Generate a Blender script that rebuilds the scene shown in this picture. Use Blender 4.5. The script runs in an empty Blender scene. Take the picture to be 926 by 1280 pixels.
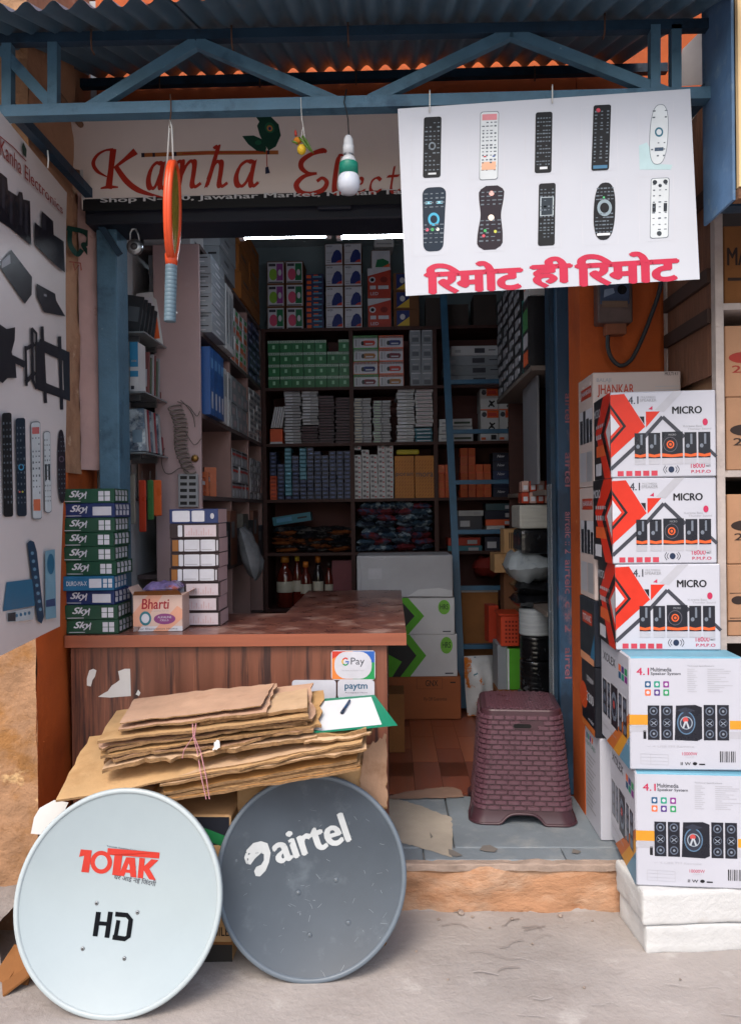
import bpy, bmesh, math, random
from mathutils import Vector, Matrix, noise
RND = random.Random(11)
SC = bpy.context.scene
COL = SC.collection
rad = math.radians

# ------------------------------------------------------------------ camera
cam_data = bpy.data.cameras.new('camera')
cam = bpy.data.objects.new('camera', cam_data)
COL.objects.link(cam)
SC.camera = cam
cam_data.sensor_fit = 'VERTICAL'
cam_data.sensor_height = 36.0
cam_data.lens = 27.0
cam_data.clip_start = 0.05
cam_data.clip_end = 400
CAM = Vector((0, 0, 1.45))
CROT = Matrix.Rotation(rad(1.5), 3, 'Z') @ Matrix.Rotation(rad(90 - 0.24), 3, 'X') @ Matrix.Rotation(rad(-0.7), 3, 'Z')
cam.matrix_world = Matrix.Translation(CAM) @ CROT.to_4x4()

# ------------------------------------------------------------------ sky and sun (soft daylight in a narrow street)
SUN_EL, SUN_AZ = 52.0, 200.0          # azimuth clockwise from +Y: the sun stands behind the camera, a little left
world = bpy.data.worlds.new('World')
SC.world = world
world.use_nodes = True
wn, wl = world.node_tree.nodes, world.node_tree.links
bg = wn['Background']
sky = wn.new('ShaderNodeTexSky')
sky.sky_type = 'NISHITA'
sky.sun_disc = False
sky.sun_elevation = rad(SUN_EL)
sky.sun_rotation = rad(SUN_AZ)
sky.air_density = 1.2
sky.dust_density = 4.0
sky.ozone_density = 1.0
wl.new(sky.outputs[0], bg.inputs[0])
bg.inputs[1].default_value = 0.15
sun_data = bpy.data.lights.new('sun', 'SUN')
sun_data.energy = 0.8
sun_data.angle = rad(22)
sun_data.color = (1.0, 0.95, 0.88)
sun = bpy.data.objects.new('sun', sun_data)
COL.objects.link(sun)
sd = Vector((math.sin(rad(SUN_AZ)) * math.cos(rad(SUN_EL)), math.cos(rad(SUN_AZ)) * math.cos(rad(SUN_EL)), math.sin(rad(SUN_EL))))
sun.rotation_euler = sd.to_track_quat('Z', 'Y').to_euler()
SC.view_settings.view_transform = 'Standard'
SC.view_settings.look = 'None'
SC.view_settings.exposure = 0.95
SC.view_settings.gamma = 1.0
SC.view_settings.use_curve_mapping = False

# ------------------------------------------------------------------ measuring: photograph pixel -> point of the place
def ray(u, v):
    return CROT @ Vector(((u - 463) / 960.0, -(v - 640) / 960.0, -1.0))
def WY(u, v, Y):
    d = ray(u, v); return CAM + d * (Y / d.y)
def WX(u, v, X):
    d = ray(u, v); return CAM + d * (X / d.x)
def WZ(u, v, Z):
    d = ray(u, v); return CAM + d * ((Z - CAM.z) / d.z)
def plane(p, n):
    p, n = Vector(p), Vector(n).normalized()
    if n.y > 0 and abs(n.y) > .5: n = -n
    def fn(u, v, off=0.0):
        d = ray(u, v); q = p + n * off
        return CAM + d * ((q - CAM).dot(n) / d.dot(n))
    return fn
def flat_frame(O, U, V, N):
    O, U, V, N = Vector(O), Vector(U), Vector(V), Vector(N).normalized()
    return lambda a, b, off=0.0: O + U * a + V * b + N * off

# ------------------------------------------------------------------ materials
def lin(c): return c / 12.92 if c <= .04045 else ((c + .055) / 1.055) ** 2.4
def hx(s):
    s = s.lstrip('#'); return tuple(lin(int(s[i:i + 2], 16) / 255) for i in (0, 2, 4))
MATS = {}
def mat(key, col, rough=.6, var=.10, vs=6.0, bump=0.0, bs=60.0, metal=0.0, spec=.4, stretch=None,
        col2=None, s2=3.0, lo=.5, hi=.62, rv=.0, coat=0.0, emit=0.0, trans=0.0, alpha=1.0, sheen=0.0, col3=None, s3=1.5, lo3=.55, hi3=.7):
    if key in MATS: return MATS[key]
    m = bpy.data.materials.new(key); MATS[key] = m; m.use_nodes = True
    nt = m.node_tree; N, L = nt.nodes, nt.links
    b = N['Principled BSDF']
    c = hx(col) if isinstance(col, str) else col
    tc = N.new('ShaderNodeTexCoord'); mp = N.new('ShaderNodeMapping')
    L.new(tc.outputs['Object'], mp.inputs[0])
    if stretch: mp.inputs['Scale'].default_value = stretch
    oi = N.new('ShaderNodeObjectInfo')
    ad = N.new('ShaderNodeVectorMath'); ad.operation = 'ADD'
    cm = N.new('ShaderNodeCombineXYZ')
    mu = N.new('ShaderNodeMath'); mu.operation = 'MULTIPLY'; mu.inputs[1].default_value = 37.0
    L.new(oi.outputs['Random'], mu.inputs[0])
    for i in range(3): L.new(mu.outputs[0], cm.inputs[i])
    L.new(mp.outputs[0], ad.inputs[0]); L.new(cm.outputs[0], ad.inputs[1])
    vec = ad.outputs[0]
    def noise_(scale, det=5, ro=.6):
        n = N.new('ShaderNodeTexNoise'); n.inputs['Scale'].default_value = scale
        n.inputs['Detail'].default_value = det; n.inputs['Roughness'].default_value = ro
        L.new(vec, n.inputs['Vector']); return n
    n1 = noise_(vs)
    rm = N.new('ShaderNodeMapRange'); rm.inputs['From Min'].default_value = .3; rm.inputs['From Max'].default_value = .7
    rm.inputs['To Min'].default_value = 1 - var; rm.inputs['To Max'].default_value = 1 + var
    L.new(n1.outputs[0], rm.inputs[0])
    cur = N.new('ShaderNodeRGB'); cur.outputs[0].default_value = (*c, 1); out = cur.outputs[0]
    def over(out, cc, sc, l, h):
        n = noise_(sc, 8, .65); r = N.new('ShaderNodeMapRange')
        r.inputs['From Min'].default_value = l; r.inputs['From Max'].default_value = h
        L.new(n.outputs[0], r.inputs[0]); mx = N.new('ShaderNodeMix'); mx.data_type = 'RGBA'
        L.new(r.outputs[0], mx.inputs[0]); L.new(out, mx.inputs[6])
        k = hx(cc) if isinstance(cc, str) else cc
        mx.inputs[7].default_value = (*k, 1); return mx.outputs[2]
    if col2: out = over(out, col2, s2, lo, hi)
    if col3: out = over(out, col3, s3, lo3, hi3)
    fac = rm.outputs[0]
    if rv:
        r2 = N.new('ShaderNodeMapRange'); r2.inputs['To Min'].default_value = 1 - rv; r2.inputs['To Max'].default_value = 1 + rv
        L.new(oi.outputs['Random'], r2.inputs[0])
        m2 = N.new('ShaderNodeMath'); m2.operation = 'MULTIPLY'; L.new(fac, m2.inputs[0]); L.new(r2.outputs[0], m2.inputs[1]); fac = m2.outputs[0]
    vm = N.new('ShaderNodeVectorMath'); vm.operation = 'SCALE'
    L.new(out, vm.inputs[0]); L.new(fac, vm.inputs['Scale'])
    L.new(vm.outputs[0], b.inputs['Base Color'])
    b.inputs['Roughness'].default_value = rough
    rr = N.new('ShaderNodeMapRange'); rr.inputs['To Min'].default_value = max(0.02, rough - .12); rr.inputs['To Max'].default_value = min(1, rough + .12)
    L.new(n1.outputs[0], rr.inputs[0]); L.new(rr.outputs[0], b.inputs['Roughness'])
    b.inputs['Metallic'].default_value = metal
    b.inputs['Specular IOR Level'].default_value = spec
    if coat: b.inputs['Coat Weight'].default_value = coat; b.inputs['Coat Roughness'].default_value = .15
    if trans: b.inputs['Transmission Weight'].default_value = trans
    if alpha < 1: b.inputs['Alpha'].default_value = alpha
    if bump:
        nb = noise_(bs, 6, .6); bp = N.new('ShaderNodeBump'); bp.inputs['Strength'].default_value = bump
        bp.inputs['Distance'].default_value = .01
        L.new(nb.outputs[0], bp.inputs['Height']); L.new(bp.outputs[0], b.inputs['Normal'])
    if emit:
        b.inputs['Emission Color'].default_value = (*c, 1); b.inputs['Emission Strength'].default_value = emit
    return m
def ink(h, rough=.5, var=.08): return mat('ink_' + h.strip('#') + ('' if rough == .5 else '_%d' % (rough * 100)), h, rough=rough, var=var, vs=14, spec=.35)

# ------------------------------------------------------------------ lettering
TXT = {}
def textgeo(s, bold=0.0):
    k = s
    if k in TXT: return TXT[k]
    c = bpy.data.curves.new('lettering', 'FONT'); c.body = s; c.size = 1; c.resolution_u = 3
    o = bpy.data.objects.new('lettering', c)
    me = bpy.data.meshes.new_from_object(o)
    vs = [(v.co.x, v.co.y) for v in me.vertices]; fs = [tuple(p.vertices) for p in me.polygons]
    bpy.data.objects.remove(o); bpy.data.curves.remove(c); bpy.data.meshes.remove(me)
    if vs:
        x0 = min(v[0] for v in vs); x1 = max(v[0] for v in vs); y0 = min(v[1] for v in vs); y1 = max(v[1] for v in vs)
        w, h = max(x1 - x0, 1e-6), max(y1 - y0, 1e-6)
        vs = [((x - x0) / w, (y - y0) / h) for x, y in vs]
        TXT[k] = (vs, fs, w)
    else: TXT[k] = (vs, fs, 1)
    return TXT[k]

def catmull(pts, n=8):
    if len(pts) < 3: return [tuple(p) for p in pts]
    P = [pts[0]] + list(pts) + [pts[-1]]; out = []
    for i in range(1, len(P) - 2):
        for k in range(n):
            t = k / n; a, b, c, d = P[i - 1], P[i], P[i + 1], P[i + 2]
            out.append(tuple(.5 * (2 * b[j] + (c[j] - a[j]) * t + (2 * a[j] - 5 * b[j] + 4 * c[j] - d[j]) * t * t + (3 * b[j] - a[j] - 3 * c[j] + d[j]) * t ** 3) for j in range(len(b))))
    out.append(tuple(pts[-1])); return out

# ------------------------------------------------------------------ mesh builder
class MB:
    def __init__(s): s.V = []; s.F = []; s.M = []; s.S = []; s.T = None
    def add(s, vs, fs, m, smooth=False):
        o = len(s.V)
        s.V += [(s.T @ Vector(v) if s.T else Vector(v)) for v in vs]
        for f in fs: s.F.append(tuple(i + o for i in f)); s.M.append(m); s.S.append(smooth)
        return s
    def box(s, x0, x1, y0, y1, z0, z1, m, bev=0.0):
        """m: one material or dict front/back/left/right/top/bottom with default ''"""
        g = (lambda k: m.get(k, m[''])) if isinstance(m, dict) else (lambda k: m)
        if bev <= 0:
            v = [(x0, y0, z0), (x1, y0, z0), (x1, y1, z0), (x0, y1, z0), (x0, y0, z1), (x1, y0, z1), (x1, y1, z1), (x0, y1, z1)]
            for k, f in (('bottom', (0, 3, 2, 1)), ('top', (4, 5, 6, 7)), ('front', (0, 1, 5, 4)), ('right', (1, 2, 6, 5)), ('back', (2, 3, 7, 6)), ('left', (3, 0, 4, 7))):
                s.add([v[i] for i in f], [(0, 1, 2, 3)], g(k))
            return s
        bm = bmesh.new(); bmesh.ops.create_cube(bm, size=1)
        for v in bm.verts:
            v.co = Vector(((x0 + x1) / 2 + v.co.x * (x1 - x0), (y0 + y1) / 2 + v.co.y * (y1 - y0), (z0 + z1) / 2 + v.co.z * (z1 - z0)))
        b = min(bev, .45 * min(x1 - x0, y1 - y0, z1 - z0))
        bmesh.ops.bevel(bm, geom=bm.edges[:], offset=b, segments=2 if b > .006 else 1, affect='EDGES', profile=.6)
        bm.normal_update()
        for f in bm.faces:
            n = f.normal; a = max(range(3), key=lambda i: abs(n[i]))
            k = (('left', 'right'), ('front', 'back'), ('bottom', 'top'))[a][n[a] > 0]
            s.add([v.co.copy() for v in f.verts], [tuple(range(len(f.verts)))], g(k))
        bm.free(); return s
    def tube(s, path, r, m, n=8, cap=True, closed=False):
        P = [Vector(p) for p in path]; k = len(P); vs = []; fs = []
        up = None
        for i, p in enumerate(P):
            a = P[(i - 1) % k] if (closed or i > 0) else p; b = P[(i + 1) % k] if (closed or i < k - 1) else p
            t = (b - a).normalized() if (b - a).length > 1e-9 else Vector((0, 0, 1))
            if up is None:
                up = Vector((0, 0, 1)) if abs(t.z) < .9 else Vector((1, 0, 0))
            x = t.cross(up); x = x.normalized() if x.length > 1e-6 else t.orthogonal().normalized()
            y = x.cross(t).normalized(); up = y
            rr = r[i] if isinstance(r, (list, tuple)) else r
            for j in range(n):
                an = 2 * math.pi * j / n; vs.append(p + x * math.cos(an) * rr + y * math.sin(an) * rr)
        for i in range(k if closed else k - 1):
            for j in range(n):
                a, b = i * n, ((i + 1) % k) * n; fs.append((a + j, a + (j + 1) % n, b + (j + 1) % n, b + j))
        if cap and not closed: fs.append(tuple(reversed(range(n)))); fs.append(tuple(range((k - 1) * n, k * n)))
        return s.add(vs, fs, m, n > 5)
    def bar(s, p, q, w, h, m):
        """rectangular bar from p to q, w across (horizontal), h upright"""
        p, q = Vector(p), Vector(q); t = (q - p).normalized()
        up = Vector((0, 0, 1)) if abs(t.z) < .95 else Vector((0, 1, 0))
        x = t.cross(up).normalized() * w / 2; y = x.cross(t).normalized() * h / 2
        vs = [e + a * x + b * y for e in (p, q) for a, b in ((-1, -1), (1, -1), (1, 1), (-1, 1))]
        return s.add(vs, [(3, 2, 1, 0), (4, 5, 6, 7), (0, 1, 5, 4), (1, 2, 6, 5), (2, 3, 7, 6), (3, 0, 4, 7)], m)
    def lathe(s, prof, m, n=20, c=(0, 0, 0), ax='z'):
        vs = []; fs = []; c = Vector(c)
        for r, z in prof:
            for j in range(n):
                a = 2 * math.pi * j / n; x, y = r * math.cos(a), r * math.sin(a)
                vs.append(c + (Vector((x, y, z)) if ax == 'z' else Vector((x, z, y)) if ax == 'y' else Vector((z, x, y))))
        k = len(prof)
        for i in range(k - 1):
            for j in range(n): fs.append((i * n + j, i * n + (j + 1) % n, (i + 1) * n + (j + 1) % n, (i + 1) * n + j))
        fs.append(tuple(reversed(range(n)))); fs.append(tuple(range((k - 1) * n, k * n)))
        return s.add(vs, fs, m, True)
    def prism(s, pts, fn, t, m, mside=None):
        """outline given in fn's own coordinates, from the face back by t"""
        k = len(pts)
        a = [fn(x, y, 0) for x, y in pts]; nrm = (fn(*pts[0], 1.0) - fn(*pts[0], 0.0)).normalized()
        b = [p - nrm * t for p in a]
        s.add(a, [tuple(range(k))], m)
        s.add(b, [tuple(reversed(range(k)))], mside or m)
        for i in range(k): j = (i + 1) % k; s.add([a[i], a[j], b[j], b[i]], [(0, 1, 2, 3)], mside or m)
        return s
    def paint(s, fn, layers, off=.0006, step=.0004):
        for li, shapes in enumerate(layers):
            for si, sh in enumerate(shapes):
                k = sh[0]; o = off + step * li + (.00002 * (si % 12) if k in 'nlpt' or k == 'tq' else 0)
                if k == 'r':
                    _, x0, y0, x1, y1, m = sh; s.add([fn(x0, y0, o), fn(x1, y0, o), fn(x1, y1, o), fn(x0, y1, o)], [(0, 1, 2, 3)], m)
                elif k == 'p': s.add([fn(x, y, o) for x, y in sh[1]], [tuple(range(len(sh[1])))], sh[2])
                elif k == 'e':
                    _, cx, cy, rx, ry, m = sh[:6]; ro = sh[6] if len(sh) > 6 else 0; n = 20
                    ca, sa = math.cos(ro), math.sin(ro); q = []
                    for i in range(n):
                        a = 2 * math.pi * i / n; x, y = rx * math.cos(a), ry * math.sin(a); q.append(fn(cx + x * ca - y * sa, cy + x * sa + y * ca, o))
                    s.add(q, [tuple(range(n))], m)
                elif k == 'rr':
                    _, x0, y0, x1, y1, r, m = sh[:7]; q = rrect(x0, y0, x1, y1, r); s.add([fn(x, y, o) for x, y in q], [tuple(range(len(q)))], m)
                elif k == 't':
                    _, tx, x0, y0, x1, y1, m = sh[:7]; sl = sh[7] if len(sh) > 7 else 0; bo = sh[8] if len(sh) > 8 else 0
                    vs, fs, tw = textgeo(tx)
                    for i, (dx, dy) in enumerate(((0, 0), (1, 0), (-1, 0), (.4, 1), (.4, -1)) if bo else ((0, 0),)):
                        s.add([fn(x0 + (x1 - x0) * (x + dx * bo * 1.3 / tw) + sl * (y1 - y0) * y, y0 + (y1 - y0) * (y + dy * bo), o + .00005 * i) for x, y in vs], fs, m)
                elif k == 'tq':
                    _, tx, q, m = sh[:4]; bo = sh[4] if len(sh) > 4 else 0
                    vs, fs, tw = textgeo(tx); (ax, ay), (bx, by), (cx, cy), (dx, dy) = q
                    for i, (ex, ey) in enumerate(((0, 0), (1, 0), (-1, 0), (.4, 1), (.4, -1)) if bo else ((0, 0),)):
                      vv = [(x + ex * bo * 1.3 / tw, y + ey * bo) for x, y in vs]
                      s.add([fn(ax * (1 - x) * (1 - y) + bx * x * (1 - y) + cx * x * y + dx * (1 - x) * y, ay * (1 - x) * (1 - y) + by * x * (1 - y) + cy * x * y + dy * (1 - x) * y, o + .00005 * i) for x, y in vv], fs, m)
                elif k == 'l':
                    pts = catmull(sh[1]) if len(sh) > 4 else sh[1]; w = sh[2]; m = sh[3]; n = len(pts)
                    ws = w if isinstance(w, (list, tuple)) else None
                    vs = []
                    for i, p in enumerate(pts):
                        a, b = pts[max(i - 1, 0)], pts[min(i + 1, n - 1)]; dx, dy = b[0] - a[0], b[1] - a[1]; d = math.hypot(dx, dy) or 1
                        if ws:
                            t = i / (n - 1) * (len(ws) - 1); q = min(int(t), len(ws) - 2); ww = ws[q] + (ws[q + 1] - ws[q]) * (t - q)
                        else: ww = w
                        nx, ny = -dy / d * ww / 2, dx / d * ww / 2
                        vs += [fn(p[0] + nx, p[1] + ny, o + 4e-6 * i), fn(p[0] - nx, p[1] - ny, o + 4e-6 * i)]
                    s.add(vs, [(2 * i, 2 * i + 1, 2 * i + 3, 2 * i + 2) for i in range(n - 1)], m)
                elif k == 'n':
                    pts = catmull(sh[1], 6); nx, ny = sh[2]; m = sh[3]; n = len(pts)
                    s.add([q for i, (x, y) in enumerate(pts) for q in (fn(x + nx, y + ny, o + 4e-6 * i), fn(x - nx, y - ny, o + 4e-6 * i))], [(2 * i, 2 * i + 1, 2 * i + 3, 2 * i + 2) for i in range(n - 1)], m)
                    s.add([q for i, (x, y) in enumerate(pts) for q in (fn(x - ny * .5, y + nx * .5, o + .0003 + 4e-6 * i), fn(x + ny * .5, y - nx * .5, o + .0003 + 4e-6 * i))], [(2 * i, 2 * i + 1, 2 * i + 3, 2 * i + 2) for i in range(n - 1)], m)
        return s
    def build(s, name, parent=None, label=None, cat=None, group=None, kind=None, loc=None, rot=None):
        if not s.V and parent is not None: return None
        me = bpy.data.meshes.new(name)
        me.from_pydata([tuple(v) for v in s.V], [], s.F)
        idx = {}
        for m in s.M:
            if m.name not in idx: idx[m.name] = len(idx); me.materials.append(m)
        me.polygons.foreach_set('material_index', [idx[m.name] for m in s.M])
        me.polygons.foreach_set('use_smooth', s.S)
        me.validate(); me.update()
        o = bpy.data.objects.new(name, me); COL.objects.link(o)
        return tag(o, parent, label, cat, group, kind, loc, rot)
def tag(o, parent=None, label=None, cat=None, group=None, kind=None, loc=None, rot=None):
    if parent is not None: o.parent = parent
    if label: o['label'] = label
    if cat: o['category'] = cat
    if group: o['group'] = group
    if kind: o['kind'] = kind
    if loc is not None: o.location = loc
    if rot is not None: o.rotation_euler = rot
    return o
def thing(name, label, cat, loc=(0, 0, 0), group=None, rot=None):
    o = bpy.data.objects.new(name, None); o.empty_display_size = .05; COL.objects.link(o)
    return tag(o, None, label, cat, group, None, loc, rot)
def dup(root, loc=None, rot=None, label=None, group=None):
    r = root.copy(); COL.objects.link(r)
    if loc is not None: r.location = loc
    if rot is not None: r.rotation_euler = rot
    if label: r['label'] = label
    if group: r['group'] = group
    for ch in root.children:
        c = ch.copy(); COL.objects.link(c); c.parent = r
        for g in ch.children:
            d = g.copy(); COL.objects.link(d); d.parent = c
    return r
def rrect(x0, y0, x1, y1, r, n=5):
    if x1 < x0: x0, x1 = x1, x0
    if y1 < y0: y0, y1 = y1, y0
    r = min(r, (x1 - x0) / 2.001, (y1 - y0) / 2.001); q = []
    for cx, cy, a0 in ((x1 - r, y0 + r, -90), (x1 - r, y1 - r, 0), (x0 + r, y1 - r, 90), (x0 + r, y0 + r, 180)):
        for i in range(n + 1):
            a = rad(a0 + 90 * i / n); q.append((cx + r * math.cos(a), cy + r * math.sin(a)))
    return q
def box_frame(w, h):
    """front face of a local box of width w and height h whose base-front-centre is the origin"""
    return flat_frame((-w / 2, 0, 0), (w, 0, 0), (0, 0, h), (0, -1, 0))
def rough_grid(name, fn, nu, nv, m, amp, sc, parent=None, seed=0.0, kind=None, label=None, cat=None, uv=(0, 1, 0, 1)):
    """an uneven sheet: fn(a, b) -> (point, normal)"""
    vs = []; fs = []
    for i in range(nu + 1):
        for j in range(nv + 1):
            p, n = fn(uv[0] + (uv[1] - uv[0]) * i / nu, uv[2] + (uv[3] - uv[2]) * j / nv); p, n = Vector(p), Vector(n)
            d = noise.fractal(p * sc + Vector((seed, seed, seed)), 1.0, 2.0, 5) * amp
            vs.append(p + n * d)
    for i in range(nu):
        for j in range(nv): a = i * (nv + 1) + j; fs.append((a, a + nv + 1, a + nv + 2, a + 1))
    mb = MB(); mb.add(vs, fs, m, True)
    return mb.build(name, parent, label, cat, None, kind)
# ================================================================== palette
CONC = mat('concrete_ground', '#9b9490', rough=.88, var=.16, vs=1.6, bump=.5, bs=45, col2='#887f7a', s2=2.3, lo=.5, hi=.75, col3='#aca6a2', s3=7, lo3=.58, hi3=.72, spec=.2)
SLAB = mat('grey_stone_slab', '#6f7880', rough=.7, var=.14, vs=4, bump=.25, bs=50, col2='#868a8c', s2=6, lo=.52, hi=.7, spec=.3)
SUNPATCH = mat('painted_sun_beige', '#9f968a', rough=.9, var=.16, vs=5, bump=.2, bs=60)  # beige that stands in for sunlight on the threshold
STEPST = mat('orange_sandstone', '#a47a5c', rough=.92, var=.2, vs=9, stretch=(1, 1, 2.2), bump=.7, bs=40, col2='#b89a82', s2=4, lo=.45, hi=.68, col3='#8a5636', s3=6, lo3=.55, hi3=.72)
MORTAR = mat('pale_mortar', '#a59d94', rough=.95, var=.2, vs=20, bump=.6, bs=60)
ORANGE = mat('orange_plaster', '#b4541f', rough=.75, var=.12, vs=3, bump=.25, bs=30, col2='#96421c', s2=2.2, lo=.5, hi=.7, col3='#c98a5e', s3=9, lo3=.68, hi3=.74)
TAN = mat('tan_plaster', '#a97f63', rough=.85, var=.16, vs=3, bump=.5, bs=24, col2='#8a624c', s2=3.4, lo=.52, hi=.66, col3='#c9ab90', s3=8, lo3=.62, hi3=.7)
YELST = mat('yellow_plaster_pillar', '#9c7759', rough=.9, var=.2, vs=7, bump=1.0, bs=30, col2='#8c6238', s2=5, lo=.5, hi=.64, col3='#c4a074', s3=9, lo3=.6, hi3=.68)
PINK = mat('pinkish_wall', '#b5948f', rough=.8, var=.14, vs=4, bump=.3, bs=24, col2='#8c6a62', s2=6, lo=.6, hi=.68)
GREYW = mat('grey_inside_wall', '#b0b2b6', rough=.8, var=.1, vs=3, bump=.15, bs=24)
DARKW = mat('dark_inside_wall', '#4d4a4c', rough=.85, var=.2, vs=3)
CEILM = mat('ceiling_plaster', '#9aa6ab', rough=.9, var=.1)
STEEL = mat('blue_painted_steel', '#46697f', rough=.5, var=.18, vs=9, bump=.2, bs=60, col2='#2b4a60', s2=8, lo=.56, hi=.7, col3='#7d929c', s3=26, lo3=.66, hi3=.72, spec=.5)
STEELD = mat('dark_blue_steel', '#1c3448', rough=.55, var=.2, vs=9, bump=.2, bs=60, col2='#16202c', s2=8, lo=.5, hi=.7, spec=.4)
POSTM = mat('scuffed_blue_post', '#2a4a66', rough=.5, var=.2, vs=7, stretch=(1, 1, .5), col2='#1b3044', s2=5, lo=.5, hi=.62, col3='#7a6672', s3=6, lo3=.6, hi3=.68, spec=.45)
NAVY = mat('navy_shutter_box', '#121826', rough=.55, var=.25, vs=4, spec=.4)
SHEET = mat('blue_roof_sheet', '#405a6c', rough=.5, var=.22, vs=3, stretch=(3, .6, 1), col2='#2e4657', s2=3, lo=.5, hi=.68, col3='#6f5a52', s3=5, lo3=.66, hi3=.74, spec=.45)
LAMI = mat('wood_laminate', '#6f4333', rough=.42, var=.28, vs=1.0, stretch=(16, 16, .7), col2='#35211f', s2=1.3, lo=.52, hi=.62, col3='#8d5a44', s3=2.3, lo3=.58, hi3=.66, spec=.45)
CTOP = mat('counter_top_laminate', '#6b4238', rough=.3, var=.28, vs=7, col2='#54312c', s2=12, lo=.48, hi=.6, col3='#9a857d', s3=7, lo3=.52, hi3=.74, spec=.5)
CEDGE = mat('counter_edge_band', '#8a4e38', rough=.4, var=.2, vs=1.5, stretch=(1, 6, 14), spec=.5)
FLEX = mat('printed_flex', '#d8ccc7', rough=.5, var=.06, vs=2, bump=.06, bs=5, spec=.35)
WHITEP = mat('white_panel', '#b6b9c1', rough=.35, var=.04, vs=2, spec=.4)
CARD = mat('brown_cardboard', '#b08c64', rough=.85, var=.14, vs=6, bump=.2, bs=50, col2='#93693f', s2=4, lo=.55, hi=.7, rv=.1, spec=.2)
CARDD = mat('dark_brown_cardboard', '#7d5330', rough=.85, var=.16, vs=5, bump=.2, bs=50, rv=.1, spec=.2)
KRAFT = mat('kraft_paper_board', '#6c4a34', rough=.85, var=.14, vs=5, rv=.12, spec=.2)
SHELFW = mat('brown_shelf_board', '#3d211d', rough=.6, var=.2, vs=6, stretch=(1, 6, 6), spec=.35)
SHELFB = mat('maroon_shelf_back', '#57322f', rough=.7, var=.15, vs=4)
WIRE = ink('#1a1c20', .5)
WIREW = ink('#c8c8c4', .45)
CHROME = mat('steel_metal', '#8f9194', rough=.32, var=.15, vs=12, metal=.9, spec=.5)
RUST = mat('rusty_iron', '#5a4034', rough=.8, var=.3, vs=14, bump=.4, bs=60, metal=.2)

# ================================================================== ground
g = MB(); g.add([(-60, -60, 0), (60, -60, 0), (60, 60, 0), (-60, 60, 0)], [(0, 1, 2, 3)], CONC)
g.build('ground', kind='structure')
def near_ground(a, b):
    x, y = -1.9 + 3.8 * a, 1.5 + 1.26 * b
    e = min(1, 8 * min(a, 1 - a, b + .02, 1)); return (x, y, .006 * e), (0, 0, 1)
rough_grid('pavement', near_ground, 120, 50, CONC, .004, 5, kind='structure')

PZ = .17
plat = MB(); plat.box(-1.9, 1.9, 2.78, 6.2, 0, .148, MORTAR)
platform = plat.build('platform', kind='structure')
rough_grid('step_face', lambda a, b: ((-1.26 + 2.9 * a, 2.762 - .012 * (1 - b) + .01 * max(0, b - .85) / .15, .163 * b), (0, -1, .3)), 150, 16, STEPST, .018, 7, platform)
rough_grid('step_nosing', lambda a, b: ((-1.26 + 2.9 * a, 2.757 + .036 * max(0, b - .5) * 2, .146 + .0245 * min(1, b * 2)), (0, -.5, .6)), 160, 10, mat('worn_stone_edge', '#98867a', rough=.9, var=.2, vs=14, bump=.5, bs=60), .011, 17, platform)
lip = rough_grid('mortar_edge', lambda a, b: ((-.1 + 1.5 * a, 2.765 - .03 * b, .0 + .026 * (1 - b) ** 2), (0, 0, 1)), 110, 6, CONC, .014, 16, platform)
seamX = WZ(565, 1045, PZ).x
for (x0, x1, y0, y1, dz) in ((-1.6, seamX - .002, 2.895, 3.41, 0), (seamX + .002, 1.85, 2.895, 3.41, .001), (-1.6, seamX - .12, 2.792, 2.892, -.001), (seamX - .117, .62, 2.792, 2.892, .0005), (.623, 1.85, 2.792, 2.892, 0)):
    m = MB(); m.box(x0, x1, y0, y1, .1485, PZ + dz, SLAB, .004); m.build('stone_slab', platform)
def ragged(pts, z, m, n=9, amp=2.2, seed=0):
    out = []
    for (a, b), (c, d) in zip(pts, pts[1:] + pts[:1]):
        for i in range(n):
            t = i / n; u, v = a + (c - a) * t, b + (d - b) * t
            out.append(WZ(u + amp * noise.noise(Vector((u * .21, v * .33, seed))), v + amp * .6 * noise.noise(Vector((u * .3, v * .25, seed + 5))), z))
    return MB().add(out, [tuple(range(len(out)))], m)
m = ragged([(470, 998), (497, 998), (530, 1009), (564, 1022), (566, 1045), (564, 1072), (534, 1062), (505, 1054), (470, 1046)], PZ + .0022, SUNPATCH)  # patch of sunlight on the slabs, painted as a ragged beige shape
m.build('painted_sun_patch', platform)
m = MB()
for px in ([(603, 1057), (612, 1056), (622, 1061), (618, 1065), (606, 1064), (599, 1062)], [(560, 1061), (567, 1063), (578, 1069), (570, 1071), (561, 1068)], [(716, 1061), (726, 1064), (722, 1067), (714, 1066)], [(537, 1040), (541, 1046), (538, 1048)]):
    m.add([WZ(u, v, PZ + .0045) for u, v in px], [tuple(range(len(px)))], mat('damp_mark', '#6c6763', rough=.8))
m.build('stain', platform)
rough_grid('kerb_stone', lambda a, b: (WZ(0, 0, 0) * 0 + Vector((-1.9 + .655 * a, 2.36 if b < .5 else 2.36 + (b - .5) * .9, .165 * min(1, b * 2))), (0, -1, 1)), 24, 24, mat('grey_rough_stone', '#7d7672', rough=.95, var=.3, vs=8, bump=.8, bs=30), .03, 6, platform)

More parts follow.
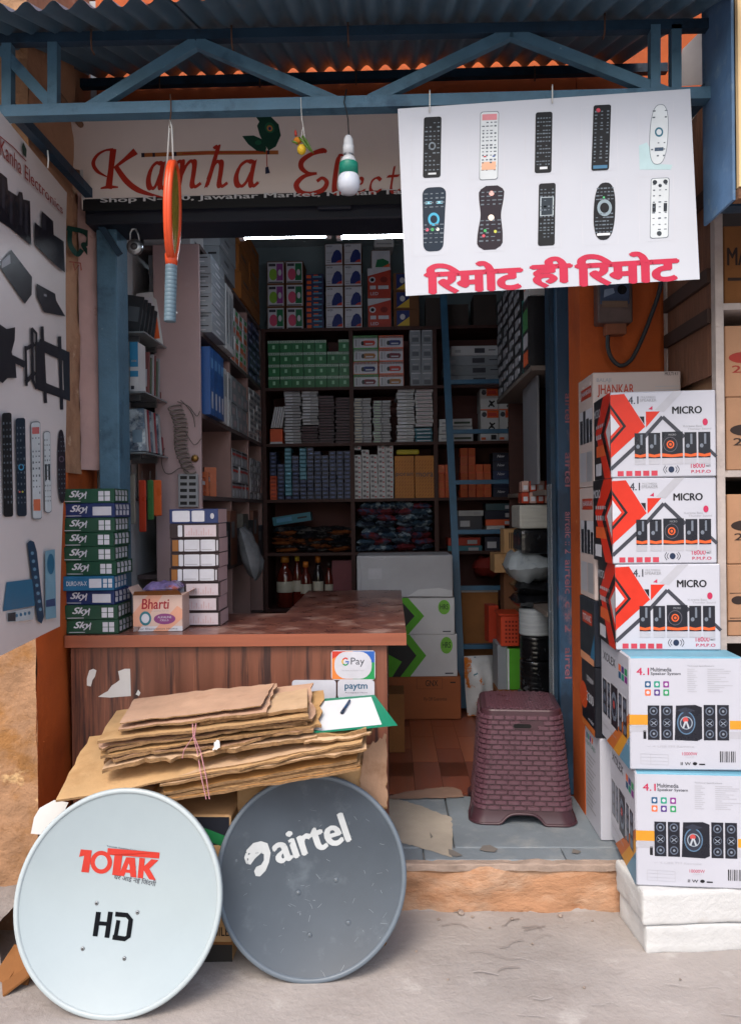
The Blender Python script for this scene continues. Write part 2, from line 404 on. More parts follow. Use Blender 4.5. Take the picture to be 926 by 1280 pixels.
# inside floor: vinyl planks
floor = MB().box(-1.22, .95, 3.412, 5.75, .149, .171, mat('floor_underlay', '#5b3228', rough=.7)).build('inside_floor', kind='structure')
vin = [mat('vinyl_plank_%d' % i, c, rough=.38, var=.14, vs=3, stretch=(10, 1, 1), spec=.45) for i, c in enumerate(('#7c4231', '#8a4d38', '#6d3a2d', '#94553c'))]
pm = []
for c in vin:
    q = MB(); q.box(-.0635, .0635, -.2085, .2085, 0, .004, c); o = q.build('plank', floor); pm.append(o)
first = {0, 1, 2, 3}
for i in range(7):
    for j in range(6):
        k = RND.randrange(4); y = 3.43 + .21 + j * .42 - (.21 if i % 2 else 0)
        if y < 3.5: y += .2
        o = pm[k] if k in first else pm[k].copy()
        if k in first: first.discard(k)
        else: COL.objects.link(o); o.parent = floor
        o.location = (-.1 + i * .13, y + .01, .1715)
for k in first: pm[k].location = (.6, 5.5, .1715)
m = ragged([(484, 998), (492, 993), (512, 989), (540, 985), (560, 983), (576, 987), (578, 996), (540, 998)], .1765, mat('worn_vinyl', '#8f7466', rough=.7, var=.15, vs=8), 7, 3, 3)
m.build('worn_edge', floor)

# ================================================================== the shop building
shop = thing('shop_building', 'narrow electronics shop with orange plastered walls and blue steel door posts', 'shop', (0, 3.2, 0))
def part(name, mb, parent=shop):
    o = mb.build(name, parent); o.matrix_parent_inverse = Matrix.Translation(-parent.location); return o
XL = -1.22
# pillar at the left: its front chipped yellow plaster, its side orange below and tan above
rough_grid('pillar_front', lambda a, b: ((-1.7 + (XL + 1.7) * a, 2.6, .16 + 3.3 * b), (0, -1, 0)), 30, 120, YELST, .012, 7, shop).matrix_parent_inverse = Matrix.Translation(-shop.location)
rough_grid('pillar_side', lambda a, b: ((XL, 2.6 + .27 * a, .16 + 1.44 * b), (1, 0, 0)), 10, 60, ORANGE, .008, 5, shop).matrix_parent_inverse = Matrix.Translation(-shop.location)
rough_grid('pillar_upper_side', lambda a, b: ((XL, 2.6 + .4 * a, 1.6 + 2.0 * b), (1, 0, 0)), 16, 70, TAN, .012, 5, shop).matrix_parent_inverse = Matrix.Translation(-shop.location)
part('pillar_core', MB().box(-1.7, XL - .015, 2.62, 3.2, 0, 3.6, TAN))
part('low_side', MB().box(-1.3, XL - .01, 2.87, 3.2, .16, 1.63, ORANGE))
rough_grid('pink_strip', lambda a, b: ((XL - .005 + .06 * a, 3.02 + .1 * a, 1.62 + 1.1 * b), (.7, -.7, 0)), 8, 50, PINK, .01, 9, shop).matrix_parent_inverse = Matrix.Translation(-shop.location)
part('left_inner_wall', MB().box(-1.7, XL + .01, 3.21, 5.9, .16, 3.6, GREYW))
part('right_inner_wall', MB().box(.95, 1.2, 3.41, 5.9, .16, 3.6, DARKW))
part('back_wall', MB().box(-1.2, .94, 5.76, 5.9, .16, 3.6, mat('teal_grey_wall', '#7f8d92', rough=.8, var=.1, vs=3)))
part('ceiling', MB().box(-1.19, .94, 3.41, 5.75, 3.42, 3.6, CEILM))
part('facade_wall', MB().box(.79, 2.4, 3.2, 3.4, .16, 3.62, ORANGE))
part('upper_wall', MB().box(-2.6, 2.6, 3.2, 3.4, 3.63, 5.6, ORANGE))
part('lintel_wall', MB().box(-1.21, .785, 3.2, 3.4, 2.72, 3.62, ORANGE))
part('left_outer_wall', MB().box(-2.6, -1.71, 2.62, 3.19, 0, 5.6, TAN))
pxl = WY(130, 500, 3.12).x; pxr = WY(155, 500, 3.12).x
part('door_post', MB().box(pxl, pxr, 3.06, 3.19, PZ, 2.66, STEEL, .004))
qxl = WY(697, 640, 3.42).x; qxr = WY(722, 640, 3.42).x
rpost = part('door_post', MB().box(qxl, qxr, 3.42, 3.55, PZ, 2.66, POSTM, .004))
part('post_flange', MB().box(qxl - .022, qxl - .001, 3.46, 3.55, PZ, 2.66, STEELD))
hz0 = WY(330, 297, 3.19).z; hz1 = WY(330, 252, 3.02).z
part('shutter_box', MB().box(pxl - .02, .78, 3.0, 3.19, hz0, hz1 + .02, NAVY, .006))
part('shutter_slot', MB().box(*sorted((WY(398, 290, 3).x, WY(440, 290, 3).x)), 2.975, 2.999, hz0 + .03, hz0 + .07, NAVY, .004))
# faded lettering of stickers on the right post
m = MB(); fy = plane((0, 3.4195, 0), (0, -1, 0)); RD = mat('faded_pink_ink', '#8c5a66', rough=.6, var=.35, vs=40)
for s, y0, y1 in (('airtel', 492, 528), ('airtel', 566, 608), ('airtelc :: 2', 640, 692), ('airtelc', 700, 742), ('c :: 2', 752, 790), ('airtel', 810, 848)):
    m.paint(fy, [[('tq', s, [(706, y0), (706, y1), (714, y1), (714, y0)], RD, .01)]])
part('sticker_lettering', m, rpost)
# painted green letters on the left side wall
fx = plane((XL + .016, 0, 0), (1, 0, 0)); GR = ink('#0f3a30', .7); m = MB()
m.paint(fx, [[('l', [(84, 285), (100, 288), (116, 293)], 6, GR), ('l', [(88, 288), (88, 305), (97, 318), (103, 312)], 6, GR, 1), ('l', [(105, 290), (111, 296), (109, 305), (104, 306), (112, 318), (118, 322)], 5, GR, 1),
              ('l', [(87, 327), (101, 329), (102, 338)], 1.6, ink('#8c3b28', .7)), ('l', [(92, 329), (94, 338), (99, 331)], 1.6, ink('#8c3b28', .7))]], off=.004)
part('painted_letters', m)

# ================================================================== canopy of blue corrugated sheet on a steel truss
canopy = thing('corrugated_canopy', 'blue corrugated sheet canopy on a painted steel truss over the shop front', 'canopy', (0, 2.4, 2.9))
cp = lambda n, mb: part(n, mb, canopy)
TY = 2.4
def chord(n, a, b, w, h, m, Y0=TY, Y1=None): return cp(n, MB().bar(WY(*a, Y0), WY(*b, Y1 or Y0), w, h, m))
chord('lower_chord', (-40, 144), (886, 120), .045, .036, STEEL)
chord('upper_chord', (-40, 52), (900, 32), .03, .03, STEELD)
for a, b in (((70, 137), (2, 62)), ((112, 137), (246, 54)), ((246, 54), (420, 129)), ((462, 127), (638, 42)), ((638, 42), (832, 118))):
    chord('brace', a, b, .026, .034, STEEL)
for a, b in (((68, 52), (68, 136)), ((11, 56), (11, 138)), ((817, 34), (817, 117)), ((843, 34), (843, 116))): chord('strut', a, b, .03, .03, STEEL)
zr = WY(463, 96, 3.1).z
cp('rear_purlin', MB().bar((-1.3, 3.1, zr), (1.12, 3.1, zr), .03, .034, STEELD))
uz = WY(430, 36, TY).z
def sheet(x0, x1, dz):
    nx = int((x1 - x0) / .0762 * 10); q = []; f = []
    ys = [2.1, 2.4, 2.65, 2.9, 3.18]
    for i in range(nx + 1):
        x = x0 + (x1 - x0) * i / nx
        for y in ys:
            z = uz + .02 + (y - 2.4) * ((zr + .045 - uz - .02) / .7) + .014 * math.cos(2 * math.pi * x / .0762) + dz + .004 * math.sin(3 * x + y * 4)
            q.append((x, y + (.006 * math.sin(5 * x) if y == 2.1 else 0), z))
    n = len(ys)
    for i in range(nx):
        for j in range(n - 1): a = i * n + j; f.append((a, a + n, a + n + 1, a + 1))
    return MB().add(q, f, SHEET, True)
cp('roof_sheet', sheet(-1.75, -.58, 0)); cp('roof_sheet', sheet(-.66, .32, .004)); cp('roof_sheet', sheet(.24, .99, 0))
for u, v in ((115, 50), (290, 45), (435, 40), (755, 30)):     # hook bolts holding the sheet to the purlins
    p = WY(u, v, TY - .03); cp('hook_bolt', MB().tube([p + Vector((0, -.004, .03)), p + Vector((0, -.006, 0)), p + Vector((0, -.002, -.03)), p + Vector((0, .02, -.034))], .0028, RUST, 6))
for u, v in ((200, 103), (325, 100), (445, 97), (668, 92)):
    p = WY(u, v, 3.06); cp('hook_bolt', MB().tube([p + Vector((0, 0, .03)), p + Vector((0, -.004, 0)), p + Vector((0, 0, -.03))], .0028, RUST, 6))
cp('side_bar', MB().bar(WY(14, 136, 2.42), WY(132, 264, 3.12), .03, .035, STEELD))
cp('bracket_bar', MB().bar(WY(113, 262, 3.04), WY(150, 318, 3.04), .02, .024, STEELD))
cp('side_bar', MB().bar((1.0, 2.42, WY(870, 112, 2.42).z), (1.0, 3.18, WY(870, 112, 2.42).z + .03), .03, .035, STEELD))
# light weathered tin sheet closing the right end
cp('end_plate', MB().prism([(852, 62), (878, 36), (879, 106), (848, 108)], plane((0, 2.75, 0), (0, -1, 0)), .004, mat('weathered_tin', '#9a9698', rough=.45, var=.3, vs=3, metal=.4)))
# wooden pole and brick work seen behind the truss at the left
cp('wooden_pole', MB().tube([WY(108, 165, 3.0), WY(60, 100, 2.8), WY(20, 40, 2.75)], .012, mat('old_wood', '#6b5140', rough=.85, var=.3, vs=8)))

# neighbour's sign box, top right
nb = thing('sign_box', 'cream sign box with blue steel side hanging at the top of the storage rack', 'sign', (1.3, 2.3, 2.4))
zb = WY(888, 278, 2.41).z
xs = WY(898, 140, 2.33).x
part('side_panel', MB().box(xs - .004, xs + .004, 2.235, 2.44, zb, 3.9, mat('worn_blue_sheet', '#4d6c8f', rough=.6, var=.25, vs=6, bump=.2, col2='#6f869a', s2=20, lo=.55, hi=.75)), nb)
part('front_panel', MB().box(xs + .006, 2.4, 2.215, 2.232, zb + .03, 3.9, mat('cream_board', '#cdb083', rough=.6, var=.08, vs=2)), nb)
part('wood_rim', MB().box(xs + .006, 2.4, 2.22, 2.26, zb - .002, zb + .028, mat('rotten_wood', '#6b4a34', rough=.9, var=.4, vs=12, bump=.6)), nb)
part('back_panel', MB().box(xs + .006, 2.4, 2.36, 2.42, zb + .03, 3.9, STEELD), nb)

# ================================================================== counter
CY = 2.82
cz = WY(290, 793, CY).z
cxr = WY(484, 880, CY).x; cxe = WY(508, 800, CY - .02).x
cb = WZ(300, 767, cz).y; ce = WZ(440, 738, cz).y
clx = WZ(357, 767, cz).x
counter = thing('shop_counter', 'brown wood laminate counter with a red brown top reaching back into the shop', 'counter', (-.6, 3.0, PZ))
cq = lambda n, mb: part(n, mb, counter)
cfront = cq('front_panel', MB().box(XL + .02, cxr, CY + .02, CY + .04, PZ, cz - .05, LAMI))
cq('side_panel', MB().box(cxr - .018, cxr - .001, CY + .041, ce - .05, PZ, cz - .05, LAMI))
cq('inner_panel', MB().box(clx + .02, clx + .038, cb, ce - .05, PZ, cz - .05, LAMI))
cq('back_panel', MB().box(XL + .02, clx + .019, cb - .03, cb - .012, PZ, cz - .05, LAMI))
cq('top', MB().box(XL + .005, cxe, CY, cb, cz - .045, cz, {'': CTOP, 'front': CEDGE, 'right': CEDGE}))
cq('top_extension', MB().box(clx, cxe, cb, ce, cz - .045, cz, {'': CTOP, 'right': CEDGE}))
fc = plane((0, CY + .02, 0), (0, -1, 0)); WP = ink('#c9c7c4', .6); TORN = mat('torn_paper_sheet', '#c4c2c0', rough=.8, var=.06, vs=10)
for pts in ([(109, 848), (112, 838), (117, 836), (121, 838), (119, 846), (116, 850), (114, 858), (109, 857)],
            [(123, 871), (131, 866), (135, 864), (140, 857), (146, 853), (150, 850), (149, 844), (148, 839), (151, 838), (156, 836), (163, 836), (164, 870), (150, 871), (138, 872)],
            [(170, 868), (173, 862), (176, 866), (174, 870)]):
    part('torn_paper', MB().prism(pts, fc, -.0012, TORN), cfront)

# scuffs, a stain and grit on the ground by the step
pav = bpy.data.objects['pavement']
m = MB(); BRN = mat('brown_dribble', '#877d78', rough=.9, var=.2); WHS = mat('chalky_scuff', '#a49d99', rough=.95, var=.1)
for i in range(26):
    u, v = RND.uniform(545, 690), RND.uniform(1150, 1215); p0 = [(u, v)]
    for k in range(3): u += RND.uniform(4, 16); v += RND.uniform(-5, 6); p0.append((u, v))
    if i % 3 == 0: m.paint(lambda a, b, o=0: WZ(a, b, .0125 + o), [[('l', p0, RND.uniform(.4, 1.0), BRN, 1)]], off=.0003 + i * .00004)
for i in range(16):
    u, v = RND.uniform(380, 900), RND.uniform(1195, 1275); m.paint(lambda a, b, o=0: WZ(a, b, .0125 + o), [[('l', [(u, v), (u + RND.uniform(3, 20), v + RND.uniform(-3, 3)), (u + RND.uniform(20, 34), v + RND.uniform(-4, 4))], RND.uniform(.3, .9), WHS, 1)]], off=.0004 + i * .00004)
o = m.build('ground_scuff', pav); o['kind'] = 'stuff'
GRIT = mat('grit_stone', '#8d7f76', rough=.9, var=.3, vs=30)
for k_, (u, v, r) in enumerate(((576, 1143, .013), (590, 1147, .006), (640, 1150, .007), (548, 1150, .006), (700, 1146, .008), (740, 1152, .005), (612, 1160, .004), (665, 1180, .004), (520, 1190, .005), (560, 1225, .004), (850, 1225, .004), (730, 1235, .005))):
    p = WZ(u, v, .008); bm = bmesh.new(); bmesh.ops.create_icosphere(bm, subdivisions=2, radius=r)
    for vv in bm.verts: vv.co *= 1 + .35 * noise.noise(vv.co * 90 + Vector((k_ * 3, 0, 0))); vv.co.z *= .7
    me = bpy.data.meshes.new('pebble'); bm.to_mesh(me); bm.free(); me.materials.append(GRIT)
    o = bpy.data.objects.new('pebble', me); COL.objects.link(o); o.location = (p.x, p.y, .008 + r * .5)
    tag(o, None, 'tan stone chip against the foot of the step' if k_ == 0 else 'small loose stone chip on the ground before the step', 'stone', 'loose stone chips by the step')
# ================================================================== shop sign over the door
SY = 2.97
RED = ink('#a3281a', .5); BLK = ink('#15161b', .5)
ssign = thing('shop_sign', 'grey white flex shop sign with red script name above the door', 'sign', (0, SY, 2.75))
sp = lambda n, mb: part(n, mb, ssign)
fs_ = plane((0, SY, 0), (0, -1, 0))
spanel = sp('panel', MB().prism([(79, 130), (870, 110), (876, 246), (103, 262), (101, 213), (80, 207)], fs_, .02, FLEX))
sp = lambda n, mb: part(n, mb, spanel)
sp('folded_edge', MB().paint(fs_, [[('p', [(79, 131), (84, 131), (85, 208), (80, 207)], ink('#b9b9bb')), ('p', [(100, 212), (104, 212), (106, 250), (103, 250)], ink('#b9b9bb'))]]))
sp('address_strip', MB().paint(fs_, [[('p', [(104, 249), (876, 226), (877, 246), (104, 264)], ink('#0d0e14'))]]))
WHT = ink('#c9c9cc'); m = MB()
m.paint(fs_, [[('tq', 'Shop N-100, Jawahar Market, Mohan Talkies Road', [(126, 255), (596, 241.5), (596, 233.5), (126, 247)], WHT, .015)]], off=.0016); sp('address_lettering', m)
def strokes(defs, x0, y0, w, h, nib, m):
    out = []
    for d in defs: out.append(('n', [(x0 + px * w, y0 - py * h) for px, py in d], nib, m))
    return out
LA = [[(.78, .93), (.55, 1), (.25, .8), (.08, .4), (.12, .08), (.3, .0), (.52, .2), (.74, .62)], [(.84, 1), (.72, .45), (.68, .12), (.78, 0), (1.0, .16)]]
LN = [[(.0, .9), (.16, 1), (.24, .9), (.14, .3), (.08, 0)], [(.14, .35), (.36, .78), (.58, 1), (.72, .92), (.68, .5), (.62, .12), (.72, 0), (.98, .16)]]
LH = [[(.38, 1.5), (.58, 1.58), (.44, 1.1), (.22, .4), (.08, 0)], [(.18, .35), (.36, .78), (.56, 1), (.72, .92), (.68, .5), (.62, .12), (.72, 0), (.98, .16)]]
nb_ = (3.2, -2.0)
m = MB(); sh = []
sh += strokes(LA, 184, 236, 24, 33, nb_, RED) + strokes(LN, 221, 234, 31, 33, nb_, RED) + strokes(LH, 256, 233.5, 29, 32, nb_, RED) + strokes(LA, 293, 233, 30, 32, nb_, RED)
sh += [('l', [(134, 221), (122, 214), (117, 204), (122, 194), (132, 188), (142, 187)], [1.2, 4.5, 5, 3.6, 2.5, 4], RED, 1), ('l', [(142, 186), (139, 212), (136, 236)], [8, 7, 8.5], RED), ('p', [(126, 236.5), (148, 235), (148, 233), (140, 231.5), (133, 232), (126, 234.5)], RED),
       ('l', [(170, 189), (157, 199), (143, 210)], [9, 5, 3], RED), ('l', [(145, 208), (158, 226), (172, 237), (188, 243), (204, 246.5)], [6, 7.5, 7, 4, 1], RED, 1)]
c2 = lambda q: [(x / 2.894 + 300, y / 2.894) for x, y in q]
sh += [('l', c2([(312, 552), (300, 545), (262, 556), (226, 580), (222, 606), (246, 626), (278, 627)]), [3, 7, 5, 6.5, 6.5, 4, 3], RED, 1), ('l', c2([(278, 627), (232, 638), (204, 668), (220, 696), (258, 700), (300, 686), (314, 660), (298, 644), (278, 656)]), [3, 5, 7, 7, 5, 6, 5.5, 4, 4], RED, 1)]
sh += strokes([[(.62, 1.55), (.4, 1.5), (.24, .9), (.16, .2), (.34, 0), (.6, .14)]], 414, 242, 24, 31, nb_, RED)
sh += strokes([[(.1, .45), (.6, .62), (.7, .88), (.5, 1), (.2, .7), (.14, .2), (.4, 0), (.86, .25)]], 440, 241.5, 19, 19, (1.6, -1.8), RED)
sh += strokes([[(.84, .82), (.6, 1), (.25, .75), (.15, .25), (.42, 0), (.86, .24)]], 460, 241, 19, 19, (1.6, -1.8), RED)
sh += strokes([[(.5, 1.7), (.36, .8), (.3, .2), (.48, 0), (.8, .2)], [(.1, 1.05), (.75, 1.1)]], 482, 240.5, 22, 19, (1.6, -1.8), RED)
m.paint(fs_, [sh]); m.paint(fs_, [[('t', 'ronics', 506, 239, 600, 216, RED, -.2, .01)]]); sp('name_lettering', m)
m = MB(); BR = ink('#9a5a2c'); DK = ink('#2a2230')
m.paint(fs_, [[('l', [(177, 194), (260, 191), (348, 190.5)], 5, BR)], [('l', [(177, 194), (181, 193.8)], 5.4, DK), ('l', [(191, 193.6), (194, 193.5)], 5.2, DK), ('l', [(216, 192.6), (221, 192.4)], 5.2, DK), ('l', [(228, 192), (280, 190.5), (330, 190)], 1.0, RED), ('l', [(334, 190.5), (337, 190.5)], 5.2, DK)]]); sp('flute_emblem', m)
m = MB(); FG = ink('#123a2e'); FG2 = ink('#1f5a40')
m.paint(fs_, [[('p', c2([(50, 412), (75, 408), (110, 420), (140, 450), (148, 490), (130, 530), (104, 545), (88, 520), (72, 490), (62, 455), (70, 440)]), FG), ('p', c2([(8, 492), (50, 490), (84, 505), (96, 535), (92, 552), (60, 545), (30, 522)]), FG)],
              [('e', 300 + 108 / 2.894, 462 / 2.894, 6, 7, FG2, -.5), ('e', 300 + 66 / 2.894, 516 / 2.894, 4, 3, FG2)], [('e', 300 + 108 / 2.894, 464 / 2.894, 3.4, 4, ink('#a4713a'), -.5)], [('e', 300 + 108 / 2.894, 465 / 2.894, 1.8, 2.2, ink('#1b2a5e'))],
              [('l', c2([(97, 545), (97, 590), (99, 606)]), 1, RED), ('p', c2([(92, 606), (102, 602), (109, 626), (92, 629)]), ink('#1c2340'))]]); sp('feather_emblem', m)
m = MB(); m.paint(fs_, [[('r', u, 137.5, u + w, 140 + h, RED) for u, w, h in ((385, 2, 1), (390, 3, 0), (398, 2, 2), (404, 4, 0), (412, 2, 1), (420, 3, 1), (428, 2, 0), (436, 4, 1), (444, 2, 3), (449, 2, 1))]]); sp('upper_lettering', m)

# ================================================================== remote control sign hanging from the truss
RY = 2.345
rsign = thing('remote_sign', 'white hanging board with pictures of ten remotes and red Hindi lettering', 'sign', (.3, RY, 2.1))
rp = lambda n, mb: part(n, mb, rsign)
fr = plane((0, RY, 0), (0, -1, 0))
rpanel = rp('panel', MB().prism([(507, 370), (874, 349), (862, 111), (497, 136)], fr, .022, WHITEP, ink('#b9b8bb')))
PINKR = ink('#b3203f', .45)
rp = lambda n, mb: part(n, mb, rpanel)
for tx, q in (('िरमोट', [(533, 367), (651, 360.5), (650, 325), (532, 331.5)]), ('ही', [(665, 359), (713, 356.5), (712, 321), (664, 323.5)]), ('िरमोट', [(721, 357.5), (846, 350), (845, 313), (720, 320)])):
    m = MB()
    for i, (dx, dy) in enumerate(((0, 0), (1.4, 0), (-1.4, 0), (0, 1.2), (0, -1.2), (2.6, .3), (-2.2, .2), (1, 1.4))):
        m.paint(fr, [[('tq', tx, [(a + dx, b + dy) for a, b in q], PINKR, .008)]], off=.0006 + .00008 * i)
    rp('hindi_lettering', m)
RB = {'black': ink('#0c0e13', .65), 'navy': ink('#0f2030', .65), 'plum': ink('#1f1520', .65), 'white': ink('#c3c9cc', .4)}
def remote_pic(cx, cy, w, h, tilt, style, body, rows, cols, acc=()):
    """flat print of a remote: outline, buttons, accents, all in photograph pixels"""
    ta = math.tan(rad(tilt)); L0 = []; L1 = []; L2 = []
    P = lambda x, y: (cx + x + ta * -y, cy + y - x * .05)
    dark = body != 'white'; btn = ink('#5d6770') if dark else ink('#555d66')
    if style == 'rect': out = rrect(-w / 2, -h / 2, w / 2, h / 2, 3)
    elif style == 'oval': out = [(w / 2 * math.copysign(abs(math.cos(a)) ** .75, math.cos(a)), h / 2 * math.copysign(abs(math.sin(a)) ** .8, math.sin(a))) for a in [2 * math.pi * i / 32 for i in range(32)]]
    elif style == 'taper': out = [(x * (1 - .18 * (y / h + .5)), y) for x, y in rrect(-w / 2, -h / 2, w / 2, h / 2, 9)]
    else: out = [(x * (1 - .16 * math.cos(2 * math.pi * (y / h)) * 1.0), y) for x, y in [p for a in [rrect(-w / 2, -h / 2, w / 2, h / 2, 10, 8)] for p in a] ] if style == 'waist' else rrect(-w / 2, -h / 2, w / 2, h / 2, 4)
    if style == 'waist':
        ys = [-h / 2 + h * i / 20 for i in range(21)]; half = [w / 2 * (1 - .2 * math.exp(-((y + 3) / (h * .2)) ** 2)) * (1 if 1 < i < 19 else (.45 if i in (0, 20) else .85)) for i, y in enumerate(ys)]
        out = [(x, y) for x, y in zip(half, ys)] + [(-x, y) for x, y in reversed(list(zip(half, ys)))]
    if not dark: L0.append(('p', [P(x * 1.06, y * 1.02) for x, y in out], ink('#5b646c')))
    L1.append(('p', [P(x, y) for x, y in out], RB[body]))
    for i in range(rows):
        for j in range(cols):
            y = -h * .40 + h * .76 * i / max(rows - 1, 1); x = (j - (cols - 1) / 2) * w * .68 / max(cols - 1, 1)
            if style in ('oval', 'waist', 'taper') and abs(i - rows * .4) < 1.3 and acc: continue
            bw, bh = w * RND.choice((.05, .06, .08)), h * RND.choice((.007, .009, .012))
            if RND.random() < .12: continue
            if i % 4 == 3 and style == 'rect': y += h * .012
            L2.append(('p', [P(x - bw, y - bh), P(x + bw, y - bh), P(x + bw, y + bh), P(x - bw, y + bh)], btn))
    for a in acc:
        if a[0] == 'ring':
            L2.append(('e', *P(a[1] * w, a[2] * h), a[3] * w, a[3] * w * 1.15, ink(a[4]))); 
        elif a[0] == 'dot': L2.append(('e', *P(a[1] * w, a[2] * h), a[3] * w, a[3] * w, ink(a[4])))
        elif a[0] == 'bar': L2.append(('p', [P(a[1] * w, a[2] * h), P(a[3] * w, a[2] * h), P(a[3] * w, a[4] * h), P(a[1] * w, a[4] * h)], ink(a[5])))
    L3 = [('e', *P(a[1] * w, a[2] * h), a[3] * w * .62, a[3] * w * .7, RB[body]) for a in acc if a[0] == 'ring']
    return [L0, L1, L2, L3]
RPICS = [
    (540, 184, 22, 76, 1, 'rect', 'black', 12, 4, (('ring', 0, -.02, .2, '#6b7680'), ('bar', -.2, .42, .25, .45, '#c0c4c8'))),
    (611, 182, 22, 84, 1, 'rect', 'white', 15, 4, (('bar', -.42, -.47, .42, -.38, '#c77f86'), ('bar', -.4, .24, .4, .36, '#d0a183'), ('bar', -.3, .15, -.15, .17, '#b03040'), ('bar', .2, .15, .35, .17, '#2e4d90'))),
    (679, 178, 21, 76, 1, 'rect', 'black', 13, 5, (('bar', -.2, .40, .25, .44, '#d0d4d8'),)),
    (751, 172, 22, 82, 2, 'rect', 'black', 15, 3, (('dot', -.22, -.42, .12, '#b03a48'), ('bar', -.4, .42, .4, .47, '#3d6d8c'))),
    (823, 168, 22, 74, 3, 'oval', 'white', 8, 3, (('ring', 0, -.04, .24, '#2d6478'), ('bar', -.2, .22, .3, .28, '#33465a'))),
    (542, 274, 30, 80, 1, 'taper', 'navy', 12, 4, (('ring', 0, 0, .24, '#3f9fc0'), ('bar', -.36, -.28, -.1, -.24, '#86c4d8'), ('bar', .1, -.28, .36, -.24, '#86c4d8'), ('dot', -.27, .16, .07, '#c2566a'), ('dot', -.05, .16, .07, '#3fa05a'), ('dot', .17, .16, .07, '#d8d8d0'))),
    (613, 272, 32, 80, 2, 'waist', 'plum', 13, 4, (('dot', 0, -.38, .1, '#e0a8a0'), ('dot', .02, 0, .12, '#e9d8c8'), ('dot', -.2, .2, .06, '#3fa05a'), ('dot', .2, .22, .06, '#b8bb50'), ('dot', -.25, .28, .06, '#c04858'))),
    (683, 268, 21, 78, 1, 'rect', 'black', 15, 4, (('bar', -.4, -.28, .4, .02, '#a9b4bb'), ('bar', -.34, -.27, .34, .01, '#1b2730'))),
    (755, 264, 27, 72, 2, 'oval', 'black', 13, 5, (('ring', 0, -.06, .34, '#7f8f98'), ('dot', -.05, -.24, .05, '#4fae70'), ('bar', -.3, .38, .3, .42, '#d8dade'))),
    (824, 260, 22, 74, 1, 'rect', 'white', 9, 3, (('bar', -.42, -.08, -.22, .06, '#20262c'), ('bar', .22, -.08, .42, .06, '#20262c'), ('dot', -.3, -.44, .13, '#20262c'), ('dot', .3, -.44, .13, '#20262c'), ('dot', 0, -.38, .1, '#20262c'), ('dot', 0, .43, .14, '#30363c')))]
for a in RPICS:
    rp('remote_picture', MB().paint(fr, remote_pic(*a), step=.0003))
rp('picture_tint', MB().paint(fr, [[('p', [(798, 182), (808, 178), (822, 205), (840, 206), (838, 212), (799, 212)], ink('#a9c2c6'))]], off=.0004))
m = MB(); LG = ink('#bcbcc2')
for i in range(5):
    x = 505 + i * 71
    for j in range(2):
        y = 138 + j * 92 - i * 4.6
        m.paint(fr, [[('l', [(x + 8, y + 10), (x + 52, y + 7), (x + 54, y + 88), (x + 10, y + 91), (x + 8, y + 10)], .5, LG)]], off=.0003)
rp('picture_frame', m)
for u, v0, v1 in ((537, 117, 137), (690, 110, 126)):
    rp('hanging_wire', MB().tube([WY(u, v0, 2.372), WY(u, v0 - 4, 2.35), WY(u, v0, 2.335), WY(u, v1 + 3, 2.338)], .002, WIREW, 6))

# ================================================================== printed banner hanging along the left wall
b1 = WY(83, 500, 2.80); b0 = WY(0, 500, 2.25); dv = (b1 - b0); nrm = Vector((dv.y, -dv.x, 0))
fb0 = plane(b1, nrm)
nn = nrm.normalized()
fb = (lambda u, v, off=0.0: fb0(u, v, off))
bann = thing('side_banner', 'tall printed banner of electronics pictures hanging along the chipped yellow pillar', 'banner', tuple(WY(83, 780, 2.88)))
bp_ = lambda n, mb: part(n, mb, bann)
BANF = mat('banner_flex', '#cfc6c5', rough=.4, var=.05, vs=2, bump=.05, bs=4, spec=.4)
nu, nv = 14, 24; vs = []; fsx = []
for i in range(nu + 1):
    for j in range(nv + 1):
        a, b = i / nu, j / nv; u = -45 + (84 - 8 * b * b + 45) * a
        vt = 84 + (241 - 84) * ((u + 45) / 129); vb = 842 + (779 - 842) * ((u + 45) / 129)
        p = fb(u, vt + (vb - vt) * b); vs.append(p + nn * (.004 * math.sin(b * 9) * math.sin(a * 5)))
for i in range(nu):
    for j in range(nv): q = i * (nv + 1) + j; fsx.append((q, q + nv + 1, q + nv + 2, q + 1))
m = MB(); m.add(vs, fsx, BANF, True); m.add([p - nn * .0015 for p in vs], fsx, BANF, True); bsheet = bp_('sheet', m); bp_ = lambda n, mb: part(n, mb, bsheet)
m = MB(); DR = ink('#8a2a22'); DARK = ink('#1d1b22', .35); DK2 = ink('#33323a', .35)
q4 = lambda pts: [(x / 4.743, 150 + y / 4.743) for x, y in pts]
m.paint(fb, [[('tq', 'Kanha Electronics', [(1, 193.5), (79, 268), (79, 258), (1, 171)], DR, .004), ('p', q4([(140, 130), (160, 175), (158, 225), (140, 205), (132, 160)]), ink('#12382c')), ('l', q4([(0, 95), (80, 160), (158, 245)]), 1.2, DR)]], off=.006); bp_('name_lettering', m)
m = MB()
m.paint(fb, [[('p', q4([(-60, 290), (10, 315), (45, 345), (50, 415), (105, 450), (115, 425), (135, 430), (140, 470), (180, 480), (188, 745), (60, 640), (-60, 560)]), DARK)], [('p', q4([(a, b), (a + 16, b + 14), (a + 16, b + 190), (a, b + 176)]), DK2) for a, b in ((15, 340), (60, 430), (118, 440), (150, 490))]], off=.006); bp_('speaker_picture', m)
m = MB(); m.paint(fb, [[('p', q4([(208, 605), (248, 640), (250, 540), (318, 600), (320, 680), (380, 720), (388, 905), (320, 850), (210, 740)]), DARK)], [('p', q4([(252, 560), (275, 570), (275, 660), (252, 640)]), DK2)]], off=.006); bp_('speaker_picture', m)
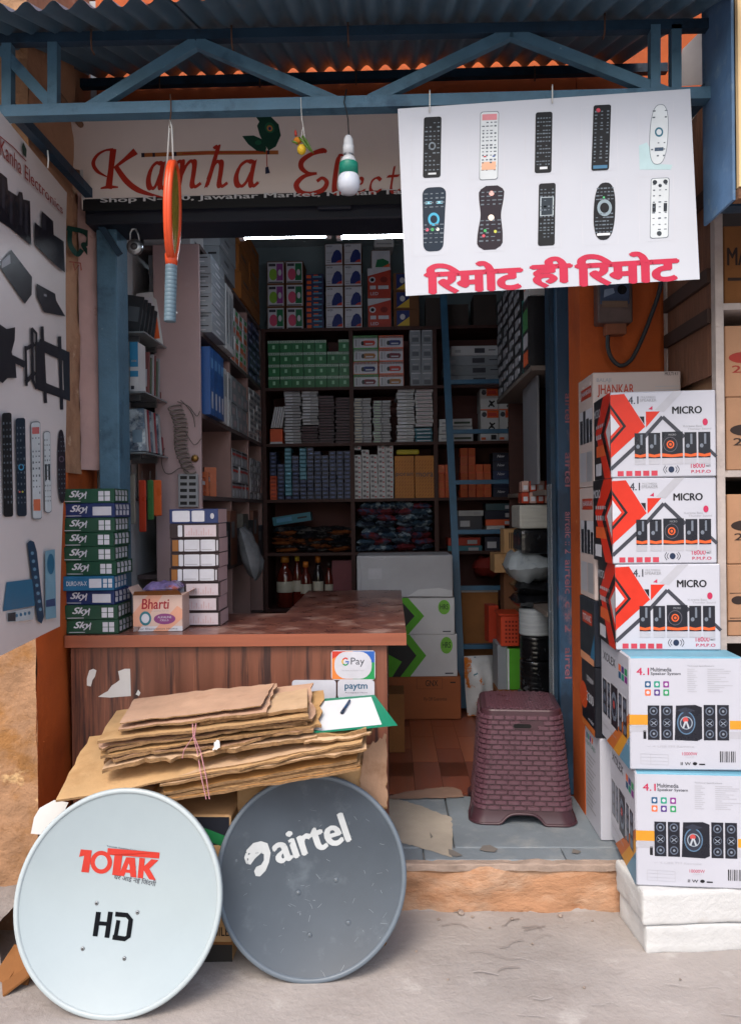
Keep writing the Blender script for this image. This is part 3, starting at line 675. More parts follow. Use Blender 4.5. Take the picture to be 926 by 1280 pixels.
for pts, hi in (([(5, 840), (70, 770), (192, 930), (190, 1035), (150, 1090), (5, 880)], [(12, 835), (62, 795), (66, 850), (12, 880)]), ([(220, 970), (330, 1030), (335, 1070), (390, 1165), (265, 1140), (222, 1050)], [(262, 1030), (280, 1036), (278, 1048), (262, 1043)])):
    m = MB(); m.paint(fb, [[('p', q4(pts), DARK)], [('p', q4(hi), ink('#8d8c92'))]], off=.006); bp_('bracket_picture', m)
q5 = lambda pts: [(x / 4.0, 300 + y / 4.0) for x, y in pts]
for shp in ([('p', q5([(-60, 420), (0, 420), (35, 445), (78, 436), (76, 500), (60, 560), (80, 620), (85, 690), (40, 690), (15, 716), (-60, 660)]), DARK), ('l', q5([(60, 590), (130, 625)]), 8, DARK), ('l', q5([(130, 530), (135, 730)]), 3, DARK), ('l', q5([(160, 440), (186, 470)]), 3, DARK), ('l', q5([(162, 440), (166, 700), (186, 745)]), 3.4, DARK), ('l', q5([(184, 462), (187, 745)]), 2.6, DARK), ('l', q5([(130, 545), (176, 520)]), 5, DARK), ('l', q5([(132, 710), (178, 660)]), 5, DARK)],
            [('l', q5([(195, 510), (334, 570), (338, 795), (205, 740), (195, 510)]), 9, DARK), ('l', q5([(212, 432), (230, 815)]), 4, DARK), ('l', q5([(300, 482), (311, 848)]), 4, DARK), ('l', q5([(205, 535), (330, 590)]), 9, DARK), ('l', q5([(210, 725), (332, 775)]), 9, DARK)]):
    m = MB()
    for i, s_ in enumerate(shp): m.paint(fb, [[s_]], off=.006 + .0002 * i)
    bp_('wall_mount_picture', m)
for (x, y, w, h, body, acc) in ((10, 581, 12, 130, 'black', ()), (27, 584, 12, 123, 'navy', (('ring', 0, 0, .3, '#3f8fb8'), ('dot', -.2, .25, .1, '#c05a50'), ('dot', .1, .25, .1, '#b8b850'))), (46, 588, 11, 120, 'white', (('bar', -.4, -.45, .4, -.38, '#b86060'), ('bar', -.4, .3, .4, .42, '#c86a48'))), (60, 590, 8, 100, 'white', (('bar', -.4, -.1, -.1, .1, '#20262c'), ('bar', .1, -.1, .4, .1, '#20262c'))), (77.5, 583, 10, 92, 'plum', (('ring', 0, -.1, .35, '#5a4a58'),))):
    bp_('remote_picture', MB().paint(fb, remote_pic(x, y, w, h, -1, 'rect' if body != 'plum' else 'oval', body, 13, 3, acc), off=.006, step=.0003))
m = MB(); TE = ink('#1c5f80', .35); q6 = lambda pts: [(x / 2.894, 600 + y / 2.894) for x, y in pts]
m.paint(fb, [[('p', q6([(12, 475), (25, 370), (118, 358), (128, 455)]), TE), ('p', q6([(165, 258), (200, 250), (205, 498), (166, 505)]), ink('#6f97ab')), ('p', q6([(28, 480), (125, 460), (122, 505), (28, 515)]), ink('#a9b2b8'))],
             [('p', q6([(100, 228), (112, 218), (125, 224), (135, 260), (160, 495), (152, 520), (138, 510), (112, 320)]), ink('#12324c')), ('e', 64, 705, 4.5, 13, TE), ('p', q6([(30, 482), (58, 478), (58, 510), (30, 512)]), ink('#2b3036')), ('p', q6([(168, 435), (200, 428), (202, 455), (168, 460)]), ink('#2b3f6a'))] + [('e', (62 + i * 15) / 2.894, 600 + 490 / 2.894 - i, 1.6, 2.2, TE) for i in range(4)], [('e', (118 + i * 4.2) / 2.894, 600 + (265 + i * 29) / 2.894, 2, 2.2, ink('#5f86a0')) for i in range(8)]], off=.006); bp_('set_top_box_picture', m)
for u, v in ((14, 141), (60, 196)):
    bp_('tie', MB().tube([WY(u, v + 14, 2.5), WY(u + 1, v + 4, 2.5), WY(u, v - 8, 2.5)], .0025, WIREW, 6))

# ================================================================== hanging things
hb = thing('light_bulb', 'white and green bulb in a holder hanging by a wire from the truss', 'bulb', tuple(WY(436, 243, 2.38)))
bc = WY(436, 230, 2.38); px = 2.38 / 960
PLW = mat('white_plastic', '#c9ccd0', rough=.35, var=.05, spec=.45); GLS = mat('frosted_dome', '#c4cad6', rough=.25, var=.04, spec=.5)
z_ = lambda v: WY(436, v, 2.38).z
part('dome', MB().lathe([(.001, z_(243)), (9 * px, z_(241.5)), (13 * px, z_(236)), (14 * px, z_(229)), (13.2 * px, z_(222)), (11.6 * px, z_(219))], GLS, 24, (bc.x, bc.y, 0)), hb)
part('collar', MB().lathe([(11.8 * px, z_(219)), (11.8 * px, z_(205)), (11.2 * px, z_(204))], mat('green_plastic', '#157a66', rough=.4, var=.05), 24, (bc.x, bc.y, 0)), hb)
part('body', MB().lathe([(11 * px, z_(204)), (9 * px, z_(200)), (7 * px, z_(196))], PLW, 24, (bc.x, bc.y, 0)), hb)
part('cap', MB().lathe([(6 * px, z_(196)), (6 * px, z_(192))], CHROME, 20, (bc.x, bc.y, 0)), hb)
part('holder', MB().lathe([(6.8 * px, z_(193)), (6.8 * px, z_(182)), (6.2 * px, z_(181.5)), (5.6 * px, z_(174)), (3.5 * px, z_(170)), (1.5 * px, z_(169))], PLW, 20, (bc.x, bc.y, 0)), hb)
part('wire', MB().tube([WY(436, 170, 2.38), WY(435, 150, 2.38), WY(433, 138, 2.372), WY(430, 128, 2.366), WY(432, 117, 2.368), WY(433, 112, 2.39)], .0022, WIRE, 6), hb)

ch = thing('lemon_charm', 'lemon and green chilli charm strung under the blue truss', 'charm', tuple(WY(376, 194, 2.38)))
def blob(c, rx, ry, rz, m, n=12, k=8, rot=None):
    vs = []; fs = []
    for i in range(k + 1):
        t = math.pi * i / k
        for j in range(n):
            a = 2 * math.pi * j / n; v = Vector((rx * math.sin(t) * math.cos(a), ry * math.sin(t) * math.sin(a), rz * math.cos(t)))
            if rot: v = rot @ v
            vs.append(Vector(c) + v)
    for i in range(k):
        for j in range(n): fs.append((i * n + j, i * n + (j + 1) % n, (i + 1) * n + (j + 1) % n, (i + 1) * n + j))
    return MB().add(vs, fs, m, True)
part('lemon', blob(WY(377, 187, 2.375), .014, .014, .016, mat('lemon_skin', '#c9a520', rough=.45, bump=.2, bs=120)), ch)
part('marigold', blob(WY(372, 176, 2.38), .013, .013, .011, mat('marigold', '#c47a1c', rough=.8, bump=.8, bs=90, var=.3)), ch)
for i, (a, b) in enumerate((((374, 172), (389, 190)), ((372, 180), (364, 176)), ((378, 170), (392, 192)), ((380, 182), (372, 192)), ((370, 170), (369, 162)))):
    p, q = WY(*a, 2.37 + .004 * i), WY(*b, 2.37 + .004 * i)
    part('chilli', MB().tube([p, p.lerp(q, .35) + Vector((0, 0, .003)), p.lerp(q, .7), q], [.003, .0042, .0034, .0006], mat('chilli_skin', '#4a6a1c', rough=.35) if i != 4 else ink('#b03a30')), ch)
part('string', MB().tube([WY(375, 180, 2.38), WY(379, 158, 2.38), WY(377, 148, 2.38), WY(376, 122, 2.372)], .0012, WIREW, 5), ch)
part('string', MB().tube([WY(381, 172, 2.378), WY(378, 152, 2.38), WY(377, 146, 2.38)], .0012, WIREW, 5), ch)

rk = thing('mosquito_racket', 'orange mosquito racket with grey handle hanging edge on from the truss', 'racket', tuple(WY(218, 405, 2.38)), rot=None)
rc = WY(216, 264, 2.38); RT = Matrix.Translation(rc) @ Matrix.Rotation(rad(2.2), 4, 'Y') @ Matrix.Rotation(rad(96), 4, 'Z')
ORG = mat('orange_racket_plastic', '#d04a22', rough=.4, var=.08, spec=.45)
hoop = [(.086 * math.cos(t) * (1 - .12 * math.sin(t) * (math.sin(t) < 0) * -1), 0, .146 * math.sin(t)) for t in [2 * math.pi * i / 40 for i in range(40)]]
q = MB(); q.T = RT
for dy, r_ in ((-.004, .0095), (.004, .0095)): q.tube([(x, dy, z) for x, y, z in hoop], r_, ORG, 8, closed=True)
part('hoop', q, rk)
q = MB(); q.T = RT; NET = mat('green_net', '#8a7a2a', rough=.5, metal=.3, var=.3, vs=40)
for dy in (-.006, 0, .006):
    for i in range(-13, 14):
        x = i * .006; z = .146 * math.sqrt(max(0, 1 - (x / .086) ** 2)); q.tube([(x, dy, -z), (x, dy, z)], .0007, NET, 3, cap=False)
    for i in range(-22, 23):
        z = i * .0064; x = .086 * math.sqrt(max(0, 1 - (z / .146) ** 2)); q.tube([(-x, dy, z), (x, dy, z)], .0007, NET, 3, cap=False)
o = part('net', q, rk); o['kind'] = 'stuff'
hp = mat('grey_grip', '#5a6f7c', rough=.5, var=.08)
q = MB(); q.T = RT; q.tube([(0, 0, -.135), (0, 0, -.17)], [.021, .018], ORG, 12); part('throat', q, rk)
q = MB(); q.T = RT
pr = [(0, -.165, .017)]
for i in range(14): z = -.17 - i * .0125; pr += [(0, z, .0185), (0, z - .0105, .0185), (0, z - .0113, .018)]
q.tube([(0, 0, z) for _, z, _ in pr], [r for *_, r in pr], hp, 14); part('handle', q, rk)
q = MB(); q.T = RT; q.tube([(0, -.0185, -.315), (0, -.022, -.315)], .003, PLW, 8); part('switch', q, rk)
part('strap', MB().tube([WY(209, 208, 2.38), WY(212, 160, 2.38), WY(213, 150, 2.378), WY(215, 160, 2.372), WY(217, 208, 2.372)], .0026, WIREW, 6), rk)
part('hook', MB().tube([WY(213, 160, 2.378), WY(213, 150, 2.378), WY(214, 140, 2.37), WY(214, 128, 2.366), WY(213, 118, 2.37), WY(213, 122, 2.39)], .0022, RUST, 6), rk)

pl = thing('padlock', 'round steel padlock hanging from the dark shutter box', 'padlock', tuple(WY(169, 320, 2.97)))
pc = WY(169, 309, 2.97)
part('body', MB().lathe([(.012, -.011), (.028, -.011), (.031, -.006), (.031, .006), (.028, .011), (.012, .011)], CHROME, 24, pc, 'y'), pl)
part('shackle', MB().tube([pc + Vector(p) for p in ((-.018, 0, .022), (-.018, 0, .055), (-.01, 0, .07), (.004, 0, .07), (.012, 0, .055), (.018, 0, .022))], .0045, CHROME, 8), pl)
part('emblem', MB().lathe([(.003, -.0135), (.012, -.0135), (.014, -.0112)], ink('#2b2a2c', .4), 16, pc, 'y'), pl)

# lit tubes under the lintel
TUBE = mat('lit_tube', '#e8f4ff', emit=30.0, var=0)
for u0, u1 in ((303, 411), (424, 530)):
    t = thing('tube_light', 'lit white tube light above the stacked white handled boxes' if u0 < 400 else 'lit white tube light behind the hanging remote board', 'tube light', tuple(WY((u0 + u1) / 2, 296, 3.46)), 'lit tube lights under the lintel')
    a, b = WY(u0, 296, 3.46), WY(u1, 296, 3.46); b.z = a.z
    part('tube', MB().tube([a, b], .011, TUBE, 10), t)
    part('batten', MB().box(a.x - .02, b.x + .02, 3.44, 3.48, a.z + .012, a.z + .05, PLW), t)
    for e, s_ in ((a, -1), (b, 1)): part('end_cap', MB().box(e.x - .012, e.x + .012, 3.445, 3.475, e.z - .014, e.z + .0118, PLW), t)
    part('bracket', MB().bar(((a.x + b.x) / 2, 3.46, a.z + .05), ((a.x + b.x) / 2, 3.46, 3.42), .02, .012, STEELD), t)

# electricity meter on the orange wall
mt = thing('electricity_meter', 'dusty clear fronted electricity meter on the orange wall', 'meter', tuple(WY(768, 405, 3.19)))
fm = plane((0, 3.199, 0), (0, -1, 0))
def pxbox(u0, v0, u1, v1, Y0, Y1, m, bev=0): 
    a, b = WY(u0, v1, Y0), WY(u1, v0, Y0); return MB().box(a.x, b.x, Y0, Y1, a.z, b.z, m, bev)
part('case', pxbox(747, 330, 790, 404, 3.13, 3.199, mat('dusty_case', '#5a4a48', rough=.4, var=.3, vs=9), .006), mt)
part('dial_plate', pxbox(750, 332, 786, 380, 3.124, 3.129, mat('dial_blue', '#34435e', rough=.35, var=.4, vs=20), .002), mt)
part('window', MB().paint(plane((0, 3.1235, 0), (0, -1, 0)), [[('e', 777, 362, 6, 6, ink('#15161a', .2)), ('r', 752, 384, 784, 376, ink('#6b5648', .4)), ('p', [(754, 372), (768, 366), (766, 360), (755, 362)], ink('#7f8fa6', .3))]]), mt)
part('gland', pxbox(757, 403, 783, 418, 3.14, 3.19, mat('brown_gland', '#7a4a34', rough=.7, var=.3), .004), mt)
cw = thing('cable', 'thick grey cable looping under the electricity meter', 'cable', tuple(WY(775, 457, 3.16)))
part('cable_run', MB().tube([WY(*p, 3.16) for p in catmull([(760, 412), (759, 432), (764, 448), (775, 457), (788, 450), (800, 428), (812, 398), (824, 362), (828, 330)], 5)], .0085, ink('#33373c', .5), 10), cw)
# ================================================================== cartons: one mesh per kind, prints a part of their own
def carton(name, label, cat, w, d, h, body, loc, rz=0.0, prints=None, side=None, top=None, group=None, bev=.003, right=None):
    """body: material or dict; prints: layers on the front; side: layers on the left face; right: layers on the right face (a: 0 = near edge, 1 = far edge)"""
    t = thing(name, label, cat, loc, group, (0, 0, rz))
    root, t = t, MB().box(-w / 2, w / 2, 0, d, 0, h, body, bev).build('box', t)
    if prints:
        p = MB()
        p.paint(flat_frame((-w / 2, 0, 0), (w, 0, 0), (0, 0, h), (0, -1, 0)), prints); p.build('front_print', t)
    if side: p = MB(); p.paint(flat_frame((-w / 2, 0, 0), (0, d, 0), (0, 0, h), (-1, 0, 0)), side); p.build('side_print', t)
    if right: p = MB(); p.paint(flat_frame((w / 2, 0, 0), (0, d, 0), (0, 0, h), (1, 0, 0)), right); p.build('side_print', t)
    if top: p = MB(); p.paint(flat_frame((-w / 2, 0, h), (w, 0, 0), (0, d, 0), (0, 0, 1)), top); p.build('top_print', t)
    return root
def frac(q0, q1, layers):
    """turn photograph pixels measured on the face q0 (bottom left) .. q1 (top right) into fractions of that face"""
    fx = lambda x: (x - q0[0]) / (q1[0] - q0[0]); fy = lambda y: (y - q0[1]) / (q1[1] - q0[1]); out = []
    for L in layers:
        o = []
        for s in L:
            k = s[0]
            if k == 'r': o.append(('r', fx(s[1]), fy(s[2]), fx(s[3]), fy(s[4]), s[5]))
            elif k == 'rr': o.append(('p', [(fx(x), fy(y)) for x, y in rrect(*s[1:6])], s[6]))
            elif k == 'p': o.append(('p', [(fx(x), fy(y)) for x, y in s[1]], s[2]))
            elif k == 'e': o.append(('p', [(fx(s[1] + s[3] * math.cos(a)), fy(s[2] + s[4] * math.sin(a))) for a in [2 * math.pi * i / 20 for i in range(20)]], s[5]))
            elif k == 't': o.append(('t', s[1], fx(s[2]), fy(s[3]), fx(s[4]), fy(s[5]), *s[6:]))
            elif k == 'l':
                pts = catmull(s[1]) if len(s) > 4 else s[1]
                for a, b in zip(pts[:-1], pts[1:]):
                    dx, dy = b[0] - a[0], b[1] - a[1]; dd = math.hypot(dx, dy) or 1; nx, ny = -dy / dd * s[2] / 2, dx / dd * s[2] / 2
                    o.append(('p', [(fx(x), fy(y)) for x, y in ((a[0] + nx, a[1] + ny), (b[0] + nx, b[1] + ny), (b[0] - nx, b[1] - ny), (a[0] - nx, a[1] - ny))], s[3]))
        out.append(o)
    return out
WBOX = mat('white_printed_carton', '#b3b4be', rough=.45, var=.05, vs=3, bump=.04, bs=12, spec=.4)
KBLK = ink('#17171c', .4); CRED = ink('#c22b17', .4); MAG = ink('#b0294f', .45); GRY = ink('#8f9096', .4); LGR = ink('#a8a8b0', .4); DGR = ink('#3a3b44', .4)
SPK = ink('#1e2029', .3); SPK2 = ink('#2f3340', .3); ORD = ink('#d05a2c', .35); WHI = ink('#bcbdc6', .4)
# --- white foam block
fb_t = thing('foam_block', 'chipped white foam packing block in two halves under the speaker cartons', 'foam block', (1.03, 2.62, 0), None, (0, 0, rad(4)))
EPS = mat('white_foam', '#c0c0c0', rough=.85, var=.06, vs=7, bump=.35, bs=70, col2='#a79c90', s2=4, lo=.6, hi=.75, spec=.2)
def foam(z0, z1, x0, x1, y0, y1, seed, name='half'):
    bm = bmesh.new(); bmesh.ops.create_cube(bm, size=1)
    for v in bm.verts: v.co = Vector(((x0 + x1) / 2 + v.co.x * (x1 - x0), (y0 + y1) / 2 + v.co.y * (y1 - y0), (z0 + z1) / 2 + v.co.z * (z1 - z0)))
    bmesh.ops.bevel(bm, geom=bm.edges[:], offset=.009, segments=2, affect='EDGES', profile=.5)
    bmesh.ops.subdivide_edges(bm, edges=bm.edges[:], cuts=3, use_grid_fill=True)
    bmesh.ops.subdivide_edges(bm, edges=[e for e in bm.edges if e.calc_length() > .02], cuts=2, use_grid_fill=True)
    bm.normal_update()
    for v in bm.verts:
        n = noise.fractal(v.co * 9 + Vector((seed, 0, 0)), 1, 2, 4); dent = min(0, noise.noise(v.co * 22 + Vector((0, seed, 0))) + .25)
        v.co += v.normal * (n * .005 + dent * .010)
        if v.co.z < z0 + .001: v.co.z = z0 + .001
        if v.co.z > z1: v.co.z = z1
    me = bpy.data.meshes.new(name); bm.to_mesh(me); bm.free(); me.materials.append(EPS)
    for p in me.polygons: p.use_smooth = True
    o = bpy.data.objects.new(name, me); COL.objects.link(o); o.parent = fb_t
fz = .205
foam(.002, .095, -.235, .42, -.115, .12, 3); foam(.0965, fz, -.245, .42, -.118, .12, 9)

# --- two white speaker system cartons
def four_one(extra_label, loc, rz):
    Lx = frac((793, 1107), (929, 962), [[
        ('r', 793, 1049, 815, 1036, ink('#c98c2a')), ('r', 793, 1058, 815, 1050, LGR), ('r', 913, 1054, 929, 1043, ink('#c98c2a')), ('r', 913, 1066, 929, 1057, LGR),
        ('t', '4.1', 802, 985, 817, 976, MAG, 0, .012), ('t', 'Multimedia', 819, 980.5, 844, 975.5, DGR, 0, .01), ('t', 'Speaker System', 819, 986, 855, 981.5, DGR, 0, .01),
        ('t', 'Technical Specifications', 863, 974.8, 895, 972.4, GRY), ('t', '10000W', 856, 1087.5, 874, 1083.5, MAG), ('t', 'P.M.P.O', 860, 1090.5, 870, 1088.8, LGR),
        ('t', '✓ 4 USB FM Remote', 814, 1077.5, 870, 1075, LGR)]
        + [('r', 863 + (0 if j < 2 else 0), 977 + j * 2.6, 863 + w, 978 + j * 2.6, LGR) for j, w in enumerate((9, 12, 7, 10, 12, 8, 11, 9, 12, 10, 8, 11))]
        + [('r', 887, 977 + j * 2.6, 887 + w, 978 + j * 2.6, LGR) for j, w in enumerate((20, 28, 26, 12, 22, 16, 25, 8, 30, 20, 14, 18))]
        + [('rr', 812 + c * 11, 993 + r * 10.5, 819 + c * 11, 1001 + r * 10.5, 1, ink(['#1f4f74', '#1b8a72', '#7d2f7e', '#d86a40', '#4e3278', '#2a8c58'][r * 3 + c])) for r in range(2) for c in range(3)]
        + [('l', [(806, 1086), (839, 1087), (839, 1100), (806, 1099), (806, 1086)], .5, LGR), ('l', [(806, 1090), (839, 1091)], .4, LGR), ('l', [(806, 1095), (839, 1095.5)], .4, LGR), ('l', [(818, 1086), (818, 1099)], .4, LGR)]
        + [('r', 901 + i * 2.2, 1096, 902.3 + i * 2.2 - (i % 3) * .3, 1082, KBLK) for i in range(9)]
        + [('t', 'II W ● ▬', 854, 1100, 883, 1096, KBLK, 0, .01), ('r', 809.5, 1067, 813, 1056, KBLK)],
        [('r', 815, 1068, 829, 1024, SPK), ('r', 831, 1068, 845, 1024, SPK), ('p', [(847, 1068), (849, 1024), (872, 1023), (880, 1026), (880, 1066), (874, 1069)], SPK), ('r', 882, 1068, 896, 1023, SPK), ('r', 898, 1068, 912, 1023, SPK)]
        + [('e', 815.5 + c * 11, 997 + r * 10.5, 2, 2.2, WHI) for r in range(2) for c in range(3)],
        [('e', x, y, 5, 5.4, ink('#5b6474', .3)) for x in (822, 838, 889, 905) for y in (1031, 1046, 1060)] + [('e', 861, 1046, 11, 15, ink('#54718c', .3)), ('p', [(850, 1030), (860, 1026), (872, 1030), (861, 1034)], SPK2)],
        [('e', x, y, 3.6, 3.9, SPK) for x in (822, 838, 889, 905) for y in (1031, 1060)] + [('e', x, 1046, 4.4, 4.6, SPK) for x in (822, 838, 889, 905)] + [('e', 861, 1046, 9.6, 13.4, SPK2)],
        [('e', x, y, 1.5, 1.6, ink('#7d8694', .3)) for x in (822, 838, 889, 905) for y in (1031, 1060)] + [('e', 861, 1046, 7.6, 8.4, ink('#8f9aa6', .3))] + [('l', [(x - 3, 1044), (x + 3, 1049)], .8, ink('#8d96a4')) for x in (822, 838, 889, 905)] + [('l', [(x - 3, 1049), (x + 3, 1044)], .8, ink('#8d96a4')) for x in (822, 838, 889, 905)],
        [('e', 861, 1046, 6.4, 7.2, SPK2)], [('e', 860, 1042, 3.4, 3.4, ink('#b84a48', .3)), ('l', [(860, 1044), (857, 1053)], 2, ink('#a9b0b8')), ('l', [(861, 1044), (864, 1053)], 2, ink('#a9b0b8'))]])
    lx = [[('p', [(0, 0), (.35, 0), (0, .3)], ink('#5b87a0')), ('p', [(0, .3), (0, .42), (.55, .0), (.35, 0)], ink('#c98c2a')), ('p', [(0, .42), (0, .5), (.8, 0), (.55, 0)], ink('#b5622c')),
           ('t', 'XOLEX', .9, .8, .45, .88, DGR, 0, .01), ('r', .95, .2, .05, .62, WHI), ('t', 'Speaker System', .95, .12, .45, .15, GRY)]
          + [('r', .34 - c * .1, .74 + r * .07, .26 - c * .1, .80 + r * .07, ink(['#1f4f74', '#1b8a72', '#7d2f7e', '#d86a40', '#4e3278', '#2a8c58'][r * 3 + c])) for r in range(2) for c in range(3)],
          [('r', .93, .25, .78, .6, SPK), ('r', .75, .25, .66, .6, SPK), ('r', .62, .22, .38, .62, SPK), ('r', .34, .25, .24, .6, SPK), ('r', .2, .25, .08, .6, SPK)],
          [('e', x, y, .05, .045, ink('#5b6474', .3)) for x in (.855, .705, .29, .14) for y in (.31, .425, .54)] + [('e', .5, .42, .1, .14, ink('#6a7686', .3))], [('e', .5, .42, .07, .09, SPK2)], [('e', .5, .44, .03, .04, ink('#b84a48', .3))]]
    return carton('speaker_carton', extra_label, 'carton', .362, .4, .372, {'': WBOX, 'top': mat('pale_blue_board', '#5f93a8', rough=.45, var=.1)}, loc, rz, Lx, [[(s[0], *([1 - v if False else v for v in s[1:]])) if False else s for s in L] for L in lx], None, None, .005)
xb = WY(795, 1107, 2.52).x
s1 = four_one('white four speaker system carton resting directly on the foam block', (xb + .183, 2.515, fz + .001), rad(-4.5))
s2 = four_one('white four speaker system carton stacked between its twin and the red printed cartons', (xb + .171, 2.535, fz + .376), rad(-2.5))
# a curled strip of brown tape on the front of the upper one
# --- three red and white speaker cartons
A0, A1 = (769, 597), (896, 488.5)
ML = frac(A0, A1, [[('p', [(769, 492), (786, 491), (811, 533), (769, 572)], CRED), ('p', [(823, 512), (845, 489), (858, 488.6), (834, 515)], LGR), ('p', [(812, 514), (829, 514), (812, 534)], CRED), ('p', [(815, 511), (820, 507), (820, 512)], MAG), ('p', [(804, 520), (810, 520), (810, 530)], KBLK),
      ('l', [(769, 586), (800, 557), (832, 521), (858, 547)], 4.6, DGR), ('l', [(884, 560), (896, 572)], 4, DGR),
      ('t', '4.1', 791, 504, 803, 494.5, DGR, 0, .012), ('t', 'MULTIMEDIA', 806, 497, 824, 494.6, GRY), ('t', 'SPEAKER', 805, 501.4, 825, 497.8, GRY, 0, .005), ('t', 'MICRO', 844, 517.5, 879, 508.5, KBLK, 0, .03),
      ('t', 'X-treme Bass', 856, 534.6, 879, 532, GRY), ('t', 'Thunder Sound', 862, 538, 890, 535.6, GRY),
      ('t', '18000', 865.5, 586, 882, 580, MAG, 0, .008), ('t', 'WATT', 883, 585, 889, 582.4, KBLK, 0, .01), ('t', 'P.M.P.O', 866, 592.4, 889, 588.6, MAG, 0, .012)]
      + [('r', x, 595, x + 7.4, 588.6, ink('#b43a4a')) for x in (777, 787.5, 798, 808, 818)] + [('e', 842, 587.5, 3.6, 4, ink('#1c2a44'))]
      + [('l', [(842 + s * r, 587.5 + r * .7), (842 + s * r * 1.35, 587.5), (842 + s * r, 587.5 - r * .7)], .8, DGR, 1) for s in (-1, 1) for r in (5, 7)],
      [('p', [(769, 504), (788, 532), (769, 554)], KBLK), ('e', 883, 528.5, 3.2, 4.4, MAG)] + [('r', x, 573, x + w, y, SPK) for x, w, y in ((798, 13.5, 541), (814.5, 14.5, 541), (831, 25, 540), (858, 14.5, 541), (874.5, 14.5, 541))] + [('r', x, 581, x + w, 574, LGR) for x, w in ((798, 13), (815, 14), (831, 25), (858, 14), (875, 14))],
      [('p', [(769, 509), (784, 532), (769, 549)], CRED)] + [('p', [(x, 571), (x, 567), (x + w / 2, 568.8), (x + w, 567), (x + w, 571), (x + w / 2, 572)], ORD) for x, w in ((798, 13.5), (814.5, 14.5), (831, 25), (858, 14.5), (874.5, 14.5))] + [('r', x + 7, 556, x + 9.5, 543, ink('#6d7480', .3)) for x in (798, 814.5, 858, 874.5)] + [('e', x + 4, 558, 2.2, 2.6, ink('#6d7480', .3)) for x in (798, 814.5, 858, 874.5)] + [('e', 841, 556, 8.5, 9.6, ink('#55525c', .3)), ('t', 'MICRO', 839, 545, 848, 542.6, GRY)],
      [('p', [(769, 516), (780, 532), (769, 544)], WHI), ('e', 841, 556, 7.6, 8.6, SPK)], [('e', 841, 556, 4.6, 5, ORD)], [('e', 841, 556, 3, 3.4, SPK)], [('e', 841, 556, 1.6, 1.8, ORD)]])
MS = [[('r', 0, 0, 1, 1, ink('#1c1b20', .4))], [('p', [(0, 0), (.35, 0), (.9, .6), (.4, 1), (0, 1)], CRED), ('r', .55, .05, .9, .2, WHI), ('t', 'MICRO', .98, .78, .6, .88, WHI, 0, .01)], [('p', [(0, .05), (.55, .55), (.0, .9)], KBLK), ('r', .25, .28, .85, .42, ORD)] + [('r', .3 + .12 * i, .5, .38 + .12 * i, .56, LGR) for i in range(5)] + [('r', .3 + .12 * i, .64, .38 + .12 * i, .68, LGR) for i in range(5)], [('p', [(0, .2), (.35, .55), (0, .78)], CRED)], [('p', [(0, .3), (.24, .56), (0, .7)], WHI)]]
mzz = fz + .376 + .373
mx = WY(769, 800, 2.65).x; mh = .296
micro = carton('red_speaker_carton', 'red and white speaker carton at the bottom of three, resting on the white carton', 'carton', .35, .27, mh - .002, WBOX, (mx + .178, 2.65, mzz), rad(-3), ML, MS, None, 'red and white speaker cartons', .004)
dup(micro, (mx + .170, 2.652, mzz + mh), (0, 0, rad(-1.5)), 'red and white speaker carton in the middle of a stack of three')
dup(micro, (mx + .168, 2.65, mzz + 2 * mh), (0, 0, rad(-3.4)), 'red and white speaker carton on top of a stack of three')
# --- column of cartons behind them, against the orange wall
jx = WY(742, 640, 2.95).x; JR = ink('#a83a24', .45)
jp = frac((742, 565), (858, 468), [[('t', 'BALAJI', 747, 477, 766, 473, GRY, 0, .01), ('t', 'JHANKAR', 748, 489, 796, 478.5, JR, 0, .018), ('t', 'The ultimate Hi-Fi Speaker', 748, 493, 796, 491, GRY), ('t', 'MULTI 4.1', 837, 471.5, 854, 468.8, DGR, 0, .01), ('r', 824, 481, 856, 480.4, LGR), ('r', 824, 484, 856, 483.4, LGR)]])
js = [[('r', .8, .8, .1, .9, JR), ('r', .9, .4, .05, .7, WHI), ('r', .9, .05, .5, .32, LGR), ('r', .45, .05, .1, .32, GRY)], [('r', .88, .4, .7, .62, SPK), ('r', .66, .4, .5, .7, SPK), ('r', .46, .4, .28, .62, SPK), ('r', .24, .4, .08, .6, SPK), ('t', 'JHANKAR', .78, .82, .12, .88, WHI, 0, .01)]]
PALB = mat('pale_pink_carton', '#b9aaa6', rough=.6, var=.06, vs=4)
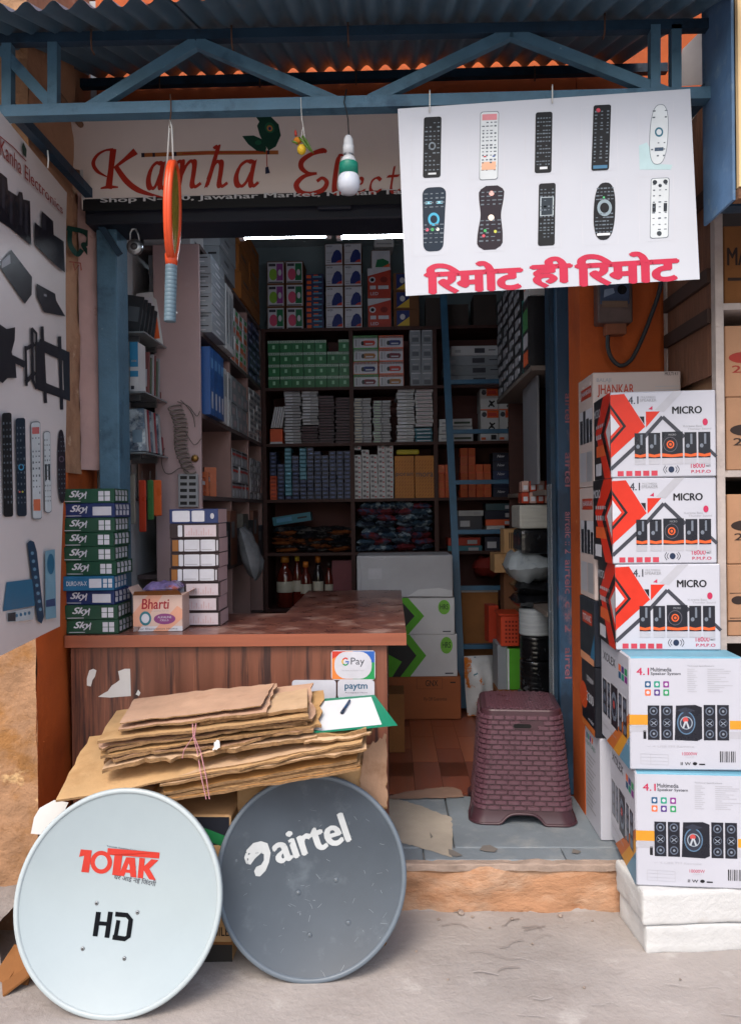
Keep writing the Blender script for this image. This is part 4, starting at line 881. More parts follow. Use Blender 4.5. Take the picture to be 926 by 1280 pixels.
col = [('white_box', 'tall white carton with blue printed lines on the floor behind the speaker cartons', .385, WBOX, [[('t', 'FEATURES', .9, .8, .3, .84, ink('#1c6a5a'))] + [('r', .88, .7 - i * .045, .3 + .1 * (i % 3), .715 - i * .045, GRY) for i in range(13)] + [('r', .9 - i * .12, .86, .82 - i * .12, .92, ink(['#1f4f74', '#1b8a72', '#7d2f7e', '#d86a40'][i])) for i in range(4)]]),
       ('black_box', 'black speaker carton with orange ball print on the tall white carton', .265, ink('#191b22', .35), [[('e', .85, .45, .3, .2, ink('#c04a20')), ('t', '35000W', .6, .72, .1, .8, WHI, 0, .012), ('t', '3200', .6, .42, .1, .56, WHI, 0, .02), ('r', .98, .0, .02, .1, ink('#b5622c')), ('t', 'woofer', .5, .14, .1, .2, WHI)], [('l', [(.95, .3), (.5, .55)], .02, ORD)]]),
       ('black_box', 'black speaker carton with red label under the pale pink cartons', .25, ink('#20242e', .35), [[('r', .8, .6, .15, .78, JR), ('r', .95, .0, .05, .12, ink('#c98c6a')), ('p', [(.0, .1), (.3, .1), (0, .5)], ink('#2c5f80'))], [('t', 'TITANIC', .75, .64, .2, .74, WHI, 0, .01)]]),
       ('pale_box', 'pale pink speaker carton with red label below its twin by the blue post', .43, PALB, js), ('pale_box', 'pale pink speaker carton with red lettering topmost against the orange wall', .43, PALB, js)]
z = PZ + .003; xtra = WY(800, 464, 2.945).z - z - sum(c_[2] for c_ in col)
for i, (n, lb, h, bm_, sd) in enumerate(col):
    h += xtra / 5
    carton(n, lb, 'carton', .33, .235, h - .002, bm_, (jx + .165 + (.012 if i == 0 else -.004 if i in (1, 2) else 0), 2.945, z), rad(-2 if i == 1 else -.5), jp if i >= 3 else None, sd, None, None, .003); z += h

# ================================================================== storage rack at the right edge
rack = thing('storage_rack', 'open rack with white painted posts and a slatted brown side at the shop corner', 'rack', (1.3, 2.7, 0))
RW = mat('old_white_paint', '#a79c97', rough=.7, var=.2, vs=9, bump=.3, bs=50, col2='#7d6c62', s2=11, lo=.6, hi=.68)
ux0 = WY(894, 500, 2.66).x; ux1 = WY(904, 500, 2.66).x
part('post', MB().box(ux0, ux1, 2.655, 2.69, .17, 2.9, RW), rack)
part('post', MB().box(ux0, ux1, 3.12, 3.15, .17, 2.9, RW), rack)
rz = [WY(915, v, 2.66).z for v in (800, 592, 383)]
for zz in rz + [.45]: part('shelf_board', MB().box(ux1 + .001, 2.3, 2.66, 3.15, zz - .011, zz + .011, RW), rack)
m = MB(); SL = mat('brown_slats', '#6e4a38', rough=.8, var=.3, vs=6, stretch=(1, 30, 1), rv=.1)
for i in range(30):
    y = 2.695 + i * .0141
    m.box(ux0 + .004, ux0 + .012 + .003 * (i % 2), y, y + .012, 1.9, 2.86, SL)
o = part('slat_side', m, rack); o['kind'] = 'stuff'
for zz in (2.08, 2.22, 2.5): part('batten', MB().box(ux0 - .012, ux0 + .0035, 2.695, 3.12, zz, zz + .05, mat('dark_batten', '#3a2822', rough=.8, var=.3)), rack)
part('back_panel', MB().box(ux1 + .01, 2.3, 3.155, 3.165, .17, 2.9, mat('rack_dark_back', '#2a211f', rough=.9)), rack)
BK = ink('#2a1c18', .7)
RCARD = mat('rack_cardboard', '#a37c60', rough=.85, var=.12, vs=5, bump=.15, bs=50, rv=.08, spec=.2)
def plain(label, x0, x1, y, d, z0, h, layers=None, m=RCARD, name='brown_carton', rz_=0): return carton(name, label, 'carton', x1 - x0, d, h, m, ((x0 + x1) / 2, y, z0), rz_, layers, None, None, None, .003)
oval = lambda c, tx: [[('p', [(.05 + .09 * math.cos(a) + .06, .55 + .08 * math.sin(a)) for a in [2 * math.pi * i / 18 for i in range(18)]], c), ('t', tx, .04, .34, .09, .44, c, 0, .012), ('r', .1, .40, .3, .42, c), ('r', .1, .36, .25, .38, c)]]
RR2 = ink('#8f2a1c', .6)
plain('brown carton with red oval mark on the upper rack shelf', ux1 + .012, 1.75, 2.675, .4, rz[1] + .012 + .252, .245, oval(RR2, '2'))
plain('brown carton with black oval mark under the red marked one on the rack', ux1 + .012, 1.75, 2.67, .4, rz[1] + .012, .25, oval(BK, '2'))
plain('brown carton with black printed band above the lowest carton on the rack', ux1 + .014, 1.75, 2.675, .4, rz[0] + .012 + .247, .24, oval(BK, '2'))
plain('plain brown carton with a square stamp low on the rack', ux1 + .012, 1.75, 2.672, .4, rz[0] + .012, .245, [[('l', [(.01, .25), (.12, .25), (.12, .6), (.01, .6)], .012, BK), ('e', .06, .5, .04, .06, BK), ('r', .0, .2, .15, .22, BK)]])
plain('dark brown carton with large black letters at the top of the rack', ux1 + .014, 1.75, 2.68, .4, rz[2] + .012, .27, [[('t', 'MA', .02, .5, .14, .72, BK, 0, .02), ('r', .02, .3, .2, .34, BK)]], CARDD)
plain('brown carton below the bottom shelf board of the rack', ux1 + .014, 1.75, 2.68, .4, .462, .3, None, CARDD)

# ================================================================== satellite dishes
def dish(label, name, pb, Yb, a, b, lean, D, face, rimm, yaw=0.0):
    base = WZ(*pb, 0.0); base = Vector((base.x, base.y, 0.004))
    M = Matrix.Translation(base) @ Matrix.Rotation(yaw, 4, 'Z') @ Matrix.Rotation(rad(-lean), 4, 'X') @ Matrix.Translation((0, 0, b + .012))
    t = thing(name, label, 'satellite dish', tuple(base))
    n = 96; prof = [(i / 22, None) for i in range(23)]
    def surf(off=0):
        rows = []
        for i in range(23):
            r = i / 22; rows.append([(a * r * math.cos(th), D * (1 - r * r) - off, b * r * math.sin(th)) for th in [2 * math.pi * k / n for k in range(n)]])
        return rows
    def skin(rows, m):
        q = MB(); q.T = M; vs = [v for r in rows for v in r]; k = len(rows)
        fs = [(i * n + j, i * n + (j + 1) % n, (i + 1) * n + (j + 1) % n, (i + 1) * n + j) for i in range(k - 1) for j in range(n)]
        q.add(vs, fs, m, True); return q
    ring = lambda e, y: [((a + e) * math.cos(th), y, (b + e) * math.sin(th)) for th in [2 * math.pi * k / n for k in range(n)]]
    refl = part('reflector', skin(surf(), face), t)
    part('back_shell', skin(surf(-.003), rimm), t)
    part('rim', skin([ring(-.004, .0008), ring(-.002, -.0035), ring(.002, -.005), ring(.008, -.0045), ring(.011, -.002), ring(.0125, .004), ring(.012, .014), ring(.009, .016), ring(.001, .006)], rimm), t)
    P0 = M @ Vector((0, 0, 0)); Nn = (M.to_3x3() @ Vector((0, -1, 0))).normalized(); inv = M.inverted(); fp = plane(P0, Nn)
    def fn(u, v, off=0.0):
        l = inv @ fp(u, v, -D * .75)
        r2 = (l.x / a) ** 2 + (l.z / b) ** 2
        return M @ Vector((l.x, D * (1 - r2) - off, l.z))
    return refl, fn, M
DG = mat('pale_grey_dish', '#97a3a8', rough=.24, var=.05, vs=3, bump=.02, bs=20, spec=.5, col2='#8d999e', s2=3, lo=.5, hi=.8)
DGR_ = mat('pale_grey_rim', '#a3adb0', rough=.4, var=.06, vs=4, spec=.5)
DD = mat('charcoal_dish', '#3d4650', rough=.4, var=.12, vs=5, bump=.03, bs=30, spec=.5, col2='#4d565f', s2=9, lo=.55, hi=.68, col3='#69717a', s3=30, lo3=.68, hi3=.72)
DDR = mat('charcoal_rim', '#5d6771', rough=.42, var=.12, vs=6, spec=.5)
d1, f1, M1 = dish('pale grey satellite dish with red and black lettering leaning in front of cartons', 'satellite_dish', (135, 1278), 2.17, .298, .30, 17, .045, DG, DGR_)
q7 = lambda pts: [(x / 2.894, 840 + y / 2.894) for x, y in pts]
TR_ = ink('#b02c20', .4); m = MB()
Q = lambda x0, y0, x1, y1, sk=.105, sl=-.2: q7([(x0, y1), (x1, y1 + (x1 - x0) * sk), (x1 - (y1 - y0) * sl, y0 + (x1 - x0) * sk), (x0 - (y1 - y0) * sl, y0)])
sk_ = lambda pts: q7([(x + (750 - y) * .12 - 8, y + (x - 290) * .115) for x, y in pts])
m.paint(f1, [[('p', sk_([(292, 640), (330, 640), (326, 722), (300, 722), (305, 662), (288, 668)]), TR_), ('p', sk_([(x, y) for x, y in [(366 + 38 * math.cos(a), 680 + 42 * math.sin(a)) for a in [2 * math.pi * i / 24 for i in range(24)]]]), TR_),
              ('p', sk_([(384, 626), (572, 620), (572, 642), (438, 648), (436, 722), (408, 722), (410, 650), (384, 650)]), TR_), ('p', sk_([(432, 722), (452, 652), (484, 650), (496, 722), (474, 722), (471, 708), (455, 708), (451, 722)]), TR_),
              ('p', sk_([(500, 722), (500, 648), (520, 648), (520, 676), (544, 648), (570, 648), (540, 684), (568, 722), (543, 722), (520, 692), (520, 722)]), TR_)],
             [('p', sk_([(366 + 22 * math.cos(a), 680 + 26 * math.sin(a)) for a in [2 * math.pi * i / 24 for i in range(24)]]), DG), ('p', sk_([(458, 696), (465, 666), (469, 696)]), DG)]], off=.0012)
part('name_lettering', m, d1)
m = MB(); m.paint(f1, [[('tq', 'Tenotak Antenna Components Pvt. Ltd.', q7([(388, 634), (568, 662), (568, 654), (388, 626)]), DGR)]], off=.0013); part('small_lettering', m, d1)
m = MB(); m.paint(f1, [[('tq', 'घर आई नई िजंदगी', q7([(408, 752), (560, 779), (566, 755), (414, 730)]), DGR, .004)]], off=.0013); part('hindi_lettering', m, d1)
m = MB(); HB = mat('flat_black_print', '#0a0d12', rough=.8, var=.05, spec=.1); hq = lambda pts: q7([(x + (970 - y) * .12, y + (x - 330) * .14) for x, y in pts])
m.paint(f1, [[('l', hq([(342, 868), (342, 955)]), 6, HB), ('l', hq([(384, 862), (384, 955)]), 6, HB), ('l', hq([(342, 908), (384, 906)]), 5, HB), ('l', hq([(402, 868), (444, 866), (460, 880), (460, 940), (448, 950), (404, 950)]), 6, HB), ('l', hq([(416, 888), (414, 952)]), 5, HB)]], off=.0012); part('large_lettering', m, d1)
for x, y in ((347, 838), (495, 872), (302, 1000), (452, 1036)):
    p = f1(x / 2.894, 840 + y / 2.894, .0); nn_ = (M1.to_3x3() @ Vector((0, -1, 0))).normalized()
    q = MB(); q.T = Matrix.Translation(p) @ M1.to_3x3().to_4x4(); q.lathe([(.006, -.0008), (.005, -.0025), (.0035, -.003), (.001, -.0025)], CHROME, 12, (0, 0, 0), 'y'); q.lathe([(.0024, -.0034), (.001, -.0036)], BLK, 8, (0, 0, 0), 'y'); part('bolt', q, d1)
d2, f2, M2 = dish('charcoal satellite dish with white lettering leaning on a brown carton', 'satellite_dish', (389, 1232), 2.34, .288, .292, 15, .045, DD, DDR, rad(3))
q8 = lambda pts: [(250 + x / 2.894, 950 + y / 2.894) for x, y in pts]
AW = mat('chipped_white_print', '#b4b8ba', rough=.5, var=.08, vs=20, col2='#4d565f', s2=38, lo=.62, hi=.66)
m = MB(); m.paint(f2, [[('p', q8([(245, 300), (222, 292), (195, 298), (172, 322), (163, 350), (170, 372), (185, 376), (200, 355), (222, 335), (232, 340), (232, 362), (222, 378), (205, 385), (197, 400), (203, 418), (218, 420), (238, 400), (250, 370), (256, 335)]), AW)]], off=.0012); part('swirl_emblem', m, d2)
m = MB()
for i, (dx, dy) in enumerate(((0, 0), (6, -2), (-4, 1), (1, 3), (1, -3), (3, -1), (-2, .5))): m.paint(f2, [[('tq', 'airtel', q8([(283 + dx, 376 + dy), (543 + dx, 292 + dy), (510 + dx, 191 + dy), (250 + dx, 275 + dy)]), AW)]], off=.001 + .0001 * i)
part('name_lettering', m, d2)
for x, y in ((355, 482), (492, 436), (397, 632), (537, 587)):
    p = f2(250 + x / 2.894, 950 + y / 2.894)
    q = MB(); q.T = Matrix.Translation(p) @ M2.to_3x3().to_4x4(); q.lathe([(.0075, -.0008), (.006, -.003), (.0035, -.0035), (.001, -.003)], DDR, 12, (0, 0, 0), 'y'); q.lathe([(.003, -.004), (.001, -.0042)], CHROME, 8, (0, 0, 0), 'y'); part('bolt', q, d2)
m = MB(); SCR = ink('#7d858c', .5)
for i in range(60):
    u, v = RND.uniform(290, 490), RND.uniform(1010, 1215)
    if ((u - 392) / 105) ** 2 + ((v - 1103) / 112) ** 2 > 1: continue
    an = RND.uniform(-1.2, 2.2); l = RND.uniform(1, 9); w = RND.uniform(.15, .5)
    dx, dy = math.cos(an) * l, math.sin(an) * l
    m.paint(f2, [[('l', [(u, v), (u + dx * .5 + RND.uniform(-.5, .5), v + dy * .5), (u + dx, v + dy)], w, SCR)]], off=.0008)
o = part('scratches', m, d2); o['kind'] = 'stuff'
# ================================================================== woven plastic stool
STL = mat('brown_stool_plastic', '#402830', rough=.38, var=.12, vs=8, spec=.5)
STL2 = mat('brown_stool_weave', '#573b45', rough=.3, var=.16, vs=20, spec=.5)
sp0 = WZ(657, 1026, PZ)
stool = thing('plastic_stool', 'brown woven pattern plastic stool standing on the threshold', 'stool', (sp0.x, 3.3, PZ + .002), None, (0, 0, rad(-5)))
SH = .452
def ssec(z, s):
    """point and outward normal of the stool wall at height z, perimeter position s in 0..4"""
    hw = .202 - (.202 - .163) * (z / SH) ** .85 + .012 * math.exp(-z / .03)
    rc = .055; k = int(s) % 4; t = s - int(s)
    L = 2 * (hw - rc); arc = math.pi / 2 * rc; tot = L + arc; d = t * tot
    if d < L: x, y, nx, ny = -hw + rc + d, -hw, 0, -1
    else:
        a = (d - L) / rc; x, y, nx, ny = hw - rc + rc * math.sin(a), -hw + rc - rc * math.cos(a), math.sin(a), -math.cos(a)
    for _ in range(k): x, y, nx, ny = -y, x, -ny, nx
    return Vector((x, y, z)), Vector((nx, ny, .09)).normalized()
def arch(s):
    t = s - int(s); c = abs(t - .385) / .22; return .038 * max(0.0, 1 - c ** 4) if c < 1 else 0.0
n = 160; rows = 24; vs = []; fs = []
for i in range(rows + 1):
    for j in range(n):
        s = 4 * j / n; z0 = arch(s); z = z0 + (SH - .006 - z0) * i / rows; vs.append(ssec(z, s)[0])
for i in range(rows):
    for j in range(n): fs.append((i * n + j, i * n + (j + 1) % n, (i + 1) * n + (j + 1) % n, (i + 1) * n + j))
q = MB(); q.add(vs, fs, STL, True); q.build('body', stool)
vs = [];  q = MB()
for e, z in ((0, SH - .006), (-.004, SH - .001), (-.014, SH + .001)):
    for j in range(n): p, nr = ssec(SH - .006, 4 * j / n); vs.append(Vector((p.x + nr.x * e, p.y + nr.y * e, z)))
fs = [(i * n + j, i * n + (j + 1) % n, (i + 1) * n + (j + 1) % n, (i + 1) * n + j) for i in range(2) for j in range(n)] + [tuple(range(2 * n, 3 * n))]
q.add(vs, fs, STL, False); q.build('seat', stool)
q = MB(); rim = [ssec(arch(4 * j / n) + .004, 4 * j / n) for j in range(n)]
q.tube([p + nr * .002 for p, nr in rim], .0055, STL, 6, closed=True); q.build('foot_rim', stool)
q = MB(); NR = 19
for r in range(NR):
    z0 = .055 + r * .0198; z1 = z0 + .0165; nc = 7
    for k in range(4 * nc):
        if RND.random() < .0: continue
        s0 = (k + (.5 if r % 2 else 0)) / nc; s1 = s0 + 1 / nc * .93
        t = s0 - int(s0)
        if r in (16, 17) and int(s0) % 4 in (0, 2) and .22 < t < .52: continue
        ms = 3; ring = []
        for (zz, e, so) in ((z0, -.001, 0), (z0 + .0022, .0032, .006), (z1 - .0022, .0032, .006), (z1, -.001, 0)):
            for g_ in range(ms + 1):
                f = g_ / ms; s = s0 + so + (s1 - s0 - 2 * so) * f; p, nr = ssec(zz, s % 4); ee = e * 1.5 + (.0012 if 0 < g_ < ms else 0) * (e > 0); ring.append(p + nr * ee)
        w = ms + 1
        fsx = [(i * w + j, i * w + j + 1, (i + 1) * w + j + 1, (i + 1) * w + j) for i in range(3) for j in range(ms)] + [(0, w, 2 * w, 3 * w), (w - 1, 2 * w - 1, 3 * w - 1, 4 * w - 1)]
        q.add(ring, fsx, STL2)
for i in range(-11, 12):
    for j in range(-5, 6):
        x, y = i * .0132 + 0, (j + (.5 if i % 2 else 0)) * .028
        if abs(x) < .142 and abs(y) < .142 and abs(x) + abs(y) < .25: q.box(x - .0055, x + .0055, y - .0125, y + .0125, SH + .0005, SH + .0035, STL2)
o = q.build('weave', stool); o['kind'] = 'stuff'
for k in (0, 2):
    q = MB()
    p, nr = ssec(.388, k + .37); tx = Vector((-nr.y, nr.x, 0)).normalized(); up = nr.cross(tx)
    if up.z < 0: up = -up
    q.paint(lambda a, b, off=0: p + tx * a + up * b + nr * (off + .0055), [[('rr', -.042, -.0125, .042, .0125, .0125, STL)], [('rr', -.036, -.0085, .036, .0085, .0085, ink('#060506', .8))]]); q.build('hand_hole', stool)

# ================================================================== cartons under the cardboard pile
PX = lambda u, Y, v=1000: WY(u, v, Y).x
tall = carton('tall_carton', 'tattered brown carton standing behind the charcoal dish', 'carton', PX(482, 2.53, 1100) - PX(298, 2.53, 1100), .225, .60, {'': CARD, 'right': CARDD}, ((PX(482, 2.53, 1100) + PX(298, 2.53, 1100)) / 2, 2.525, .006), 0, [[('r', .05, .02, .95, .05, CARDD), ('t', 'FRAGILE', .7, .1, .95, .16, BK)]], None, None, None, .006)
c2x0, c2x1 = PX(92, 2.44, 1150), PX(291, 2.44, 1180)
lowc = carton('printed_carton', 'brown carton with black base behind the pale dish', 'carton', c2x1 - c2x0, .26, .47, CARD, ((c2x0 + c2x1) / 2, 2.44, .006), rad(-1), [[('r', 0, 0, 1, .12, ink('#2a2624', .7)), ('r', .0, .12, 1, .14, CARDD), ('l', [(.86, .42), (.86, .28)], .02, BK), ('r', .74, .8, .99, .99, ink('#20222a', .4))], [('p', [(.8, .93), (.97, .86), (.97, .78), (.8, .85)], ink('#1c6a3c', .5)), ('t', 'FRAGILE', .78, .18, .98, .24, BK, 0, .01)]], None, None, None, .006)
rope = thing('rope', 'white rope tied round the black based carton behind the pale dish', 'rope', (c2x1, 2.39, .2))
part('loop', MB().tube([Vector((c2x0 + (c2x1 - c2x0) * t, 2.43 - .004 * t, .245 - .02 * math.sin(math.pi * t) + .06 * max(0, t - .8) * 5 * .4)) for t in [i / 14 for i in range(15)]], .0045, ink('#b8b2ac', .8), 7), rope)
wbag = thing('paper_scrap', 'crumpled white paper scrap poking out beside the pale dish', 'paper', tuple(WY(58, 1035, 2.42)))
part('sheet', MB().prism([(39, 1042), (43, 1022), (50, 1010), (68, 1000), (86, 1003), (80, 1016), (70, 1030), (58, 1044)], plane((0, 2.395, 0), (.1, -1, .3)), .006, TORN), wbag)
gbag = thing('carton_scrap', 'torn brown carton piece lying on the ground by the kerb stone', 'cardboard', tuple(WZ(20, 1240, 0)))
for k_, (u, v, an, l) in enumerate(((22, 1236, .5, .09), (14, 1222, 1.0, .1), (30, 1226, 1.4, .11))):
    p = WZ(u, v, 0); q = MB(); q.T = Matrix.Translation(p + Vector((0, 0, .03 + .012 * k_))) @ Matrix.Rotation(an, 4, 'Z') @ Matrix.Rotation(-.5 - .25 * k_, 4, 'Y'); q.box(-l / 2, l / 2, -.035, .035, -.003, .003, CARDD); part('flap', q, gbag)

# ================================================================== tied bundle of flattened cardboard
bundle = thing('cardboard_bundle', 'bundle of flattened brown cardboard tied with pink string in front of the counter', 'cardboard', tuple(WY(260, 1000, 2.5)))
CB = [mat('cardboard_%d' % i, c, rough=.88, var=.13, vs=7, bump=.3, bs=40, col2=c2, s2=5, lo=.55, hi=.7, spec=.15) for i, (c, c2) in enumerate((('#b8966c', '#a5825a'), ('#b8967f', '#a5826c'), ('#b08c60', '#987348'), ('#a3826a', '#86664f'), ('#bfa182', '#ad8d6b'), ('#b0824f', '#9c6e3e')))]
EDGE = mat('cardboard_cut_edge', '#8a6a48', rough=.95, var=.4, vs=60, stretch=(1, 1, 6), bump=.6, bs=90)
def flapsheet(cs, th, m, bend=.01, jag=.012, seed=0, nu=26, nv=8, curl=0.0, name='sheet', parent=None):
    """cs: front-left, front-right, back-right, back-left upper corners (points); th thickness down"""
    P = [Vector(c) for c in cs]; top = []
    def pt(a, b):
        p = (P[0] * (1 - a) + P[1] * a) * (1 - b) + (P[3] * (1 - a) + P[2] * a) * b; return p
    for i in range(nu + 1):
        for j in range(nv + 1):
            a, b = i / nu, j / nv
            if j == 0: nz = noise.noise(Vector((a * 17 + seed, seed, 1))) + .6 * noise.noise(Vector((a * 55, seed, 7))); b += nz * abs(nz) * jag * 4.5
            if j == nv: b += noise.noise(Vector((a * 13 + seed, seed, 4))) * jag * 2
            if i == 0: a += (noise.noise(Vector((b * 9 + seed, seed, 2))) + .6 * noise.noise(Vector((b * 37, seed, 9)))) * jag * 1.5
            if i == nu: a += (noise.noise(Vector((b * 9 + seed, seed, 3))) + .6 * noise.noise(Vector((b * 37, seed, 5)))) * jag * 1.5
            p = pt(a, b)
            p.z += bend * noise.noise(Vector((a * 2.6 + seed * 3, b * 1.6, seed))) + curl * (a - .5) ** 2 + .003 * noise.noise(Vector((a * 11, b * 6, seed)))
            top.append(p)
    w = nv + 1; k = len(top); bot = [p - Vector((0, 0, th * (1 + .5 * noise.noise(p * 9)))) for p in top]
    q = MB()
    fs = [(i * w + j, (i + 1) * w + j, (i + 1) * w + j + 1, i * w + j + 1) for i in range(nu) for j in range(nv)]
    q.add(top, fs, m, True); q.add(bot, [tuple(reversed(f)) for f in fs], m, True)
    lp = [i * w for i in range(nu + 1)] + [nu * w + j for j in range(1, w)] + [i * w + nv for i in range(nu - 1, -1, -1)] + [j for j in range(nv - 1, 0, -1)]
    q.add([top[i] for i in lp] + [bot[i] for i in lp], [(i, (i + 1) % len(lp), len(lp) + (i + 1) % len(lp), len(lp) + i) for i in range(len(lp))], EDGE)
    return part(name, q, parent or bundle)
Yf, Yb = 2.335, 2.76
C4 = lambda a, b, c, d, y0, y1: (WY(*a, y0), WY(*b, y0), WY(*c, y1), WY(*d, y1))
for k in range(4): flapsheet(C4((190 + 5 * k, 1002 - 3.8 * k), (450 - 4 * (k % 2), 961 - 4.2 * k), (452, 908 - 4 * k), (205, 943 - 4 * k), 2.362 + .004 * (k % 3), 2.74), .008, CB[(5, 2, 0, 5)[k]], .006, .008, 1 + 7 * k)
flapsheet(C4((70, 1000), (452, 930), (455, 880), (112, 920), 2.345, 2.75), .006, CB[0], .012, .01, 2)
for k in range(3): flapsheet(C4((200 + 6 * k, 981 - 4 * k), (458 - 5 * k, 934 - 4 * k), (455, 888 - 4 * k), (210, 933 - 4 * k), 2.345 + .006 * k, 2.74), .007, CB[(4, 0, 4)[k]], .01, .014, 3 + k * 5)
for k, (a, b, th, ci) in enumerate((((128, 962), (396, 918), .012, 4), ((130, 952), (392, 911), .008, 3), ((126, 945), (402, 905), .008, 2), ((134, 938), (384, 900), .007, 3), ((124, 934), (390, 898), .006, 1))):
    flapsheet(C4(a, b, (b[0] + 2, b[1] - 42), (a[0] + 22, a[1] - 44), 2.372 + .004 * k, 2.73), th, CB[ci], .016, .03, 10 + k, 40, 6)
flapsheet(C4((122, 926), (386, 896), (384, 859), (146, 888), 2.37, 2.72), .009, CB[0], .006, .008, 20)
flapsheet(C4((250, 902), (384, 884), (384, 858), (262, 876), 2.40, 2.70), .012, CB[4], .006, .006, 22)
flapsheet(C4((148, 912), (333, 889), (346, 854), (166, 878), 2.385, 2.71), .008, CB[1], .008, .016, 21, 34)
flapsheet(C4((150, 904), (326, 882), (343, 853), (168, 874), 2.40, 2.70), .004, CB[1], .008, .012, 27, 34)
flapsheet(C4((385, 921), (458, 913), (455, 892), (390, 903), 2.38, 2.55), .012, CB[2], .014, .02, 23, 16)
flapsheet(C4((380, 928), (462, 920), (466, 906), (386, 915), 2.365, 2.48), .006, CB[4], .018, .03, 24, 16)
for u, y, s_ in ((266, 2.368, 5),):
    flapsheet((WY(u, 938, y), WY(u + 9, 934, y), WY(u + 8, 924, y + .01), WY(u + 2, 926, y + .01)), .002, TORN, .01, .1, s_, 6, 5, 0, 'paper_tag')
STRG = ink('#b58088', .7); st = []
for du in (0, 4):
    part('string', MB().tube([WY(*p) for p in ((244 + du, 872, 2.62), (243 + du, 884, 2.5), (241 + du, 906, 2.378), (242 + du * .3, 921, 2.362), (247 + du, 940, 2.362), (252 + du * 1.5, 972, 2.338), (258 + du, 999, 2.336))], .0016, STRG, 5), bundle)
part('string', MB().tube([WY(*p) for p in ((242, 920, 2.36), (230, 938, 2.36), (228, 948, 2.362))], .0013, STRG, 5), bundle)
# tattered corner flap of the tall carton, right of the pile
flapsheet((WY(446, 1012, 2.518), WY(484, 1008, 2.518), WY(483, 918, 2.52), WY(455, 935, 2.52)), .006, CB[3], .0, .06, 31, 10, 14, 0, 'torn_flap', tall)

# clipboard and pen on the pile
clip = thing('clipboard', 'green clipboard holding a white sheet on top of the cardboard', 'clipboard', tuple(WY(440, 912, 2.42)))
cpn = plane(WY(440, 908, 2.41), (Vector(WY(401, 914, 2.40)) - Vector(WY(497, 905, 2.40))).cross(Vector(WY(396, 878, 2.62)) - Vector(WY(497, 905, 2.40))))
sg = 1 if (cpn(440, 900, .01) - cpn(440, 900, 0)).dot(CAM - cpn(440, 900)) > 0 else -1
part('board', MB().prism([(390, 916), (405, 915.5), (497, 907), (468, 868.5), (396, 874)], cpn, .005 * sg, mat('green_plastic_board', '#157a5e', rough=.35, var=.06, spec=.5)), clip)
part('paper', MB().paint(lambda u, v, o=0: cpn(u, v, sg * o), [[('p', [(392, 912), (402, 913.5), (477, 905.5), (464, 871), (398, 877)], mat('bright_paper', '#c9ccd0', rough=.7, var=.03))]], off=.0012), clip)
pen = thing('pen', 'blue ball pen lying on the clipboard paper', 'pen', tuple(cpn(432, 882)))
part('barrel', MB().tube([cpn(428, 889.5, sg * .008), cpn(437, 875.5, sg * .008)], .0042, ink('#1c3f66', .3), 8), pen)
part('cap', MB().tube([cpn(427, 891, sg * .008), cpn(430.5, 886, sg * .008)], .0052, ink('#13243c', .3), 8), pen)

# ================================================================== payment signs on the counter front
def card(label, u0, v0, u1, v1, layers, tilt=0, Y=CY + .012, m=None):
    t = thing('payment_card', label, 'card', tuple(WY((u0 + u1) / 2, v1, Y)), 'payment cards on the counter front')
    fn = plane((0, Y - .0005, 0), (0, -1, 0))
    part('card_plate', MB().prism(rrect(u0, v0, u1, v1, 4), fn, .0055, m or WHI), t)
    if layers: part('print', MB().paint(fn, layers), t)
    return t
GB, GY_, GG, GRD = ink('#2a5aa8'), ink('#c99a1c'), ink('#1f8a4c'), ink('#bb3a2c')
card('payment card with a coloured border and letter G on the counter front', 414, 813, 469, 850,
     [[('p', [(415, 814), (441, 814), (441, 849), (415, 849)], ink('#d07a3c')), ('p', [(441, 814), (468, 814), (468, 828), (441, 828)], GB), ('p', [(441, 828), (468, 828), (468, 849), (441, 849)], GG), ('p', [(415, 814), (432, 814), (415, 824)], GRD)], [('rr', 418, 814.5, 464.5, 848.5, 15, WHI)],
      [('t', 'Pay', 438.5, 833.5, 455.5, 822, DGR), ('t', 'No cash accepted here', 427, 839.2, 455, 837.2, LGR), ('l', [(434.6, 824), (431.5, 822.6), (428.6, 824.5)], 1.7, GRD, 1), ('l', [(428.6, 824.5), (427.8, 827.2), (428.8, 829.8)], 1.7, GY_, 1), ('l', [(428.8, 829.8), (431.6, 831.4), (434.6, 830)], 1.7, GG, 1), ('l', [(434.6, 830), (435.8, 827.2), (431.8, 827.2)], 1.7, GB)]])
card('plain white payment card below the coloured bordered one', 365, 850, 420, 874, None)
card('white payment card with teal lettering next to the plain white one', 422, 850, 468, 873, [[('t', 'paytm', 431, 863.5, 459, 854.5, ink('#14506e'), 0, .014), ('t', 'Accepted Here', 431, 867, 459, 865, DGR)]])

